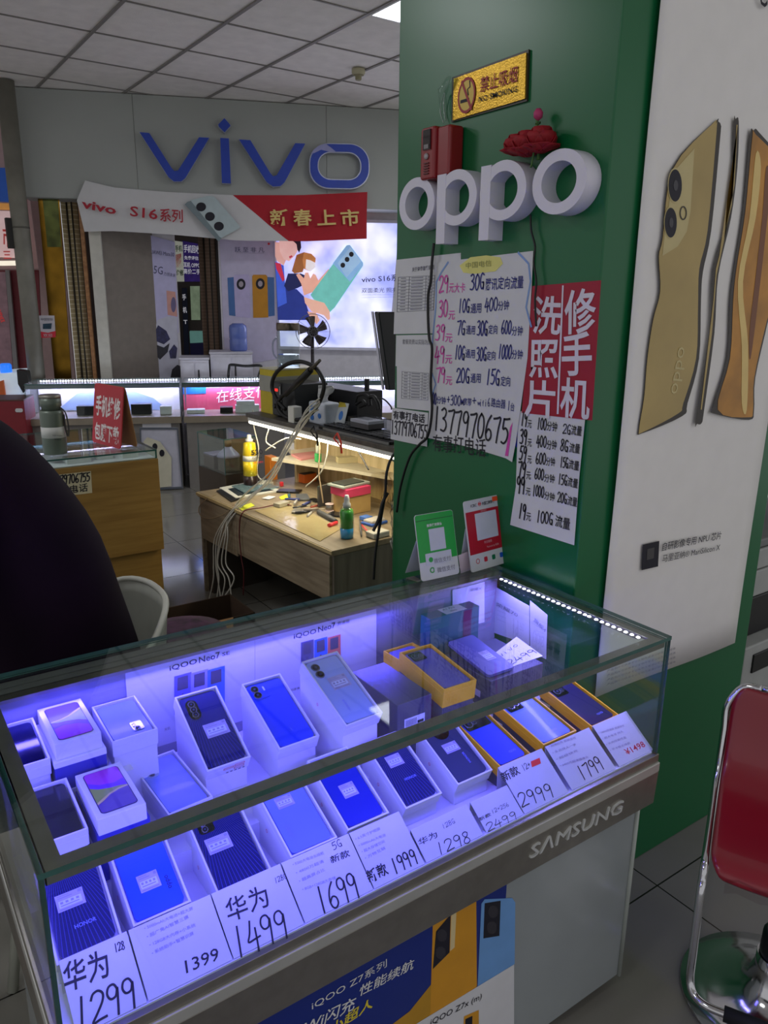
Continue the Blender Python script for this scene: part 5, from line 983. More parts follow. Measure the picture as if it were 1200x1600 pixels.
hz = PD(.30); cp = [(449, 600), (438, 612), (430, 632), (434, 645)]
pts = [PD(.29).at(*p) for p in ((446, 640), (433, 625), (425, 605), (430, 585), (447, 570), (470, 565), (492, 574), (504, 592), (506, 607), (498, 630), (484, 648), (464, 656), (444, 650), (434, 636), (438, 622), (452, 612))]
MB().tube(spline(pts, 5), .011, 8).obj('hose', pm('hose_black', (14, 14, 16), .6), t)
MB().tube([PD(.27).at(*p) for p in ((446, 617), (468, 596), (485, 578))], [.013, .020, .018], 10).obj('handle', pm('handle_black', (20, 20, 20), .5), t)
MB().tube([PD(.27).at(*p) for p in ((484, 579), (500, 563))], [.011, .008], 8).obj('nozzle', pm('nozzle_dark', (90, 86, 78), .4, .5), t)
crate('black_device', 'dark box shaped device behind the hot air station on the shelf', (512, 612), .22, .2, .14, pm('device_black', (24, 24, 28), .5), 'device', z=SZ_, rot=.07, bev=.004) if 0 else None
t = thing('black_device', 'dark box shaped device behind the tissue pack on the shelf', 'device', D(.62, .75, SZ_)); MB().fbox(D, .56, .74, .56, 1.06, SZ_, SZ_ + .17).obj('case', pm('device_black', (24, 24, 28), .5), t, bevel=.004); MB().fbox(D, .64, .66, .575, .60, SZ_ + .17, SZ_ + .235).obj('antenna', black, t, bevel=.004)
t = thing('yellow_carton', 'white and yellow carton stack under the glass jar', 'box', D(.52, 1.16, SZ_)); MB().fbox(D, .36, .66, 1.075, 1.25, SZ_, SZ_ + .255).obj('carton', pm('carton_yellow', (190, 170, 40), .6), t, bevel=.002); MB().fbox(D, .357, .663, 1.072, 1.253, SZ_ + .13, SZ_ + .22).obj('label_band', pm('band_grey', (150, 150, 140), .5), t)
MB().fbox(D, .358, .662, 1.073, 1.252, SZ_ + .256, SZ_ + .263).obj('lid', pm('lid_cream', (190, 184, 150), .5), t)
# glass jar
c = D(.50, 1.15, SZ_ + .2640); t = thing('glass_jar', 'clear glass jar of water with a dark metal lid, on the yellow carton', 'jar', c); k = .068
MB().lathe([(k, 0), (k, .008), (k, .20), (k * .93, .215)], c, n=28).obj('jar', glass('jar_glass', (.74, .78, .78), 1, .03), t)
MB().lathe([(k * .92, .010), (k * .92, .075)], c, n=28).obj('water', glass('water', (.82, .88, .90), 1, .02), t)
MB().lathe([(k * .99, .212), (k * 1.0, .218), (k * 1.0, .25), (k * .96, .255)], c, n=28).obj('lid', pm('lid_bronze', (96, 86, 74), .3, .8), t)
MB().tube(spline([c + _r * -(k) + V((0, 0, .17)), c + _r * -(k + .022) + V((0, 0, .14)), c + _r * -(k + .020) + V((0, 0, .08)), c + _r * -k + V((0, 0, .05))], 5), .006, 8).obj('handle', glass('jar_glass', (.74, .78, .78), 1, .03), t)
# tissue pack, card, hub
t = thing('tissue_pack', 'white and blue tissue pack with one tissue pulled up, on the shelf', 'tissue pack', D(.40, .62, SZ_)); f = Fr(D(.36, .735, SZ_), -D.v, D.u)
MB().fbox(f, 0, .16, 0, .10, 0, .12).obj('pack', pm('tissue_white', (206, 212, 224), .5, var=.1), t, bevel=.012, seg=3)
b = MB()
for x, y, r_ in ((.045, .08, .022), (.04, .035, .018), (.11, .05, .016)): MB().poly([Fr(f(0, -.0006, 0), f.u, (0, 0, 1))(*q, .0012) for q in arc(x, y, r_, r_ * .9, 0, 340, 17)]).obj('printed_mark', pm('tissue_blue', (60, 120, 200), .5), t)
b = MB(); rr = random.Random(5); b.grid([[f(.02 + .08 * j / 5 + .01 * i, .05 + .03 * math.sin(j * 2.1 + i), .118 + .018 * i) for j in range(6)] for i in range(6)]); b.obj('tissue', pm('tissue_paper', (216, 216, 216), .8), t, solid=.001)
t = thing('printed_card', 'small card with a blue drop and yellow corner leaning on the tissue pack', 'card', D(.40, .50, SZ_)); b = MB(); f2 = Fr(D(.41, .56, SZ_ + .001), -D.v, D.u * .3 + V((0, 0, 1))); b.fbox(f2, 0, .085, 0, .13, 0, .002); b.obj('card', pm('card_grey', (190, 196, 200), .5), t)
MB().poly([f2(*q, .0028) for q in arc(.04, .06, .018, .025, 0, 340, 17)]).obj('blue_drop', pm('tissue_blue', (60, 120, 200), .5), t); MB().poly([f2(*q, .0028) for q in ((0, .13), (.05, .13), (.07, .11), (0, .10))]).obj('yellow_corner', pm('carton_yellow', (190, 170, 40), .6), t)
t = thing('keyboard', 'black keyboard lying along the desk shelf by the green column', 'keyboard', D(.42, .22, SZ_)); f = Fr(D(.30, .55, SZ_), -D.v, D.u)
MB().fbox(f, 0, .60, 0, .19, 0, .016).obj('case', black, t, bevel=.004)
kb = pm('key_black', (30, 30, 33), .5); protok = None
for r_ in range(4):
    for c_ in range(12):
        if protok is None: protok = MB().fbox(f, .02, .058, .02, .055, .0165, .024).obj('key', kb, t, bevel=.003); continue
        k_ = protok.copy(); COL.objects.link(k_); k_.parent = t; k_.location = f.u * (.046 * c_) + f.v * (.041 * r_)
MB().fbox(f, .06, .60, -.012, -.008, 0, .012).obj('front_lip', pm('lip_grey', (120, 120, 118), .4), t)
t = thing('clear_plastic_box', 'clear plastic box with a white paper inside, on the keyboard', 'box', D(.44, .25, SZ_ + .024)); f = Fr(D(.36, .37, SZ_ + .0245), -D.v, D.u)
b = MB(); slab_ = b.fbox(f, 0, .17, 0, .12, 0, .055); b.obj('shell', glass('box_plastic', (.80, .82, .84), .9, .1), t); MB().fbox(f, .01, .16, .01, .11, .030, .044).obj('paper_inside', pm('paper_pale', (206, 204, 214), .7), t); MB().fbox(f, .01, .16, .01, .11, .004, .030).obj('grey_insert', pm('insert_grey', (96, 90, 92), .6), t)
for i, pts in enumerate((((556, 628), (560, 618), (572, 617), (578, 626), (570, 634)), ((578, 634), (577, 622), (584, 620), (590, 630), (592, 640)), ((590, 622), (600, 624), (610, 634), (612, 640)), ((556, 632), (566, 626), (570, 632), (562, 636)))):
    cable(['coiled black cable heap on the shelf', 'upright black cable loop on the shelf', 'thin dark cable arching toward the monitor', 'small black adapter cable curl on the shelf'][i], [PD(.5).at(*p) for p in pts], [.007, .012, .004, .009][i], bk)
t = thing('monitor', 'black monitor seen edge on beside the green column', 'monitor', D(.60, .05, SZ_)); Q = PD(.45)
A, B_, C_ = Q.at(590, 486), Q.at(598, 484), Q.at(612, 600); dd = (Q.at(613, 602) - Q.at(592, 488)); b = MB(); o1, o2 = Q.at(591, 487), Q.at(608, 610); sd = (D.u * 1 + D.v * -.25).normalized() * .42; th_ = D.v * .035
b.hexa([o2, o2 + sd, o2 + sd + th_, o2 + th_, o1, o1 + sd, o1 + sd + th_, o1 + th_]); b.obj('screen', pm('monitor_black', (16, 17, 22), .3), t, bevel=.006)
MB().hexa([o2 - D.u * .006 + th_, o2 + th_, o2 + th_ * 1.4, o2 - D.u * .006 + th_ * 1.4, o1 - D.u * .006 + th_, o1 + th_, o1 + th_ * 1.4, o1 - D.u * .006 + th_ * 1.4]).obj('bezel', pm('bezel_silver', (190, 190, 204), .3, .5), t)
m_ = (o2 + sd * .5); MB().hexa([V((m_.x - .04, m_.y, SZ_)), V((m_.x + .04, m_.y, SZ_)), V((m_.x + .04, m_.y + .02, SZ_)), V((m_.x - .04, m_.y + .02, SZ_)), V((m_.x - .03, m_.y, o2.z + .05)), V((m_.x + .03, m_.y, o2.z + .05)), V((m_.x + .03, m_.y + .02, o2.z + .05)), V((m_.x - .03, m_.y + .02, o2.z + .05))]).obj('stand', black, t)
# charging cables spilling from the shelf to below the desk
hub = thing('charging_hub', 'white charging block with plugged cables on the shelf edge', 'charger', D(.30, .72, SZ_)); MB().fbox(D, .275, .33, .75, .81, SZ_, SZ_ + .09).obj('body', pm('hub_white', (206, 206, 200), .4), hub, bevel=.005)
starts = [(500, 622), (500, 628), (499, 634), (498, 640), (500, 630), (499, 626)]
for i in range(6):
    s0 = starts[i]; r_ = random.Random(40 + i); g = lambda k: r_.uniform(-k, k)
    pts = [PD(.26).at(*s0), PD(.20).at(478 + g(4), 642 + 4 * i), PD(.20).at(455 + g(5), 690 + g(4)), PD(.16).at(425 + g(6), 742 + g(6)), PD(.06).at(385 + g(8), 780 + g(4)), PD(-.03).at(362 + g(6), 800 + 3 * i), PD(-.05).at(336 + 4 * i, 840), PD(-.05).at(330 + 5 * i + g(5), 880), PD(-.05).at(334 + 6 * i + g(4), 905), PD(-.05).at(336 + g(10) + 4 * i, 938)]
    cable(['lowest white charging cable hanging over the desk edge', 'second white charging cable hanging over the desk edge', 'white charging cable curving widest over the desk edge', 'white charging cable nearest the red wire over the desk edge', 'white charging cable ending highest under the desk', 'white charging cable tangled in the middle of the bundle'][i], pts, .0042, wc, 'charging_cable', 'cable', 'charging cables spilling from the shelf')
cable('thin dark red wire hanging over the desk front', [PZ(.64).at(*p) for p in ((455, 790), (440, 787), (410, 793))] + [PD(-.03).at(*p) for p in ((380, 800), (374, 830), (377, 870), (381, 895), (380, 930))], .0035, pm('wire_maroon', (90, 18, 24), .5))
cable('thin cable looping off the far desk corner', [PZ(.638).at(365, 788)] + [PD(-.03).at(*p) for p in ((352, 802), (330, 810), (314, 806), (311, 793), (320, 782))] + [PZ(.64).at(338, 772)], .003, pm('cable_tan', (150, 130, 100), .5))
for i, (pts, m_) in enumerate(((((395, 640), (397, 668), (404, 700), (402, 740), (412, 752)), wc), (((424, 648), (420, 670), (416, 690), (430, 700)), wc), (((415, 704), (436, 690), (452, 684), (470, 686)), wc), (((522, 660), (530, 672), (556, 700), (576, 734)), bk), (((518, 668), (513, 690), (510, 715), (500, 740), (478, 760)), wc), (((497, 676), (500, 700), (498, 735), (502, 765), (505, 786)), pm('cable_tan', (150, 130, 100), .5)))):
    cable(['white cable dropping at the far end of the lit shelf', 'short white cable under the far end of the shelf', 'white cable lying across the far end of the corner shelf', 'black cable slanting over the cream back board', 'white cable from the clip down to the tool pile', 'tan cable hanging from the black clip'][i], [PD(.35).at(*p) for p in pts], .004, m_)
Q = PY(2.13)
for i, (pts, r_, m_) in enumerate((((( 628, 696), (612, 715), (604, 740), (602, 770), (597, 800), (590, 840), (586, 870), (584, 905)), .005, bk), (((606, 770), (598, 785), (592, 810), (583, 830)), .006, bk), (((612, 718), (622, 726), (626, 745), (622, 770), (616, 790)), .004, wc), (((611, 845), (616, 860), (632, 872), (638, 886), (634, 898)), .005, wc))):
    cable(['black cable falling past the column edge to the floor', 'short black cable beside the meter', 'white cable loop at the column edge', 'white lead plugged into the low socket'][i], [Q.at(*p) for p in pts], r_, m_)
c = PY(2.14).at(632, 886); t = thing('power_socket', 'white socket block with a red switch low beside the green column', 'socket', c); F = Fr(c, (1, 0, 0), (.12, 0, 1)); MB().fbox(F, -.028, .034, -.05, .045, -.03, 0).obj('body', pm('socket_white', (196, 192, 176), .5), t, bevel=.005); MB().fbox(F, -.012, .004, .012, .022, .0, .004).obj('switch', pm('switch_red', (180, 40, 40), .5), t)
# glass case at the desk's far end, with a bottle inside
t = thing('small_glass_case', 'small glass case on a dark base at the far end of the repair desk', 'showcase', D(.25, 1.9, 0))
zt, zb = PD(.25).at(375, 696).z, PD(.25).at(375, 752).z; f = Fr(D(.25, 1.53, 0), D.u, D.v)
MB().fbox(f, 0, .24, 0, .38, 0, zb).obj('base', pm('case_base', (74, 64, 52), .6), t)
b = MB(); slab(b, 0, .24, 0, .006, zb, zt, 'y'); slab(b, 0, .24, .374, .38, zb, zt, 'y'); slab(b, 0, .006, .006, .374, zb, zt, 'x'); slab(b, .234, .24, .006, .374, zb, zt, 'x'); slab(b, 0, .24, 0, .38, zt, zt + .007, 'z'); b.v = [f(p.x, p.y, p.z) for p in b.v]; b.obj('panes', G2, t)
MB().fbox(f, .225, .232, .01, .37, zb, zt - .02).obj('side_board', pm('board_ochre', (150, 116, 66), .6), t)
c = f(.085, .11, zb + .001); t = thing('reed_bottle', 'square glass bottle with a wooden neck inside the small glass case', 'bottle', c); hs = (zt - zb - .02) / .255
MB().lathe([(.072, 0), (.075, .004), (.075, .12 * hs)], c, n=4, smooth=False).obj('liquid', pm('liquid_taupe', (120, 112, 100), .2), t); MB().lathe([(.076, .12 * hs), (.066, .14 * hs), (.026, .19 * hs), (.022, .20 * hs)], c, n=24).obj('shoulder', pm('shoulder_lilac', (186, 180, 206), .3), t); MB().lathe([(.022, .20 * hs), (.022, .25 * hs)], c, n=18).obj('neck', wood('neck_wood', (150, 116, 76), (120, 90, 56)), t)
c = f(.10, .28, zb + .001); t = thing('silver_box', 'silver topped box behind the bottle in the small glass case', 'box', c); MB().fbox(Fr(c, D.u, D.v), -.07, .07, -.07, .08, 0, .08).obj('carton', pm('carton_taupe', (110, 96, 86), .5), t); MB().fbox(Fr(c, D.u, D.v), -.07, .07, -.07, .08, .0805, .09).obj('lid', pm('foil_lilac', (176, 166, 190), .25, .5), t)
# under and before the desk
c = PZ(.0).at(330, 975); t = thing('open_carton', 'dark brown open carton on the floor before the repair desk', 'box', c); f = Fr(PZ(.20).at(274, 986) - V((0, 0, .20)), (1, 0, 0), (0, 1, 0)); cd = pm('carton_brown', (62, 44, 30), .8)
for a in ((0, .42, 0, .006), (0, .42, .30, .306), (0, .006, 0, .306), (.414, .42, 0, .306)): MB().fbox(f, *a, 0, .20).obj('wall', cd, t)
MB().fbox(f, 0, .42, 0, .306, 0, .006).obj('bottom', cd, t); MB().hexa([f(.10, 0, .198), f(.30, 0, .198), f(.26, -.09, .18), f(.12, -.09, .18), f(.10, 0, .202), f(.30, 0, .202), f(.26, -.09, .184), f(.12, -.09, .184)]).obj('flap', cardb, t)

# ------------------------------------------------------------------ sign wall: blue letters and banner
Z3 = lambda X, Y: (200 + X / 3, 170 + Y / 3)
vb = pm('sign_blue', (34, 66, 176), .45); vtrim = pm('sign_trim', (176, 180, 196), .35, .4)
LP = PW(-.085)
def sign_letter(label, pts, inner=None, extra=None):
    o = [LP.at(*Z3(*p)) for p in pts]; c = sum(o, V()) / len(o); t = thing('wall_letter', label, 'letter', c, 'blue letters on the far sign wall'); back = WN * .083
    if inner: 
        i_ = [LP.at(*Z3(*p)) for p in inner]; MB().ring(o, i_, back, 0, False).obj('letter_side', vtrim, t)
        f = lambda q, k: [p - WN * .002 for p in q]; mo = [a.lerp(b, .10) - WN * .001 for a, b in zip(o, i_)]; mi_ = [a.lerp(b, .90) - WN * .001 for a, b in zip(o, i_)]
        MB().ring(mo, mi_, WN * -.006, 0, False).obj('letter_face', vb, t)
    else:
        MB().prism(o, back).obj('letter_side', vtrim, t); MB().prism([p - WN * .001 for p in [c + (q - c) * .985 for q in o]], WN * -.006).obj('letter_face', vb, t)
    return t
sign_letter('blue letter v at the start of the far sign', ((52, 108), (98, 112), (205, 280), (218, 293), (235, 290), (335, 132), (383, 135), (270, 325), (250, 342), (215, 342), (190, 322)))
t = sign_letter('blue letter i with a diamond dot', ((432, 135), (473, 138), (483, 352), (440, 350)))
dt = [LP.at(*Z3(*p)) for p in ((452, 42), (478, 72), (482, 80), (453, 113), (424, 84), (421, 74))]; MB().prism(dt, WN * .083).obj('dot_side', vtrim, t); c = sum(dt, V()) / 6; MB().prism([c + (q - c) * .93 - WN * .001 for q in dt], WN * -.006).obj('dot', vb, t)
sign_letter('blue letter v between the i and the o', ((518, 142), (572, 146), (665, 300), (680, 318), (697, 312), (785, 160), (833, 162), (735, 345), (715, 364), (680, 366), (650, 345)))
t = sign_letter('blue letter o with a peeling pale corner', [(x, y + (x - 990) * .02) for x, y in rrect(850, 1132, 162, 376, 92, 8)], [(x, y + (x - 990) * .02) for x, y in rrect(893, 1090, 206, 330, 58, 8)])
MB().poly([PW(-.094).at(*Z3(*p)) for p in ((855, 214), (872, 190), (895, 172), (925, 163), (952, 182), (978, 204), (940, 200), (905, 192), (878, 205))]).obj('peeled_film', pm('peeled_lilac', (150, 152, 200), .4), t)
# cloth banner: top, middle and bottom edges as measured
TOP = [(0, 133, 282), (.10, 178, 293), (.3, 262, 300), (.53, 366, 305), (.75, 468, 305), (1, 574, 300)]; MID = [(0, 120, 313), (.10, 172, 325), (.3, 262, 334), (.53, 374, 341), (.75, 470, 341), (1, 573, 337)]; BOT = [(0, 132, 362), (.10, 176, 361), (.3, 262, 366), (.53, 374, 376), (.75, 480, 377), (1, 573, 373)]
def ev(L, u):
    for a, b in zip(L, L[1:]):
        if u <= b[0] + 1e-9: f = (u - a[0]) / (b[0] - a[0]); return a[1] + (b[1] - a[1]) * f, a[2] + (b[2] - a[2]) * f
def BS(u, v, up=0):
    p = [ev(L, u) for L in (TOP, MID, BOT)]; a, b = (p[0], p[1]) if v < .5 else (p[1], p[2]); f = v * 2 if v < .5 else v * 2 - 1
    return PW(-.035 - .012 * math.sin(u * 21 + v * 3) - .02 * math.sin(u * 8) ** 2 * v - up).at(a[0] + (b[0] - a[0]) * f, a[1] + (b[1] - a[1]) * f)
t = thing('cloth_banner', 'red and white cloth banner hung under the blue letters', 'banner', BS(.5, .5))
ub = lambda v: .525 + .165 * v
def BB(s, v): return (ub(v) * s, v) if s <= 1 else (ub(v) + (1 - ub(v)) * (s - 1), v)
MB().grid([[BS(*BB(j / 20, i / 10)) for j in range(21)] for i in range(11)]).obj('cloth', pm('banner_pale', (208, 208, 210), .8, var=.02), t)
MB().grid([[BS(*BB(1 + j / 16, i / 10)) for j in range(17)] for i in range(11)]).obj('red_half', pm('banner_red', (176, 18, 36), .7), t)
Q = PW(-.085); b = MB(); b.ptext('vivo', (127, 324), (181, 335), Q, weight=.03, tall=.105); b.ptext('S16', (203, 337), (246, 343), Q, weight=.015, tall=.125); b.ptext('\u7cfb\u5217', (250, 344), (286, 346), Q, weight=.015, tall=.125); b.obj('red_lettering', pm('banner_ink', (170, 20, 44), .6), t)
b = MB()
for s_, x in (('\u65b0', 423), ('\u6625', 459), ('\u4e0a', 496), ('\u5e02', 533)): b.ptext(s_, (x, 351), (x + 29, 349.5), Q, weight=.02, tall=.160)
b.obj('gold_lettering', pm('banner_gold', (222, 196, 120), .5), t)
Z4 = lambda X, Y: (100 + X / 4, 260 + Y / 4)
MB().poly([Q.at(*Z4(*p)) for p in ((755, 238), (770, 222), (800, 212), (985, 448), (968, 472))]).obj('printed_edge', pm('mint_edge', (120, 136, 142), .5), t)
MB().poly([Q.off(.002).at(*Z4(*p)) for p in ((790, 212), (900, 184), (932, 186), (950, 200), (1095, 370), (1098, 385), (985, 447), (972, 440))]).obj('printed_phone', pm('mint_phone', (180, 196, 200), .5), t)
for X, Y in ((857, 253), (912, 313), (968, 374)): MB().poly([Q.off(.004).at(*Z4(*p)) for p in arc(X, Y, 31, 28, 0, 340, 17)]).obj('printed_lens', ink, t)
# light box
LB = PW(.34)
def cloudmat(name, c1, c2, emit, scale=2.2):
    m = pm(name, c1, .4, var=.05, emit=emit); nt = m.node_tree; r = nt.nodes['Color Ramp']; r.color_ramp.elements[0].color = lin(c1); r.color_ramp.elements[1].color = lin(c2); r.color_ramp.elements[0].position = .38; r.color_ramp.elements[1].position = .62; nt.nodes['Noise Texture'].inputs['Scale'].default_value = scale; return m
t = thing('light_box', 'backlit light box showing a man, a dog and a mint phone', 'light box', LB.at(530, 540))
P0 = [LB.at(*p) for p in ((430, 345), (624, 349), (607, 544), (438, 541))]
MB().prism(P0, WN * .075).obj('graphic', cloudmat('lit_clouds', (150, 158, 232), (226, 228, 255), .95), t)
b = MB(); o = [P0[0] + WD * -.02 + V((0, 0, .03)), P0[1] + WD * .02 + V((0, 0, .03)), P0[2] + WD * .02 - V((0, 0, .03)), P0[3] - WD * .02 - V((0, 0, .03))]; b.ring(o, P0, WN * .078, 0, False); b.obj('frame', pm('frame_pale', (206, 206, 222), .4), t)
Zr = lambda X, Y: (230 + X / 3, 340 + Y / 3)
lbm = {}
def lp(name, col, pts, k, em=.55):
    MB().poly([LB.off(.002 * k).at(*Zr(*p)) for p in pts]).obj(name, pm('lit_' + name + '_%d' % k, col, .5, emit=em), t)
lp('printed_jacket', (34, 50, 130), ((600, 215), (640, 300), (655, 330), (700, 335), (735, 370), (765, 470), (760, 480), (612, 480)), 1)
lp('printed_shirt', (60, 90, 200), ((600, 205), (640, 225), (645, 300), (655, 400), (612, 420)), 2)
lp('printed_scarf', (190, 40, 70), ((600, 210), (625, 215), (645, 290), (635, 300), (605, 240)), 3)
lp('printed_neck', (222, 170, 160), ((600, 115), (640, 115), (655, 190), (640, 225), (610, 205), (600, 180)), 4)
lp('printed_face', (232, 186, 180), ((618, 100), (690, 100), (702, 130), (708, 150), (700, 165), (690, 180), (665, 205), (640, 195), (622, 160)), 5)
lp('printed_hair', (30, 24, 36), ((668, 100), (718, 100), (722, 140), (712, 165), (704, 150), (700, 125), (690, 115)), 6)
lp('printed_lips', (190, 70, 90), ((664, 182), (678, 176), (682, 184), (668, 192)), 7)
lp('printed_dog_coat', (24, 30, 80), ((660, 262), (720, 262), (762, 280), (745, 310), (705, 330), (660, 345), (642, 320)), 7)
lp('printed_dog_ear', (150, 92, 50), ((700, 175), (735, 162), (752, 190), (728, 255), (690, 262), (678, 250)), 8)
lp('printed_dog_head', (186, 122, 70), ((735, 162), (770, 170), (790, 190), (788, 210), (760, 250), (735, 240), (728, 200)), 9)
lp('printed_dog_muzzle', (232, 226, 230), ((745, 195), (765, 200), (788, 212), (790, 232), (765, 252), (742, 240)), 10)
lp('printed_hand', (230, 170, 150), ((698, 268), (712, 262), (735, 285), (740, 258), (755, 258), (765, 285), (778, 262), (790, 268), (805, 300), (770, 330), (850, 240), (858, 250), (800, 340), (735, 365), (722, 310)), 11)
lp('printed_phone', (110, 190, 180), ((765, 362), (935, 130), (950, 128), (1012, 212), (1012, 225), (880, 420), (850, 450), (830, 455)), 12)
lp('printed_phone_sheen', (130, 176, 220), ((870, 215), (935, 130), (950, 128), (1012, 212), (1012, 225), (950, 300)), 13)
lp('printed_camera', (150, 186, 220), ((892, 215), (952, 138), (1002, 205), (935, 280)), 14)
for i, (X, Y) in enumerate(((957, 172), (937, 196), (917, 223))): lp('printed_lens', (20, 22, 36), arc(X, Y, 11, 12, 0, 340, 13), 15 + i, .1)
lp('printed_fingers', (232, 178, 158), ((735, 372), (830, 400), (855, 440), (858, 475), (848, 482), (828, 458), (770, 440), (740, 400)), 18)
lp('printed_fingers', (226, 170, 150), ((750, 440), (790, 445), (810, 480), (795, 500), (765, 470)), 19)
Q = LB.off(.045); b = MB(); b.ptext('vivo S16\u7cfb\u5217', (565, 441), (636, 437), Q, weight=.01, tall=.075); b.ptext('\u53cc\u9762\u67d4\u5149 \u7167\u4eae\u4f60', (565, 457), (630, 456), Q, tall=.055)
for k in range(2): b.ptext('\u4e00\u4e00\u4e00\u4e00\u4e00\u4e00\u4e00', (565, 462 + 4 * k), (620, 461 + 4 * k), Q, tall=.018)
b.obj('lettering', pm('lb_ink', (70, 70, 110), .6), t)
lamp('light_box_lamp', LB.at(520, 450, .09), 1.1, 9, (.78, .80, 1), (math.radians(-90), 0, math.atan2(WD.y, WD.x)), .9)
# posters on the rear wall
Q = PW(.352); pts = [Q.at(*p) for p in ((343, 374), (436, 374), (438, 560), (352, 575))]
t = thing('wall_poster', 'lilac poster with a pale and a mustard phone, beside the light box', 'poster', pts[2]); MB().prism(pts, WN * .004).obj('sheet', pm('poster_lilac', (196, 190, 216), .6), t)
for nm, q, m_, k in (('printed_side_phone', ((376, 282), (412, 278), (414, 462), (384, 458)), pm('art_teal', (70, 110, 170), .5), 1), ('printed_side_phone', ((560, 278), (595, 280), (598, 460), (565, 464)), pm('art_teal', (70, 110, 170), .5), 1), ('printed_pale_phone', ((405, 275), (412, 268), (475, 266), (480, 275), (484, 470), (414, 465)), pm('art_pale', (190, 180, 220), .5), 2), ('printed_mustard_phone', ((492, 275), (497, 268), (556, 268), (563, 276), (568, 468), (497, 470)), pm('art_mustard', (196, 136, 30), .5), 2)):
    MB().poly([Q.off(.002 * k).at(*Zr(*p)) for p in q]).obj(nm, m_, t)
for X, Y in ((440, 312), (530, 310)): MB().poly([Q.off(.006).at(*Zr(*p)) for p in arc(X, Y, 21, 26, 0, 340, 17)]).obj('printed_lens', ink, t); MB().poly([Q.off(.008).at(*Zr(*p)) for p in arc(X, Y, 11, 14, 0, 340, 17)]).obj('printed_lens_core', pm('art_core', (170, 160, 170), .4), t)
b = MB(); b.ptext('\u8dc3 \u81f3 \u975e \u51e1', (367, 393), (413, 394), Q.off(.002), tall=.055); b.ptext('\u4e00\u4e00\u4e00\u4e00\u4e00\u4e00\u4e00', (368, 396), (413, 397), Q.off(.002), tall=.02); b.obj('lettering', pm('lb_ink', (70, 70, 110), .6), t)
MB().poly([Q.off(.002).at(*p) for p in arc(420, 381, 2, 2, 0, 300, 6)]).obj('red_dot', redp, t)
Q = PW(.402); pts = [Q.at(*p) for p in ((229, 366), (273, 378), (279, 520), (237, 520))]
t = thing('wall_poster', 'white 5G poster on the wall beside the doorway', 'poster', pts[2]); MB().prism(pts, WN * .004).obj('sheet', pm('poster_lav', (196, 192, 230), .6), t)
b = MB(); b.ptext('HUAWEI Mate30', (231, 396), (272, 401), Q.off(.002), tall=.055); b.ptext('5G', (240, 427), (254, 429), Q.off(.002), tall=.11); b.ptext('\u529b\u9886\u672a\u6765', (256, 430), (274, 433), Q.off(.002), tall=.04); b.obj('lettering', pm('lb_ink', (70, 70, 110), .6), t)
MB().poly([Q.off(.002).at(*p) for p in ((260, 454), (274, 456), (277, 495), (262, 492))]).obj('printed_pink_phone', pm('art_pink', (216, 160, 150), .5), t); MB().poly([Q.off(.004).at(*p) for p in arc(271, 476, 4, 12, 0, 340, 17)]).obj('printed_lens', pm('art_plum', (110, 100, 140), .4), t)
pts = [Q.off(.003).at(*p) for p in ((246, 500), (262, 494), (277, 496), (280, 600), (241, 600), (240, 520))]
t = thing('wall_poster', 'torn white poster with dark hexagons below the 5G poster', 'poster', pts[3]); MB().prism(pts, WN * .003).obj('sheet', pm('poster_white2', (200, 200, 216), .6), t)
for k, q in enumerate((((247, 508), (260, 517), (266, 530), (256, 538), (241, 532), (240, 522)), ((240, 537), (256, 543), (265, 536), (262, 550), (250, 562), (240, 552)), ((264, 549), (272, 538), (277, 544), (275, 560), (266, 560)), ((269, 577), (277, 570), (282, 572), (282, 612), (278, 620), (266, 592)))): MB().poly([Q.off(.006 + .001 * k).at(*p) for p in q]).obj('printed_hexagon', pm('hex_%d' % (k % 2), ((44, 44, 86), (30, 28, 40))[k % 2], .4, var=.5, scale=30), t)
# left part: gold panel, folding door, curtain
GP = PW(.10); pts = [GP.at(*p) for p in ((58, 300), (92, 306), (112, 600), (86, 600))]
t = thing('gold_panel', 'polished gold panel between the pole and the folding door', 'panel', pts[2]); MB().prism(pts, WN * .02).obj('lower_panel', pm('gold_mirror', (120, 88, 24), .2, .9, var=.35, scale=5, bump=.2, bscale=6), t)
MB().poly([GP.off(.003).at(*p) for p in ((66, 306), (90, 306), (96, 386), (74, 386))]).obj('upper_panel', pm('gold_green', (70, 76, 34), .25, .7, var=.5, scale=9), t)
t = thing('payment_sticker', 'white and red card payment sticker on the gold panel', 'sticker', GP.at(73, 528)); MB().prism([GP.off(.004).at(*p) for p in ((61, 493), (85, 493), (87, 527), (64, 528))], WN * .002).obj('sheet', pm('sticker_white', (206, 200, 206), .5), t)
MB().poly([GP.off(.006).at(*p) for p in ((63, 518), (75, 520), (87, 517), (87, 527), (64, 528))]).obj('red_band', redp, t); MB().poly([GP.off(.006).at(*p) for p in ((67, 506), (81, 505), (80, 514), (67, 514))]).obj('card_mark', pm('card_teal', (40, 70, 90), .5, var=.4, scale=40), t)
b = MB(); b.ptext('\u4e2d\u56fd\u94f6\u8054', (64, 501), (83, 501), GP.off(.006), tall=.03); b.obj('lettering', greyink, t); b = MB(); b.ptext('\u6b22\u8fce', (68, 526), (82, 526), GP.off(.008), tall=.035); b.obj('welcome', pm('sticker_white', (206, 200, 206), .5), t)
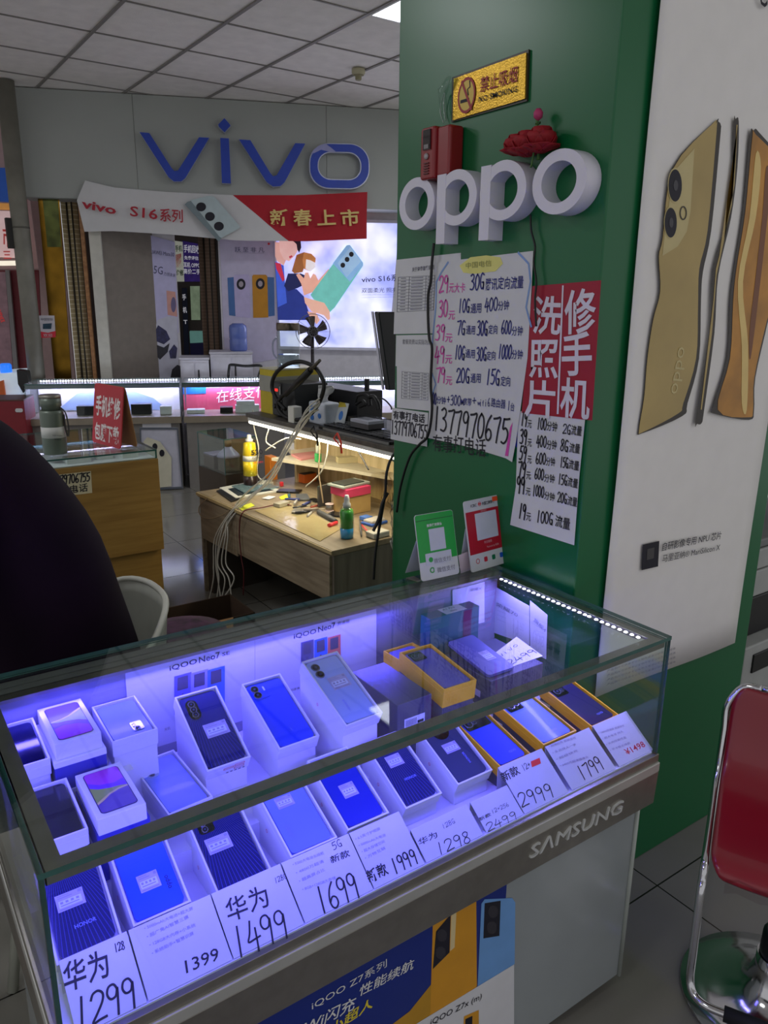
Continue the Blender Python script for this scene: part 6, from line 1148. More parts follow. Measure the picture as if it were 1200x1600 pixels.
def slatmat(name, c1, c2, sc):
    m = pm(name, c1, .7, var=0); nt = m.node_tree; b = nt.nodes['Principled BSDF']; tc = nt.nodes['Texture Coordinate']; wv = nt.nodes.new('ShaderNodeTexWave'); wv.bands_direction = 'Z'; wv.inputs['Scale'].default_value = sc; wv.inputs['Distortion'].default_value = .6; r = nt.nodes.new('ShaderNodeValToRGB'); r.color_ramp.elements[0].position = .86; r.color_ramp.elements[1].position = .95; r.color_ramp.elements[0].color = lin(c1); r.color_ramp.elements[1].color = lin(c2); nt.links.new(tc.outputs['Object'], wv.inputs['Vector']); nt.links.new(wv.outputs['Fac'], r.inputs[0]); nt.links.new(r.outputs[0], b.inputs['Base Color']); return m
def folding(name, label, x0, x1, o, n, amp, mat, px1=None, z0=.02, z1=2.62, cat='folding door'):
    t = thing(name, label, cat, WP((x0 + x1) / 2, o, 0)); pr = []
    for i in range(n + 1): pr.append((x0 + (x1 - x0) * i / n, o + (amp if i % 2 else 0)))
    for i in range(n):
        a, b_ = pr[i], pr[i + 1]; MB().hexa([WP(a[0], a[1], z0), WP(b_[0] - .012, b_[1], z0), WP(b_[0] - .012, b_[1] + .015, z0), WP(a[0], a[1] + .015, z0), WP(a[0], a[1], z1), WP(b_[0] - .012, b_[1], z1), WP(b_[0] - .012, b_[1] + .015, z1), WP(a[0], a[1] + .015, z1)]).obj('slat_panel', mat, t)
        MB().tube([WP(b_[0] - .006, b_[1] - .004, z0), WP(b_[0] - .006, b_[1] - .004, z1)], .008, 6).obj('seam_strip', pm('seam_dark', (40, 34, 26), .6), t)
    return t
s0 = (GP.at(90, 450) - WA).dot(WD); folding('folding_door', 'beige slatted folding door drawn half across the passage', .285, .442, .12, 3, .05, slatmat('bamboo', (164, 148, 112), (206, 194, 164), 7.2))
q = PW(.60); sa, sb = (q.at(313, 450) - WA).dot(WD), (q.at(341, 450) - WA).dot(WD); folding('folding_curtain', 'brown woven folding door at the far doorway', sa, sb, .60, 3, .04, slatmat('woven_brown', (112, 90, 74), (134, 112, 94), 9), cat='folding door')
# rooms beyond the doorway
def flat(name, label, off, px, mat, cat, th=.02, texts=(), tmat=None):
    Q = PW(off); pts = [Q.at(*p) for p in px]; t = thing(name, label, cat, pts[-1]); MB().prism(pts, WN * th).obj('board', mat, t)
    if texts:
        b = MB()
        for s_, A, B_, tl in texts: b.ptext(s_, A, B_, Q.off(.004), weight=.02, tall=tl)
        b.obj('lettering', tmat, t)
    return t
wt = pm('lit_white', (230, 230, 240), .5, emit=.25)
flat('shop_sign', 'purple shop board with white characters seen through the doorway', 2.57, ((285, 376), (314, 382), (315, 440), (288, 440)), pm('board_purple', (52, 34, 108), .5, emit=.25, var=.3), 'sign', .02, (('\u624b\u673a\u56de\u6536', (287, 393), (312, 395), .10), ('\u514d\u8d39\u8bc4\u4f30', (288, 405), (310, 406), .05), ('\u8033\u673a OPPO', (287, 417), (313, 418), .07), ('\u9ad8\u4ef7\u4e8c\u624b', (287, 427), (313, 428), .07)), wt)
flat('shop_sign', 'white and red strip sign at the doorway edge', 2.57, ((272, 376), (286, 378), (288, 440), (275, 440)), pm('board_white', (200, 204, 190), .5, emit=.2), 'sign', .02, (('\u624b\u673a', (274, 392), (285, 392), .08), ('\u7ef4\u4fee', (275, 430), (287, 430), .08)), pm('board_green', (40, 90, 50), .5))
flat('red_notice', 'small red square notice at the doorway edge', 2.57, ((274, 398), (283, 396), (284, 418), (276, 418)), redp, 'notice', .01)
flat('shop_sign', 'narrow dark blue strip sign inside the doorway', 2.57, ((284, 450), (292, 450), (296, 560), (288, 560)), pm('board_navy', (20, 30, 60), .5), 'sign', .02, (('\u624b', (285, 468), (291, 468), .08), ('\u673a', (286, 488), (292, 488), .08), ('T', (287, 506), (293, 506), .07)), wt)
flat('menu_board', 'pale lit notice board beyond the doorway', 2.57, ((297, 447), (312, 447), (313, 500), (299, 500)), pm('board_mint', (150, 170, 140), .5, emit=.2, var=.2), 'notice board', .02)
t = flat('glass_counter', 'small green glass counter far beyond the doorway', 2.0, ((296, 518), (318, 518), (318, 535), (297, 536)), pm('counter_green', (130, 190, 180), .3, emit=.15), 'showcase', .25); MB().prism([PW(2.0).at(*p) for p in ((297, 537), (318, 536), (318, 560), (298, 560))], WN * .25).obj('base', pm('counter_navy', (30, 30, 90), .5), t)
struct(flat('trim_4', '', .9, ((340, 376), (344, 376), (347, 560), (342, 560)), dark, '')) if 0 else None
Q = PW(.5); sa = (Q.at(341, 470) - WA).dot(WD); b = MB(); wbox(b, sa, sa + .03, .46, .54, 0, 2.66); struct(b.obj('trim_4', dark))
# white cupboards, water bottle, fan, chair
def cupboard(label, x0, x1, ytop, off, dep=.4):
    Q = PW(off); a, c = Q.at(x0, ytop), Q.at(x1, ytop); z = (a.z + c.z) / 2; s0, s1 = (a - WA).dot(WD), (c - WA).dot(WD); t = thing('white_cupboard', label, 'cupboard', WP((s0 + s1) / 2, off + dep / 2, 0)); wm = pm('cupboard_white', (198, 196, 206), .5)
    b = MB(); wbox(b, s0, s1, off, off + dep, 0, z); b.obj('body', wm, t, bevel=.006); b = MB(); wbox(b, s0 - .008, s1 + .008, off - .01, off + dep, z, z + .018); b.obj('top', wm, t)
    m_ = (s0 + s1) / 2; b = MB(); wbox(b, s0 + .02, m_ - .006, off - .008, off - .001, .05, z - .03); b.obj('door', wm, t); b = MB(); wbox(b, m_ + .006, s1 - .02, off - .008, off - .001, .05, z - .03); b.obj('door', wm, t); b = MB(); wbox(b, m_ + .03, m_ + .045, off - .02, off - .008, z - .22, z - .10); b.obj('handle', black, t); return t, z
cupboard('white cupboard with scribbled doors by the far doorway', 281, 326, 562, -.16); t, zc = cupboard('white cupboard under the blue water bottle', 328, 394, 553, -.10)
Q = PW(.08); a, c = Q.at(359, 550), Q.at(387, 550); r_ = (c - a).length / 2; c0 = (a + c) / 2; c0.z = zc + .0185
t = thing('water_bottle', 'large blue water dispenser bottle on the white cupboard', 'bottle', c0); hb = Q.at(373, 505).z - c0.z; bl = pm('bottle_blue', (96, 116, 190), .15, coat=.5, alpha=.85)
MB().lathe([(r_ * .9, 0), (r_, .015), (r_, hb * .40), (r_ * .95, hb * .44), (r_, hb * .48), (r_, hb * .82), (r_ * .93, hb * .92), (r_ * .6, hb)], c0, n=26).obj('body', bl, t)
FP = PW(-.45); c = FP.at(489, 518); rf = (FP.at(515.5, 518) - c).length; t = thing('standing_fan', 'dark bladed standing fan in front of the light box', 'fan', V((c.x, c.y, 0)))
nF = -WN; fr = Fr(c, WD, (0, 0, 1), nF)
b = MB()
for rr_ in (1, .28): b.tube([fr(rf * rr_ * math.cos(a * .2094), rf * rr_ * math.sin(a * .2094), .05 * (1 - rr_)) for a in range(31)], .0035, 5)
for k in range(10): a = k * .62832; b.tube([fr(rf * .1 * math.cos(a), rf * .1 * math.sin(a), .05), fr(rf * math.cos(a), rf * math.sin(a), 0)], .0016, 4)
b.obj('guard', pm('guard_grey', (120, 120, 130), .4, .4), t)
for k in range(5):
    a0 = k * 1.2566 + .3; b = MB(); b.grid([[fr(rf * r2 * math.cos(a0 + w_ + .25 * r2), rf * r2 * math.sin(a0 + w_ + .25 * r2), -.02 + w_ * .05) for w_ in (-.38, -.15, .1, .34)] for r2 in (.15, .35, .55, .75, .88)]); b.obj('blade', pm('blade_brown', (52, 42, 44), .4), t, solid=.004)
MB().lathe([(.05, -.10), (.055, -.06), (.045, .02), (.02, .04)], c, nF, 16).obj('motor', pm('fan_dark', (36, 30, 34), .5), t); MB().tube([c - nF * .06, V((c.x, c.y, .03)) - nF * .06], .018, 8).obj('pole', pm('fan_dark', (36, 30, 34), .5), t); MB().lathe([(.17, 0), (.17, .02), (.04, .035)], V((c.x, c.y, 0)) - nF * .06, n=24).obj('base', pm('fan_dark', (36, 30, 34), .5), t)
CP = PW(-.24); t = thing('office_chair', 'black tube backed chair behind the far showcases', 'chair', V((CP.at(383, 585).x, CP.at(383, 585).y, 0))); tp = [CP.at(*p) for p in ((357, 600), (358, 575), (362, 570), (383, 572), (404, 571), (408, 575), (403, 600))]
lo = [tp[0].copy(), tp[-1].copy()]; lo[0].z = lo[1].z = .45
MB().tube(spline([lo[0]] + tp + [lo[1]], 5), .014, 8).obj('back_frame', black, t); m_ = (lo[0] + lo[1]) / 2; f = Fr((m_.x, m_.y, 0), WD, WN); MB().fbox(f, -.22, .22, -.03, .10, .43, .48).obj('seat', pm('seat_black', (26, 26, 30), .7), t, bevel=.02, seg=3)
for a in (-.2, .2):
    for c_ in (-.02, .09): MB().tube([f(a, c_, 0), f(a * .9, c_, .43)], .012, 6).obj('leg', black, t)
# steel pole and the shops to the far left
Q = PW(-.20); c = Q.at(48, 500); t = thing('steel_pole', 'tall grey steel pole from floor to ceiling at the far left', 'pole', V((c.x, c.y, 0))); pg = pm('pole_grey', (128, 126, 116), .55, .3, var=.15, scale=6)
MB().tube([V((c.x, c.y, 0)), V((c.x, c.y, 1.9)), V((c.x, c.y, CEIL - .001))], .076, 20).obj('shaft', pg, t); MB().tube([V((c.x, c.y, 2.345)), V((c.x, c.y, 2.36))], .0785, 20).obj('joint', pm('pole_joint', (90, 88, 80), .6), t)
MB().hexa([V((c.x - .12, c.y - .02, 2.17)), V((c.x - .06, c.y - .02, 2.17)), V((c.x - .06, c.y + .05, 2.17)), V((c.x - .12, c.y + .05, 2.17)), V((c.x - .12, c.y - .02, 2.43)), V((c.x - .06, c.y - .02, 2.43)), V((c.x - .06, c.y + .05, 2.43)), V((c.x - .12, c.y + .05, 2.43))]).obj('junction_box', pm('box_black', (30, 28, 26), .6), t)
def structflat(name, off, px, mat, th=.03): Q = PW(off); return struct(MB().prism([Q.at(*p) for p in px], WN * th).obj(name, mat))
structflat('wall_red', .55, ((9, 422), (60, 422), (70, 640), (-40, 640), (-60, 422)), pm('shop_red', (120, 18, 32), .5))
structflat('trim_5', .45, ((18, 135), (24, 135), (52, 422), (40, 422)), pm('pink_trim', (190, 120, 120), .6))
structflat('wall_pink', 1.6, ((-60, 100), (24, 130), (60, 420), (-60, 420)), pm('pink_shop_wall', (206, 178, 178), .7))
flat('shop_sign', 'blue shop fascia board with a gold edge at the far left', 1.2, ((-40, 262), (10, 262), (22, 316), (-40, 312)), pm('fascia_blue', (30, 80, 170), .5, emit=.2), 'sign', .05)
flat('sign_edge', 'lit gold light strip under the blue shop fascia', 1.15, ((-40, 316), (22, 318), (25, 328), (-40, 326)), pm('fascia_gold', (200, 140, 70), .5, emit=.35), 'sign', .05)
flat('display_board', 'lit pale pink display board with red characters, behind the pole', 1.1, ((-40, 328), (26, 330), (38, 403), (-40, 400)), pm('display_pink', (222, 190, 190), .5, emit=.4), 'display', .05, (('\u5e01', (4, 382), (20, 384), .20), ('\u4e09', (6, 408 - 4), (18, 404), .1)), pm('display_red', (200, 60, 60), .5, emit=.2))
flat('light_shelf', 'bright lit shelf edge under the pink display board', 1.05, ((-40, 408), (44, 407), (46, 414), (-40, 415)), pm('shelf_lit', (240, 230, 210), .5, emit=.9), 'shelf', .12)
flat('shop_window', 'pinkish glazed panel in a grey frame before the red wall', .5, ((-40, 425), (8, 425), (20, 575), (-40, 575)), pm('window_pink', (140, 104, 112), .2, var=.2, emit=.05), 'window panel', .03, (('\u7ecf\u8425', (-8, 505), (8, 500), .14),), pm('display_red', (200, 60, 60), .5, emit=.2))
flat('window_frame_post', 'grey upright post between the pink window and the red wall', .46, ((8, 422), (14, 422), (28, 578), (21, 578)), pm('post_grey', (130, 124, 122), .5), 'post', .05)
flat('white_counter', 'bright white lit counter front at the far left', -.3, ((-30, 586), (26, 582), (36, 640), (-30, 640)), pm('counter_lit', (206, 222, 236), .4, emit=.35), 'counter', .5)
t = flat('orange_picture', 'orange square frame on the white counter at the far left', -.36, ((-14, 600), (5, 594), (9, 622), (-14, 626)), pm('frame_orange', (226, 110, 50), .5), 'frame', .03)
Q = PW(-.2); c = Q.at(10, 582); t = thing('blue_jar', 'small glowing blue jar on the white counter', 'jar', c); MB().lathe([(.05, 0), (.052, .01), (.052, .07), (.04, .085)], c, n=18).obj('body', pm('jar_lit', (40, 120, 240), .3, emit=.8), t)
t = flat('floor_speaker', 'black rounded bag hanging behind the steel pole', -.55, ((26, 578), (42, 580), (46, 606), (36, 614), (28, 600)), black, 'bag', .12)
# red cash box cabinet
Q = PW(-.98); pts = [Q.at(*p) for p in ((-25, 628), (37, 626), (40, 700), (-25, 700))]; c = (pts[1] + pts[0]) / 2; t = thing('red_cabinet', 'dark red metal cabinet with a chrome slot handle beside the far showcase', 'cabinet', V((c.x, c.y, 0)))
sa, sb = (pts[0] - WA).dot(WD), (pts[1] - WA).dot(WD); zt_ = pts[1].z; b = MB(); wbox(b, sa, sb, -.98, -.60, 0, zt_); b.obj('body', pm('cabinet_red', (126, 20, 34), .4), t, bevel=.006); b = MB(); wbox(b, sa, sb, -.985, -.60, zt_, zt_ + .01); b.obj('top', pm('cabinet_top', (90, 60, 52), .5), t)
MB().prism([Q.off(.004).at(*p) for p in rrect(24, 36, 638, 644, 2.6, 4)], WN * -.006).obj('slot_handle', chrome, t)

# ------------------------------------------------------------------ the far row of lit showcases
FLAV = (.60, .55, 1.0)
def far_case(s0, s1, label, k):
    o0, o1 = -.81, -.31; t = thing('far_showcase', label, 'showcase', WP((s0 + s1) / 2, -.56, 0), 'lit showcases along the far wall'); bm_ = pm('base_grey', (126, 122, 118), .45)
    b = MB(); wbox(b, s0 + .02, s1 - .02, o0 + .03, o1 - .02, 0, .63); b.obj('base', bm_, t); b = MB(); wbox(b, s0, s1, o0 - .006, o1, .63, .69); b.obj('rail', pm('rail_tan', (150, 140, 124), .4, .4), t)
    b = MB(); wbox(b, s0 + .01, s1 - .01, o1 - .03, o1 - .02, .69, .99); b.obj('rear_panel', pm('white_laminate', (222, 222, 226), .5), t)
    b = MB(); F_ = Fr(WP(s0, o0, 0), WD, WN); L_ = s1 - s0
    slab(b, 0, L_, 0, .006, .69, .99, 'y'); slab(b, 0, .006, .006, .48, .69, .99, 'x'); slab(b, L_ - .006, L_, .006, .48, .69, .99, 'x'); slab(b, 0, L_, 0, .5, .99, 1.0, 'z'); b.v = [F_(p.x, p.y, p.z) for p in b.v]; b.obj('panes', G2, t)
    b = MB(); wbox(b, s0, s1, o0 + .006, o0 + .012, .955, .989); b.obj('front_trim', pm('trim_glassgrey', (120, 130, 134), .3, .3), t)
    b = MB(); wbox(b, s0 + .03, s1 - .03, o1 - .06, o1 - .035, .968, .978); st = b.obj('led_strip', pm('strip_tape', (214, 214, 208), .5), t)
    n = max(4, int((s1 - s0) / .026)); pr = None
    for i in range(min(n, 90)):
        p = WP(s0 + .05 + (s1 - s0 - .1) * i / (n - 1), o1 - .062, .984)
        if pr is None: pr = MB().lathe([(.004, 0), (.008, .003), (.006, .007), (.001, .009)], p, -WN, 7).obj('led', pm('lit_led_far', (236, 236, 255), .4, var=0, emit=22), st); p_0 = p
        else: o = pr.copy(); COL.objects.link(o); o.location = p - p_0
    lamp('far_strip_lamp', WP((s0 + s1) / 2, o1 - .10, .955), s1 - s0 - .1, 5.5 * (s1 - s0), FLAV, (math.radians(18), 0, math.atan2(WD.y, WD.x)), .02)
    return t
far_case(0, 1.33, 'lit far showcase holding two black boxes, behind the red folded sign', 0); far_case(1.352, 2.30, 'lit far showcase with a pink sheet inside, before the black chair', 1); far_case(2.50, 3.75, 'lit far showcase just left of the green column', 2)
def fbox_thing(name, label, cat, s0, s1, o0, o1, z0, z1, mat, grp=None):
    t = thing(name, label, cat, WP((s0 + s1) / 2, (o0 + o1) / 2, z0), grp); b = MB(); wbox(b, s0, s1, o0, o1, z0, z1); b.obj('body', mat, t, bevel=.003); return t
S = lambda px, py, o: (PW(o).at(px, py) - WA).dot(WD)
fbox_thing('black_speaker', 'long black box in the far showcase, left of the folded sign', 'box', S(120, 640, -.6), S(148, 640, -.6), -.62, -.52, .691, .775, black); fbox_thing('black_speaker', 'long black box in the far showcase, right of the folded sign', 'box', S(205, 640, -.6), S(237, 640, -.6), -.62, -.52, .691, .785, black)
fbox_thing('white_box', 'small white box at the end of the left far showcase', 'box', S(250, 640, -.65), S(268, 640, -.65), -.66, -.56, .691, .765, white)
Q = PW(-.36); pts = [Q.at(*p) for p in ((90, 641), (120, 615), (160, 604), (200, 608), (240, 622), (262, 641))]
t = thing('showcase_backdrop', 'pale blue curved backdrop sheet in the left far showcase', 'sheet', pts[0]); MB().prism([V((p.x, p.y, max(p.z, .692))) for p in pts], WN * .004).obj('sheet', pm('backdrop_blue', (160, 186, 226), .6), t)
Q = PW(-.37); pts = [Q.at(*p) for p in ((291, 607), (424, 603), (424, 640), (291, 642))]; t = thing('pink_sheet', 'pink advert sheet with white brush strokes in the far showcase', 'poster', pts[2]); MB().prism(pts, WN * .004).obj('sheet', pm('sheet_pink', (226, 90, 120), .6), t)
MB().poly([Q.off(.003).at(*p) for p in ((291, 600), (322, 600), (322, 615), (291, 616))]).obj('blue_tab', pm('tab_blue', (40, 120, 210), .5), t); b = MB(); b.ptext('\u5728\u7ebf\u652f\u4ed8', (338, 628), (418, 618), Q.off(.003), tall=.13, shear=.2); b.obj('white_lettering', wt, t)
for i, (x0, x1, z1, m_, lb) in enumerate(((368, 405, .76, white, 'white carton stack in the pink sheet showcase'), (344, 364, .745, black, 'black box beside the white cartons in the pink sheet showcase'), (292, 320, .725, white, 'low white box at the end of the pink sheet showcase'))): fbox_thing('stock_box', lb, 'box', S(x0, 640, -.6), S(x1, 640, -.6), -.64, -.52, .691, z1, m_)
fbox_thing('stock_box', 'smaller white carton on top of the white stack', 'box', S(370, 640, -.6), S(398, 640, -.6), -.63, -.53, .7605, .80, white)
# board leaning under the left showcase
pts = [PW(-.83).at(*p) for p in ((218, 668), (278, 668), (286, 763), (222, 766))]; t = thing('leaning_board', 'white board with a printed pale phone leaning under the far showcase', 'board', pts[3]); MB().prism(pts, WN * .012).obj('board', pm('board_pale', (190, 190, 204), .5), t); Q = PW(-.845)
MB().poly([Q.at(*p) for p in ((224, 690), (230, 683), (250, 690), (268, 715), (268, 760), (246, 762))]).obj('printed_phone', pm('art_cream', (206, 202, 180), .5), t)
for X, Y in ((242, 698), (253, 708)): MB().poly([Q.off(.003).at(*p) for p in arc(X, Y, 4, 5.5, 0, 340, 13)]).obj('printed_lens', ink, t)
b = MB(); b.ring([WP(0, 0, 0) * 0 + p for p in pts], [pts[0].lerp(pts[2], .03), pts[1].lerp(pts[3], .03), pts[2].lerp(pts[0], .03), pts[3].lerp(pts[1], .03)], WN * -.01, 0, False); b.obj('rim', pm('rim_grey', (90, 96, 106), .4), t)
t = fbox_thing('white_slip', 'white paper strip hanging on the far showcase base', 'paper', S(222, 660, -.79), S(267, 660, -.79), -.79, -.785, .575, .66, paper)

# ------------------------------------------------------------------ wooden counter with the folded red sign
wood_c = wood('counter_wood', (156, 122, 62), (138, 104, 50), (3, 3, 40), .45)
t = thing('wooden_counter', 'ochre wooden counter with a thin glass top, holding the red folded sign', 'counter', (.9, 4.2, 0))
MB().bx(.35, 1.305, 3.98, 4.0, .42, .926).obj('front_board', wood_c, t, bevel=.002)
MB().bx(.37, 1.300, 4.02, 4.42, .0, .925).obj('body', wood_c, t)
MB().bx(.37, 1.296, 4.004, 4.42, .9255, .930).obj('lit_floor', pm('white_laminate', (222, 222, 226), .5), t)
b = MB(); slab(b, .36, 1.302, 3.985, 4.43, .967, .975, 'z'); slab(b, .36, 1.302, 3.986, 3.992, .926, .967, 'y'); slab(b, 1.295, 1.302, 3.993, 4.43, .926, .967, 'x'); b.obj('panes', G2, t)
lamp('counter_strip_lamp', (.9, 4.40, .960), .85, 1.6, FLAV, (math.radians(40), 0, 0), .01)
for i, (x0, x1, y0, lb) in enumerate(((1.02, 1.10, 4.08, 'white box inside the wooden counter under the red sign'), (.86, .98, 4.05, 'flat white box inside the wooden counter near the flask'), (1.14, 1.22, 4.05, 'white box inside the wooden counter at its right end'))): boxpar('white_box', lb, x0, x1, y0, y0 + .10, .9305, .955, white, 'box', None)
t = thing('glass_showcase', 'glass topped case standing behind the wooden counter', 'showcase', (.8, 4.8, 0)); MB().bx(.3, 1.24, 4.50, 5.0, 0, .85).obj('base', pm('base_grey', (126, 122, 118), .45), t)
b = MB(); slab(b, .3, 1.24, 4.50, 5.0, .945, .953, 'z'); slab(b, .3, 1.24, 4.50, 4.506, .851, .945, 'y'); slab(b, 1.233, 1.24, 4.507, 5.0, .851, .945, 'x'); slab(b, .3, 1.24, 4.994, 5.0, .851, .945, 'y') if 0 else None; b.obj('panes', G2, t)
# folded sign
g = PZ(.9752); A, B_, C_ = g.at(144, 690), g.at(188, 702), g.at(214, 700); u = (B_ - A).normalized(); w_ = (B_ - A).length; qn = V((-u.y, u.x, 0)); qn = qn if qn.x > 0 else -qn; dp = (C_ - B_).dot(qn); th = math.atan2(dp / 2, .29); v = qn * math.sin(th) + V((0, 0, math.cos(th)))
fr = Fr(A, u, v); hh = (PL(A, u.cross(v)).at(196, 606) - A).dot(v); t = thing('folded_sign', 'red folded board reading phone repair, standing on the wooden counter', 'sign', (A + B_) / 2 + qn * dp / 2)
MB().prism([fr(x, y, 0) for x, y in rrect(0, w_, 0, hh, .02)], fr.n * -.006).obj('red_board', pm('sign_board_red', (170, 22, 38), .5), t)
top = hh * math.sin(th); v2 = qn * -math.sin(th) + V((0, 0, math.cos(th))); f2 = Fr(A + qn * (2 * top + .008), u, v2); MB().prism([f2(x, y, 0) for x, y in rrect(0, w_, 0, hh, .02)], qn * .004).obj('card_back', cardb, t)
b = MB()
for i, s_ in enumerate('\u624b\u673a\u7ef4\u4fee'): b.text(s_, fr, w_ * (.09 + .215 * i), hh * .50, w_ * .22, weight=.03, wide=.95, up=.001) if 0 else b.text(s_, Fr(fr(w_ * (.08 + .215 * i), hh * .50, 0), fr.u, fr.v), 0, 0, hh * .36, weight=.028, wide=w_ * .21 / (hh * .36), up=.001)
for i, s_ in enumerate('\u5305\u819c\u4e0b\u8f7d'): b.text(s_, Fr(fr(w_ * (.08 + .215 * i), hh * .09, 0), fr.u, fr.v), 0, 0, hh * .30, weight=.026, wide=w_ * .21 / (hh * .30), up=.001)
b.obj('lettering', pm('sign_cream', (216, 206, 204), .5), t)
# steel flask
c = g.at(87, 708); t = thing('steel_flask', 'grey green insulated flask with a steel lid and wrist strap on the counter', 'flask', c); fl = pm('flask_green', (98, 108, 98), .4, .3)
r_ = .058; MB().lathe([(r_ * .96, 0), (r_, .006), (r_, .205), (r_ * .93, .222)], c, n=30).obj('body', fl, t); MB().lathe([(r_ * .80, .222), (r_ * .78, .236), (r_ * .88, .242), (r_ * .90, .282)], c, n=30).obj('lid', fl, t); MB().lathe([(r_ * .90, .282), (r_ * .91, .296), (r_ * .82, .300)], c, n=30).obj('lid_rim', steel, t)
MB().lathe([(r_ * 1.008, .085), (r_ * 1.008, .140)], c, n=30).obj('label_band', pm('flask_label', (190, 190, 186), .5), t)
fp = PL(c + V(((CC - c).x, (CC - c).y, 0)).normalized() * r_ * 1.02, V(((CC - c).x, (CC - c).y, 0))); b = MB(); b.ptext('KEEP WARM', (82, 681), (98, 682), fp, tall=.008); b.ptext('\u4fdd\u6e29\u676f', (84, 687), (96, 688), fp, tall=.008); b.obj('lettering', ink, t)
MB().tube(spline([c + _r * (r_ * .8) + V((0, 0, .235)), c + _r * (r_ + .012) + V((0, 0, .21)), c + _r * (r_ + .022) + V((0, 0, .14)), c + _r * (r_ + .016) + V((0, 0, .09)), c + _r * (r_ + .006) + V((0, 0, .12)), c + _r * (r_ + .004) + V((0, 0, .20))], 5), .004, 6).obj('strap', pm('strap_dark', (60, 60, 60), .6), t)
Q = PY(3.979); pts = [Q.at(*p) for p in ((70, 744), (142, 736), (144, 770), (70, 779))]; t = thing('phone_number_note', 'handwritten note taped to the front of the wooden counter', 'notice', sum(pts, V()) / 4); MB().prism(pts, (0, -.0008, 0)).obj('sheet', pm('note_cream', (206, 198, 166), .7), t); b = MB(); hand(b, '13779706755', (75, 758), (141, 752), Q.off(.0015), pen=.13, tall=.045); hand(b, '\u7535\u8bdd', (108, 771), (138, 767), Q.off(.0015), tall=.046, weight=.015); b.obj('handwriting', ink, t)

# ------------------------------------------------------------------ the person seated behind the case
def skinned(name, joints, edges, mat, parent, sub=2, root=0):
    o3 = V(OFF[parent.name]); me = bpy.data.meshes.new(name); me.from_pydata([tuple(V(j[:3]) - o3) for j in joints], edges, [])
    me.materials.append(mat); o = bpy.data.objects.new(name, me); COL.objects.link(o); o.parent = parent
    m_ = o.modifiers.new('skin', 'SKIN'); m_.use_smooth_shade = True
    for i, j in enumerate(joints):
        r_ = j[3]; o.data.skin_vertices[0].data[i].radius = r_ if isinstance(r_, tuple) else (r_, r_)
    o.data.skin_vertices[0].data[root].use_root = True
    q = o.modifiers.new('sub', 'SUBSURF'); q.levels = q.render_levels = sub; return o
PX0, PY0 = .30, 2.02                                              # hips on the chair, facing along the case to the left
t = thing('person', 'person in a dark plum jacket seated on the white shell chair, back rounded', 'person', (PX0, PY0, 0))
sk = pm('skin_tone', (196, 146, 118), .55); jk = pm('jacket_plum', (22, 6, 26), .85, var=.25, scale=5, spec=.15); tr = pm('trousers_black', (16, 16, 20), .9, spec=.2)
J = [(PX0 + .02, PY0, .58, .12), (PX0 + .05, PY0, .75, .10), (PX0 + .02, PY0, 1.0, .10), (PX0 - .06, PY0, 1.24, .10), (PX0 - .19, PY0, 1.43, .055), (PX0 - .29, PY0, 1.52, .06), (PX0 - .35, PY0, 1.62, .10), (PX0 - .37, PY0, 1.74, .095),
     (PX0 - .11, PY0 - .17, 1.35, .045), (PX0 - .22, PY0 - .265, 1.11, .040), (PX0 - .44, PY0 - .20, 1.03, .038), (PX0 - .11, PY0 + .17, 1.35, .045), (PX0 - .22, PY0 + .265, 1.11, .040), (PX0 - .44, PY0 + .18, 1.03, .038),
     (PX0 - .06, PY0 - .11, .56, .085), (PX0 - .42, PY0 - .14, .54, .06), (PX0 - .40, PY0 - .14, .10, .042), (PX0 - .54, PY0 - .15, .045, .036), (PX0 - .06, PY0 + .11, .56, .085), (PX0 - .42, PY0 + .14, .54, .06), (PX0 - .40, PY0 + .14, .10, .042), (PX0 - .54, PY0 + .15, .045, .036)]
E_ = [(0, 1), (1, 2), (2, 3), (3, 4), (4, 5), (5, 6), (6, 7), (3, 8), (8, 9), (9, 10), (3, 11), (11, 12), (12, 13), (0, 14), (14, 15), (15, 16), (16, 17), (0, 18), (18, 19), (19, 20), (20, 21)]
def handjoints(w, side):                                          # palm, thumb and four unequal curled fingers from the wrist
    k = len(J); x, y, z = w; J.append((x - .05, y, z - .005, .022)); E_.append(({-1: 10, 1: 13}[side], k))
    for i, (ln, dy) in enumerate(((.070, -.030), (.080, -.010), (.074, .010), (.058, .028))):
        a = len(J); J.append((x - .085, y + dy, z - .004, .010)); J.append((x - .085 - ln * .5, y + dy * 1.15, z - .012, .009)); J.append((x - .085 - ln * .8, y + dy * 1.15, z - .038, .008)); E_.extend([(k, a), (a, a + 1), (a + 1, a + 2)])
    a = len(J); s_ = -side; J.append((x - .055, y + s_ * .040, z - .008, .011)); J.append((x - .085, y + s_ * .062, z - .020, .009)); E_.extend([(k, a), (a, a + 1)])
UP = lambda z: z if z < 1.0 else 1.0 + (z - 1.0) * 1.17
J = [(x, y, UP(z), r_) for x, y, z, r_ in J]
handjoints((PX0 - .47, PY0 - .19, 1.02), -1); handjoints((PX0 - .47, PY0 + .17, 1.02), 1)
skinned('body', J, E_, sk, t)
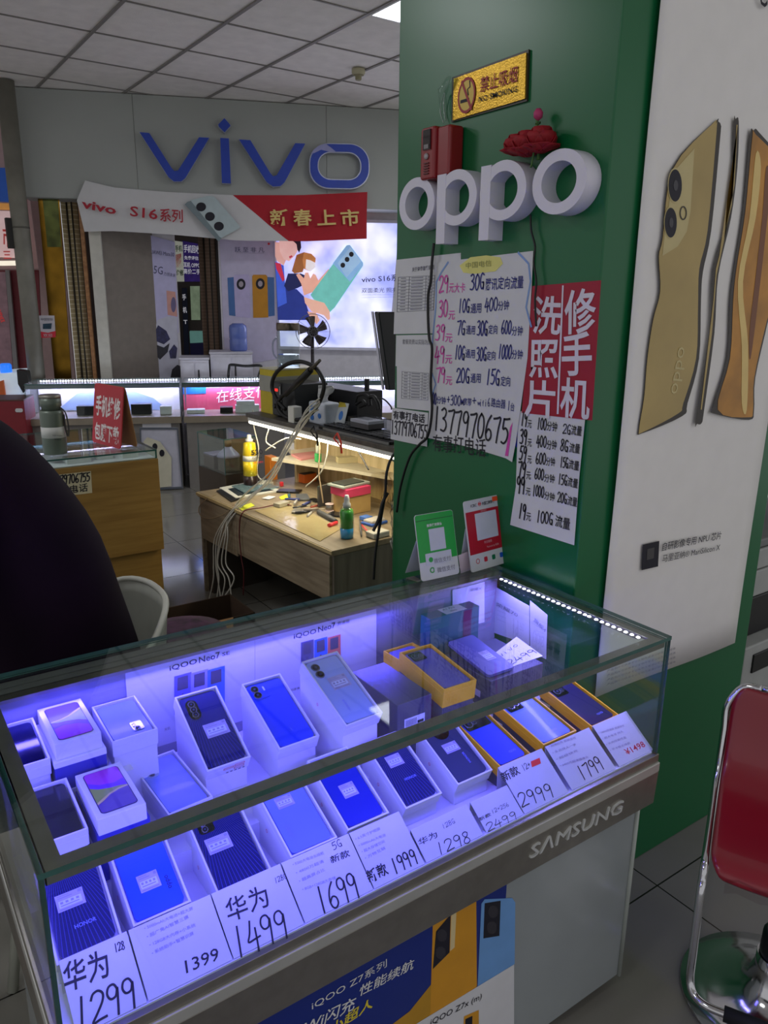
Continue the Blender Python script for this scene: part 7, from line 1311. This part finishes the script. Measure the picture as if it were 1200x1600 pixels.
# head details
hx, hy, hz = PX0 - .38, PY0, UP(1.70)
b = MB(); b.lathe([(.008, 0), (.016, .012), (.012, .028), (.004, .036)], (hx - .118, hy, hz - .02), (.25, 0, 1), 10); b.obj('nose', sk, t)
for s_ in (-1, 1):
    MB().lathe([(.011, 0), (.009, .004), (.004, .006)], (hx - .094, hy + s_ * .034, hz + .022), (-1, 0, 0), 12).obj('eye', pm('eye_white', (226, 226, 222), .3), t)
    b = MB(); b.lathe([(.010, -.008), (.026, -.004), (.030, .004), (.018, .010)], (hx + .005, hy + s_ * .094, hz), (0, s_, 0), 12); b.obj('ear', sk, t)
MB().tube([(hx - .092, hy - .024, hz - .055), (hx - .100, hy, hz - .058), (hx - .092, hy + .024, hz - .055)], .006, 8).obj('mouth', pm('lip_tone', (150, 80, 76), .5), t)
b = MB(); rows = []
for i in range(9):
    a = math.pi * .5 * i / 8; rr = .118 * math.cos(a * .98); zz = .125 * math.sin(a)
    rows.append([V((hx + .018 + rr * 1.02 * math.cos(p * .2618), hy + rr * .92 * math.sin(p * .2618), hz + .02 + zz - (.07 if math.cos(p * .2618) > 0 else 0) * (1 - i / 8))) for p in range(24)])
b.grid(rows, close=True); b.obj('hair', pm('hair_black', (14, 12, 12), .7), t, solid=.008)
# jacket: rings of an upright oval following the spine, then sleeves
SP = [(.075, .57, .20, .225), (.080, .70, .205, .235), (.060, .85, .205, .240), (.020, 1.00, .205, .245), (-.030, 1.14, .205, .255), (-.085, 1.27, .195, .255), (-.140, 1.37, .175, .235), (-.190, 1.44, .135, .17), (-.225, 1.485, .085, .09), (-.245, 1.515, .072, .075)]
rows = [[V((PX0 + dx + rx_ * math.cos(a * .19635) * (1.0 if math.cos(a * .19635) > 0 else .92), PY0 + ry_ * math.sin(a * .19635), z + .10 * (rx_ * math.cos(a * .19635)) * (z > 1.2) * -1.5)) for a in range(32)] for dx, z, rx_, ry_ in [(d_ + (.018 if 1.0 < z_ < 1.45 else 0), UP(z_), a_, b_) for d_, z_, a_, b_ in SP]]
b = MB(); b.grid(rows, close=True); b.obj('jacket', jk, t, sub=1)
for s_ in (-1, 1):
    skinned('sleeve', [(PX0 - .12, PY0 + s_ * .16, 1.42, .085), (PX0 - .15, PY0 + s_ * .235, 1.33, .085), (PX0 - .22, PY0 + s_ * .27, 1.13, .072), (PX0 - .34, PY0 + s_ * .24, 1.06, .062), (PX0 - .45, PY0 + s_ * .20, 1.03, .055)], [(0, 1), (1, 2), (2, 3), (3, 4)], jk, t)
    skinned('trouser_leg', [(PX0 + .02, PY0 + s_ * .10, .57, .125), (PX0 - .20, PY0 + s_ * .125, .565, .105), (PX0 - .43, PY0 + s_ * .14, .55, .082), (PX0 - .41, PY0 + s_ * .14, .30, .070), (PX0 - .40, PY0 + s_ * .14, .10, .062)], [(0, 1), (1, 2), (2, 3), (3, 4)], tr, t)
    b = MB(); b.hexa([V((PX0 - .64, PY0 + s_ * .14 - .045, .001)), V((PX0 - .33, PY0 + s_ * .14 - .04, .001)), V((PX0 - .33, PY0 + s_ * .14 + .04, .001)), V((PX0 - .64, PY0 + s_ * .14 + .045, .001)), V((PX0 - .62, PY0 + s_ * .14 - .035, .05)), V((PX0 - .34, PY0 + s_ * .14 - .035, .11)), V((PX0 - .34, PY0 + s_ * .14 + .035, .11)), V((PX0 - .62, PY0 + s_ * .14 + .035, .05))]); b.obj('shoe', black, t, bevel=.015, seg=3)
# white shell chair
t = thing('shell_chair', 'white moulded shell chair under the seated person', 'chair', (PX0, PY0, 0)); shell = pm('shell_white', (168, 170, 158), .4)
rows = []
for i in range(13):
    f_ = i / 12; z = .44 + .50 * f_; row = []
    for j in range(25):
        a = math.radians(-100 + 200 * j / 24); k = abs(a) / math.radians(100); zz = .44 + (z - .44) * (1 - .62 * max(0, k - .25) ** 1.3); r_ = .255 + .045 * f_
        row.append(V((PX0 + .055 + r_ * math.cos(a), PY0 + .05 + (r_ + .02) * math.sin(a), zz)))
    rows.append(row)
MB().grid(rows).obj('backrest', shell, t, solid=.010)
MB().tube(spline(rows[-1][::2], 3), .009, 8).obj('rim', pm('rim_light_pale', (206, 206, 194), .4), t)  # paler colour paints the rim light along the shell's edge
MB().lathe([(.05, .425), (.235, .428), (.262, .445), (.255, .452), (.05, .440)], (PX0 + .04, PY0 + .05, 0), n=28).obj('seat', shell, t)
for k in range(3): MB().lathe([(.008, 0), (.008, .003)], rows[3][10 + 2 * k] - V((.0105, 0, 0)), (-1, 0, 0), 8).obj('screw', black, t)
for sx in (-1, 1):
    for sy in (-1, 1): MB().tube([(PX0 + .04 + sx * .12, PY0 + .05 + sy * .12, .43), (PX0 + .04 + sx * .21, PY0 + .05 + sy * .21, .0)], .014, 8).obj('leg', shell, t)
# round cushion stool behind the case
c = PZ(.50).at(285, 985); t = thing('cushion_stool', 'low round stool with a purple patterned cushion behind the showcase', 'stool', V((c.x, c.y, 0)))
MB().lathe([(.10, .43), (.17, .435), (.185, .46), (.17, .49), (.10, .505)], (c.x, c.y, 0), n=28).obj('cushion', pm('cushion_plum', (58, 28, 54), .9, var=.7, scale=22), t)
for a in range(4): d = V((math.cos(a * 1.5708 + .7), math.sin(a * 1.5708 + .7), 0)); MB().tube([V((c.x, c.y, .43)) + d * .11, V((c.x, c.y, 0)) + d * .16], .014, 8).obj('leg', dark, t)

# ------------------------------------------------------------------ red bar stool
S0 = V((1.745, .725, 0)); f_ = V((-.878, -.479, 0)); r_ = V((.479, -.878, 0)); FS = Fr(S0, f_, r_)
t = thing('bar_stool', 'red bar stool with a chrome frame and round chrome foot beside the column', 'bar stool', S0); rd = pm('stool_red', (140, 14, 34), .28, coat=.4, var=.05, scale=3)
prof = [(.215, .470), (.205, .495), (.180, .503), (.10, .497), (0, .490), (-.08, .492), (-.135, .505), (-.170, .535), (-.195, .580), (-.212, .640), (-.225, .700), (-.232, .735), (-.236, .750)]
rows = []
for i, (a, z) in enumerate(prof):
    hw = .19
    if i < 2: hw = .165 + .015 * i
    if i > 10: hw = (.178, .160)[i - 11]
    rows.append([FS(a, hw * j / 8, z + .010 * (abs(j) / 8) ** 3) for j in range(-8, 9)])
MB().grid(rows).obj('seat_shell', rd, t, solid=.016, sub=1)
b = MB(); b.grid([[FS(.218 + .003 * math.sin(j * 1.7), .15 * j / 6, z + .004 * math.sin(j * 2.3)) for j in range(-6, 7)] for z in (.455, .475, .492)]); b.obj('film_strip', glass('stool_film', (.85, .8, .82), .9, .1), t)
for s_ in (-1, 1):
    side = [FS(a, s_ * .197, z - .004) for a, z in prof[::-1]]; tp = [FS(-.236, s_ * .12, .758), FS(-.238, s_ * .165, .752)] + side[2:]
    lowp = [FS(.232, s_ * .197, .44), FS(.250, s_ * .195, .30), FS(.258, s_ * .193, .225), FS(.275, s_ * .180, .200), FS(.290, s_ * .150, .196), FS(.292, s_ * .10, .196)]
    MB().tube(spline(tp + lowp, 4), .0095, 10).obj('side_tube', chrome, t)
MB().tube([FS(-.236, j * .02, .759) for j in range(-6, 7)], .0095, 10).obj('top_tube', chrome, t)
MB().tube([FS(.292, -.115, .196), FS(.294, 0, .196), FS(.292, .115, .196)], .017, 12).obj('footrest_sleeve', pm('rubber_black', (20, 20, 20), .7), t)
MB().lathe([(.030, .16), (.030, .47)], S0, n=20).obj('gas_column', pm('column_grey', (120, 122, 120), .3, .7), t); MB().lathe([(.042, .15), (.044, .155), (.042, .215), (.034, .222)], S0, n=20).obj('collar', black, t)
MB().lathe([(.06, .470), (.13, .480), (.13, .486)], S0, n=20).obj('seat_plate', steel, t)
MB().lathe([(.215, 0), (.222, .006), (.218, .014), (.16, .022), (.085, .040), (.062, .075), (.050, .115), (.048, .15)], S0, n=48).obj('base', chrome, t)

# ------------------------------------------------------------------ machines beyond the column's far edge
t = thing('photocopier', 'grey white photocopier seen past the right edge of the green column', 'photocopier', (3.2, 1.75, 0)); cw = pm('copier_white', (170, 172, 170), .5)
for z0, z1, m_, nm in ((0, .46, cw, 'paper_cabinet'), (.46, .63, pm('copier_black', (12, 12, 14), .4), 'front_gap'), (.63, .74, cw, 'tray_unit'), (.745, .83, cw, 'copier_body'), (.835, .87, pm('copier_grey', (120, 122, 122), .5), 'scanner_lid')): MB().bx(2.72, 3.5, 1.44 + (.0 if z1 < .6 else .06), 2.05, z0 + .001, z1).obj(nm, m_, t, bevel=.006)
MB().bx(2.715, 2.722, 1.46, 1.60, .36, .43).obj('handle_slot', pm('copier_black', (12, 12, 14), .4), t, bevel=.003)
MB().bx(2.78, 2.95, 1.433, 1.442, .34, .42).obj('handle_slot', pm('copier_black', (12, 12, 14), .4), t, bevel=.003)
t = thing('wall_shelf', 'cream board and dark shelf above the photocopier', 'shelf', (3.3, 1.95, 1.0)); MB().bx(2.75, 3.6, 1.62, 2.07, 1.02, 1.05).obj('shelf_board', pm('shelf_teal', (40, 56, 48), .5), t); MB().bx(2.75, 3.6, 2.02, 2.07, .871, 1.02).obj('bracket_panel', cw, t); MB().bx(2.78, 3.6, 1.66, 2.0, 1.0505, 1.35).obj('cream_box', pm('cream_box', (200, 192, 160), .5), t)
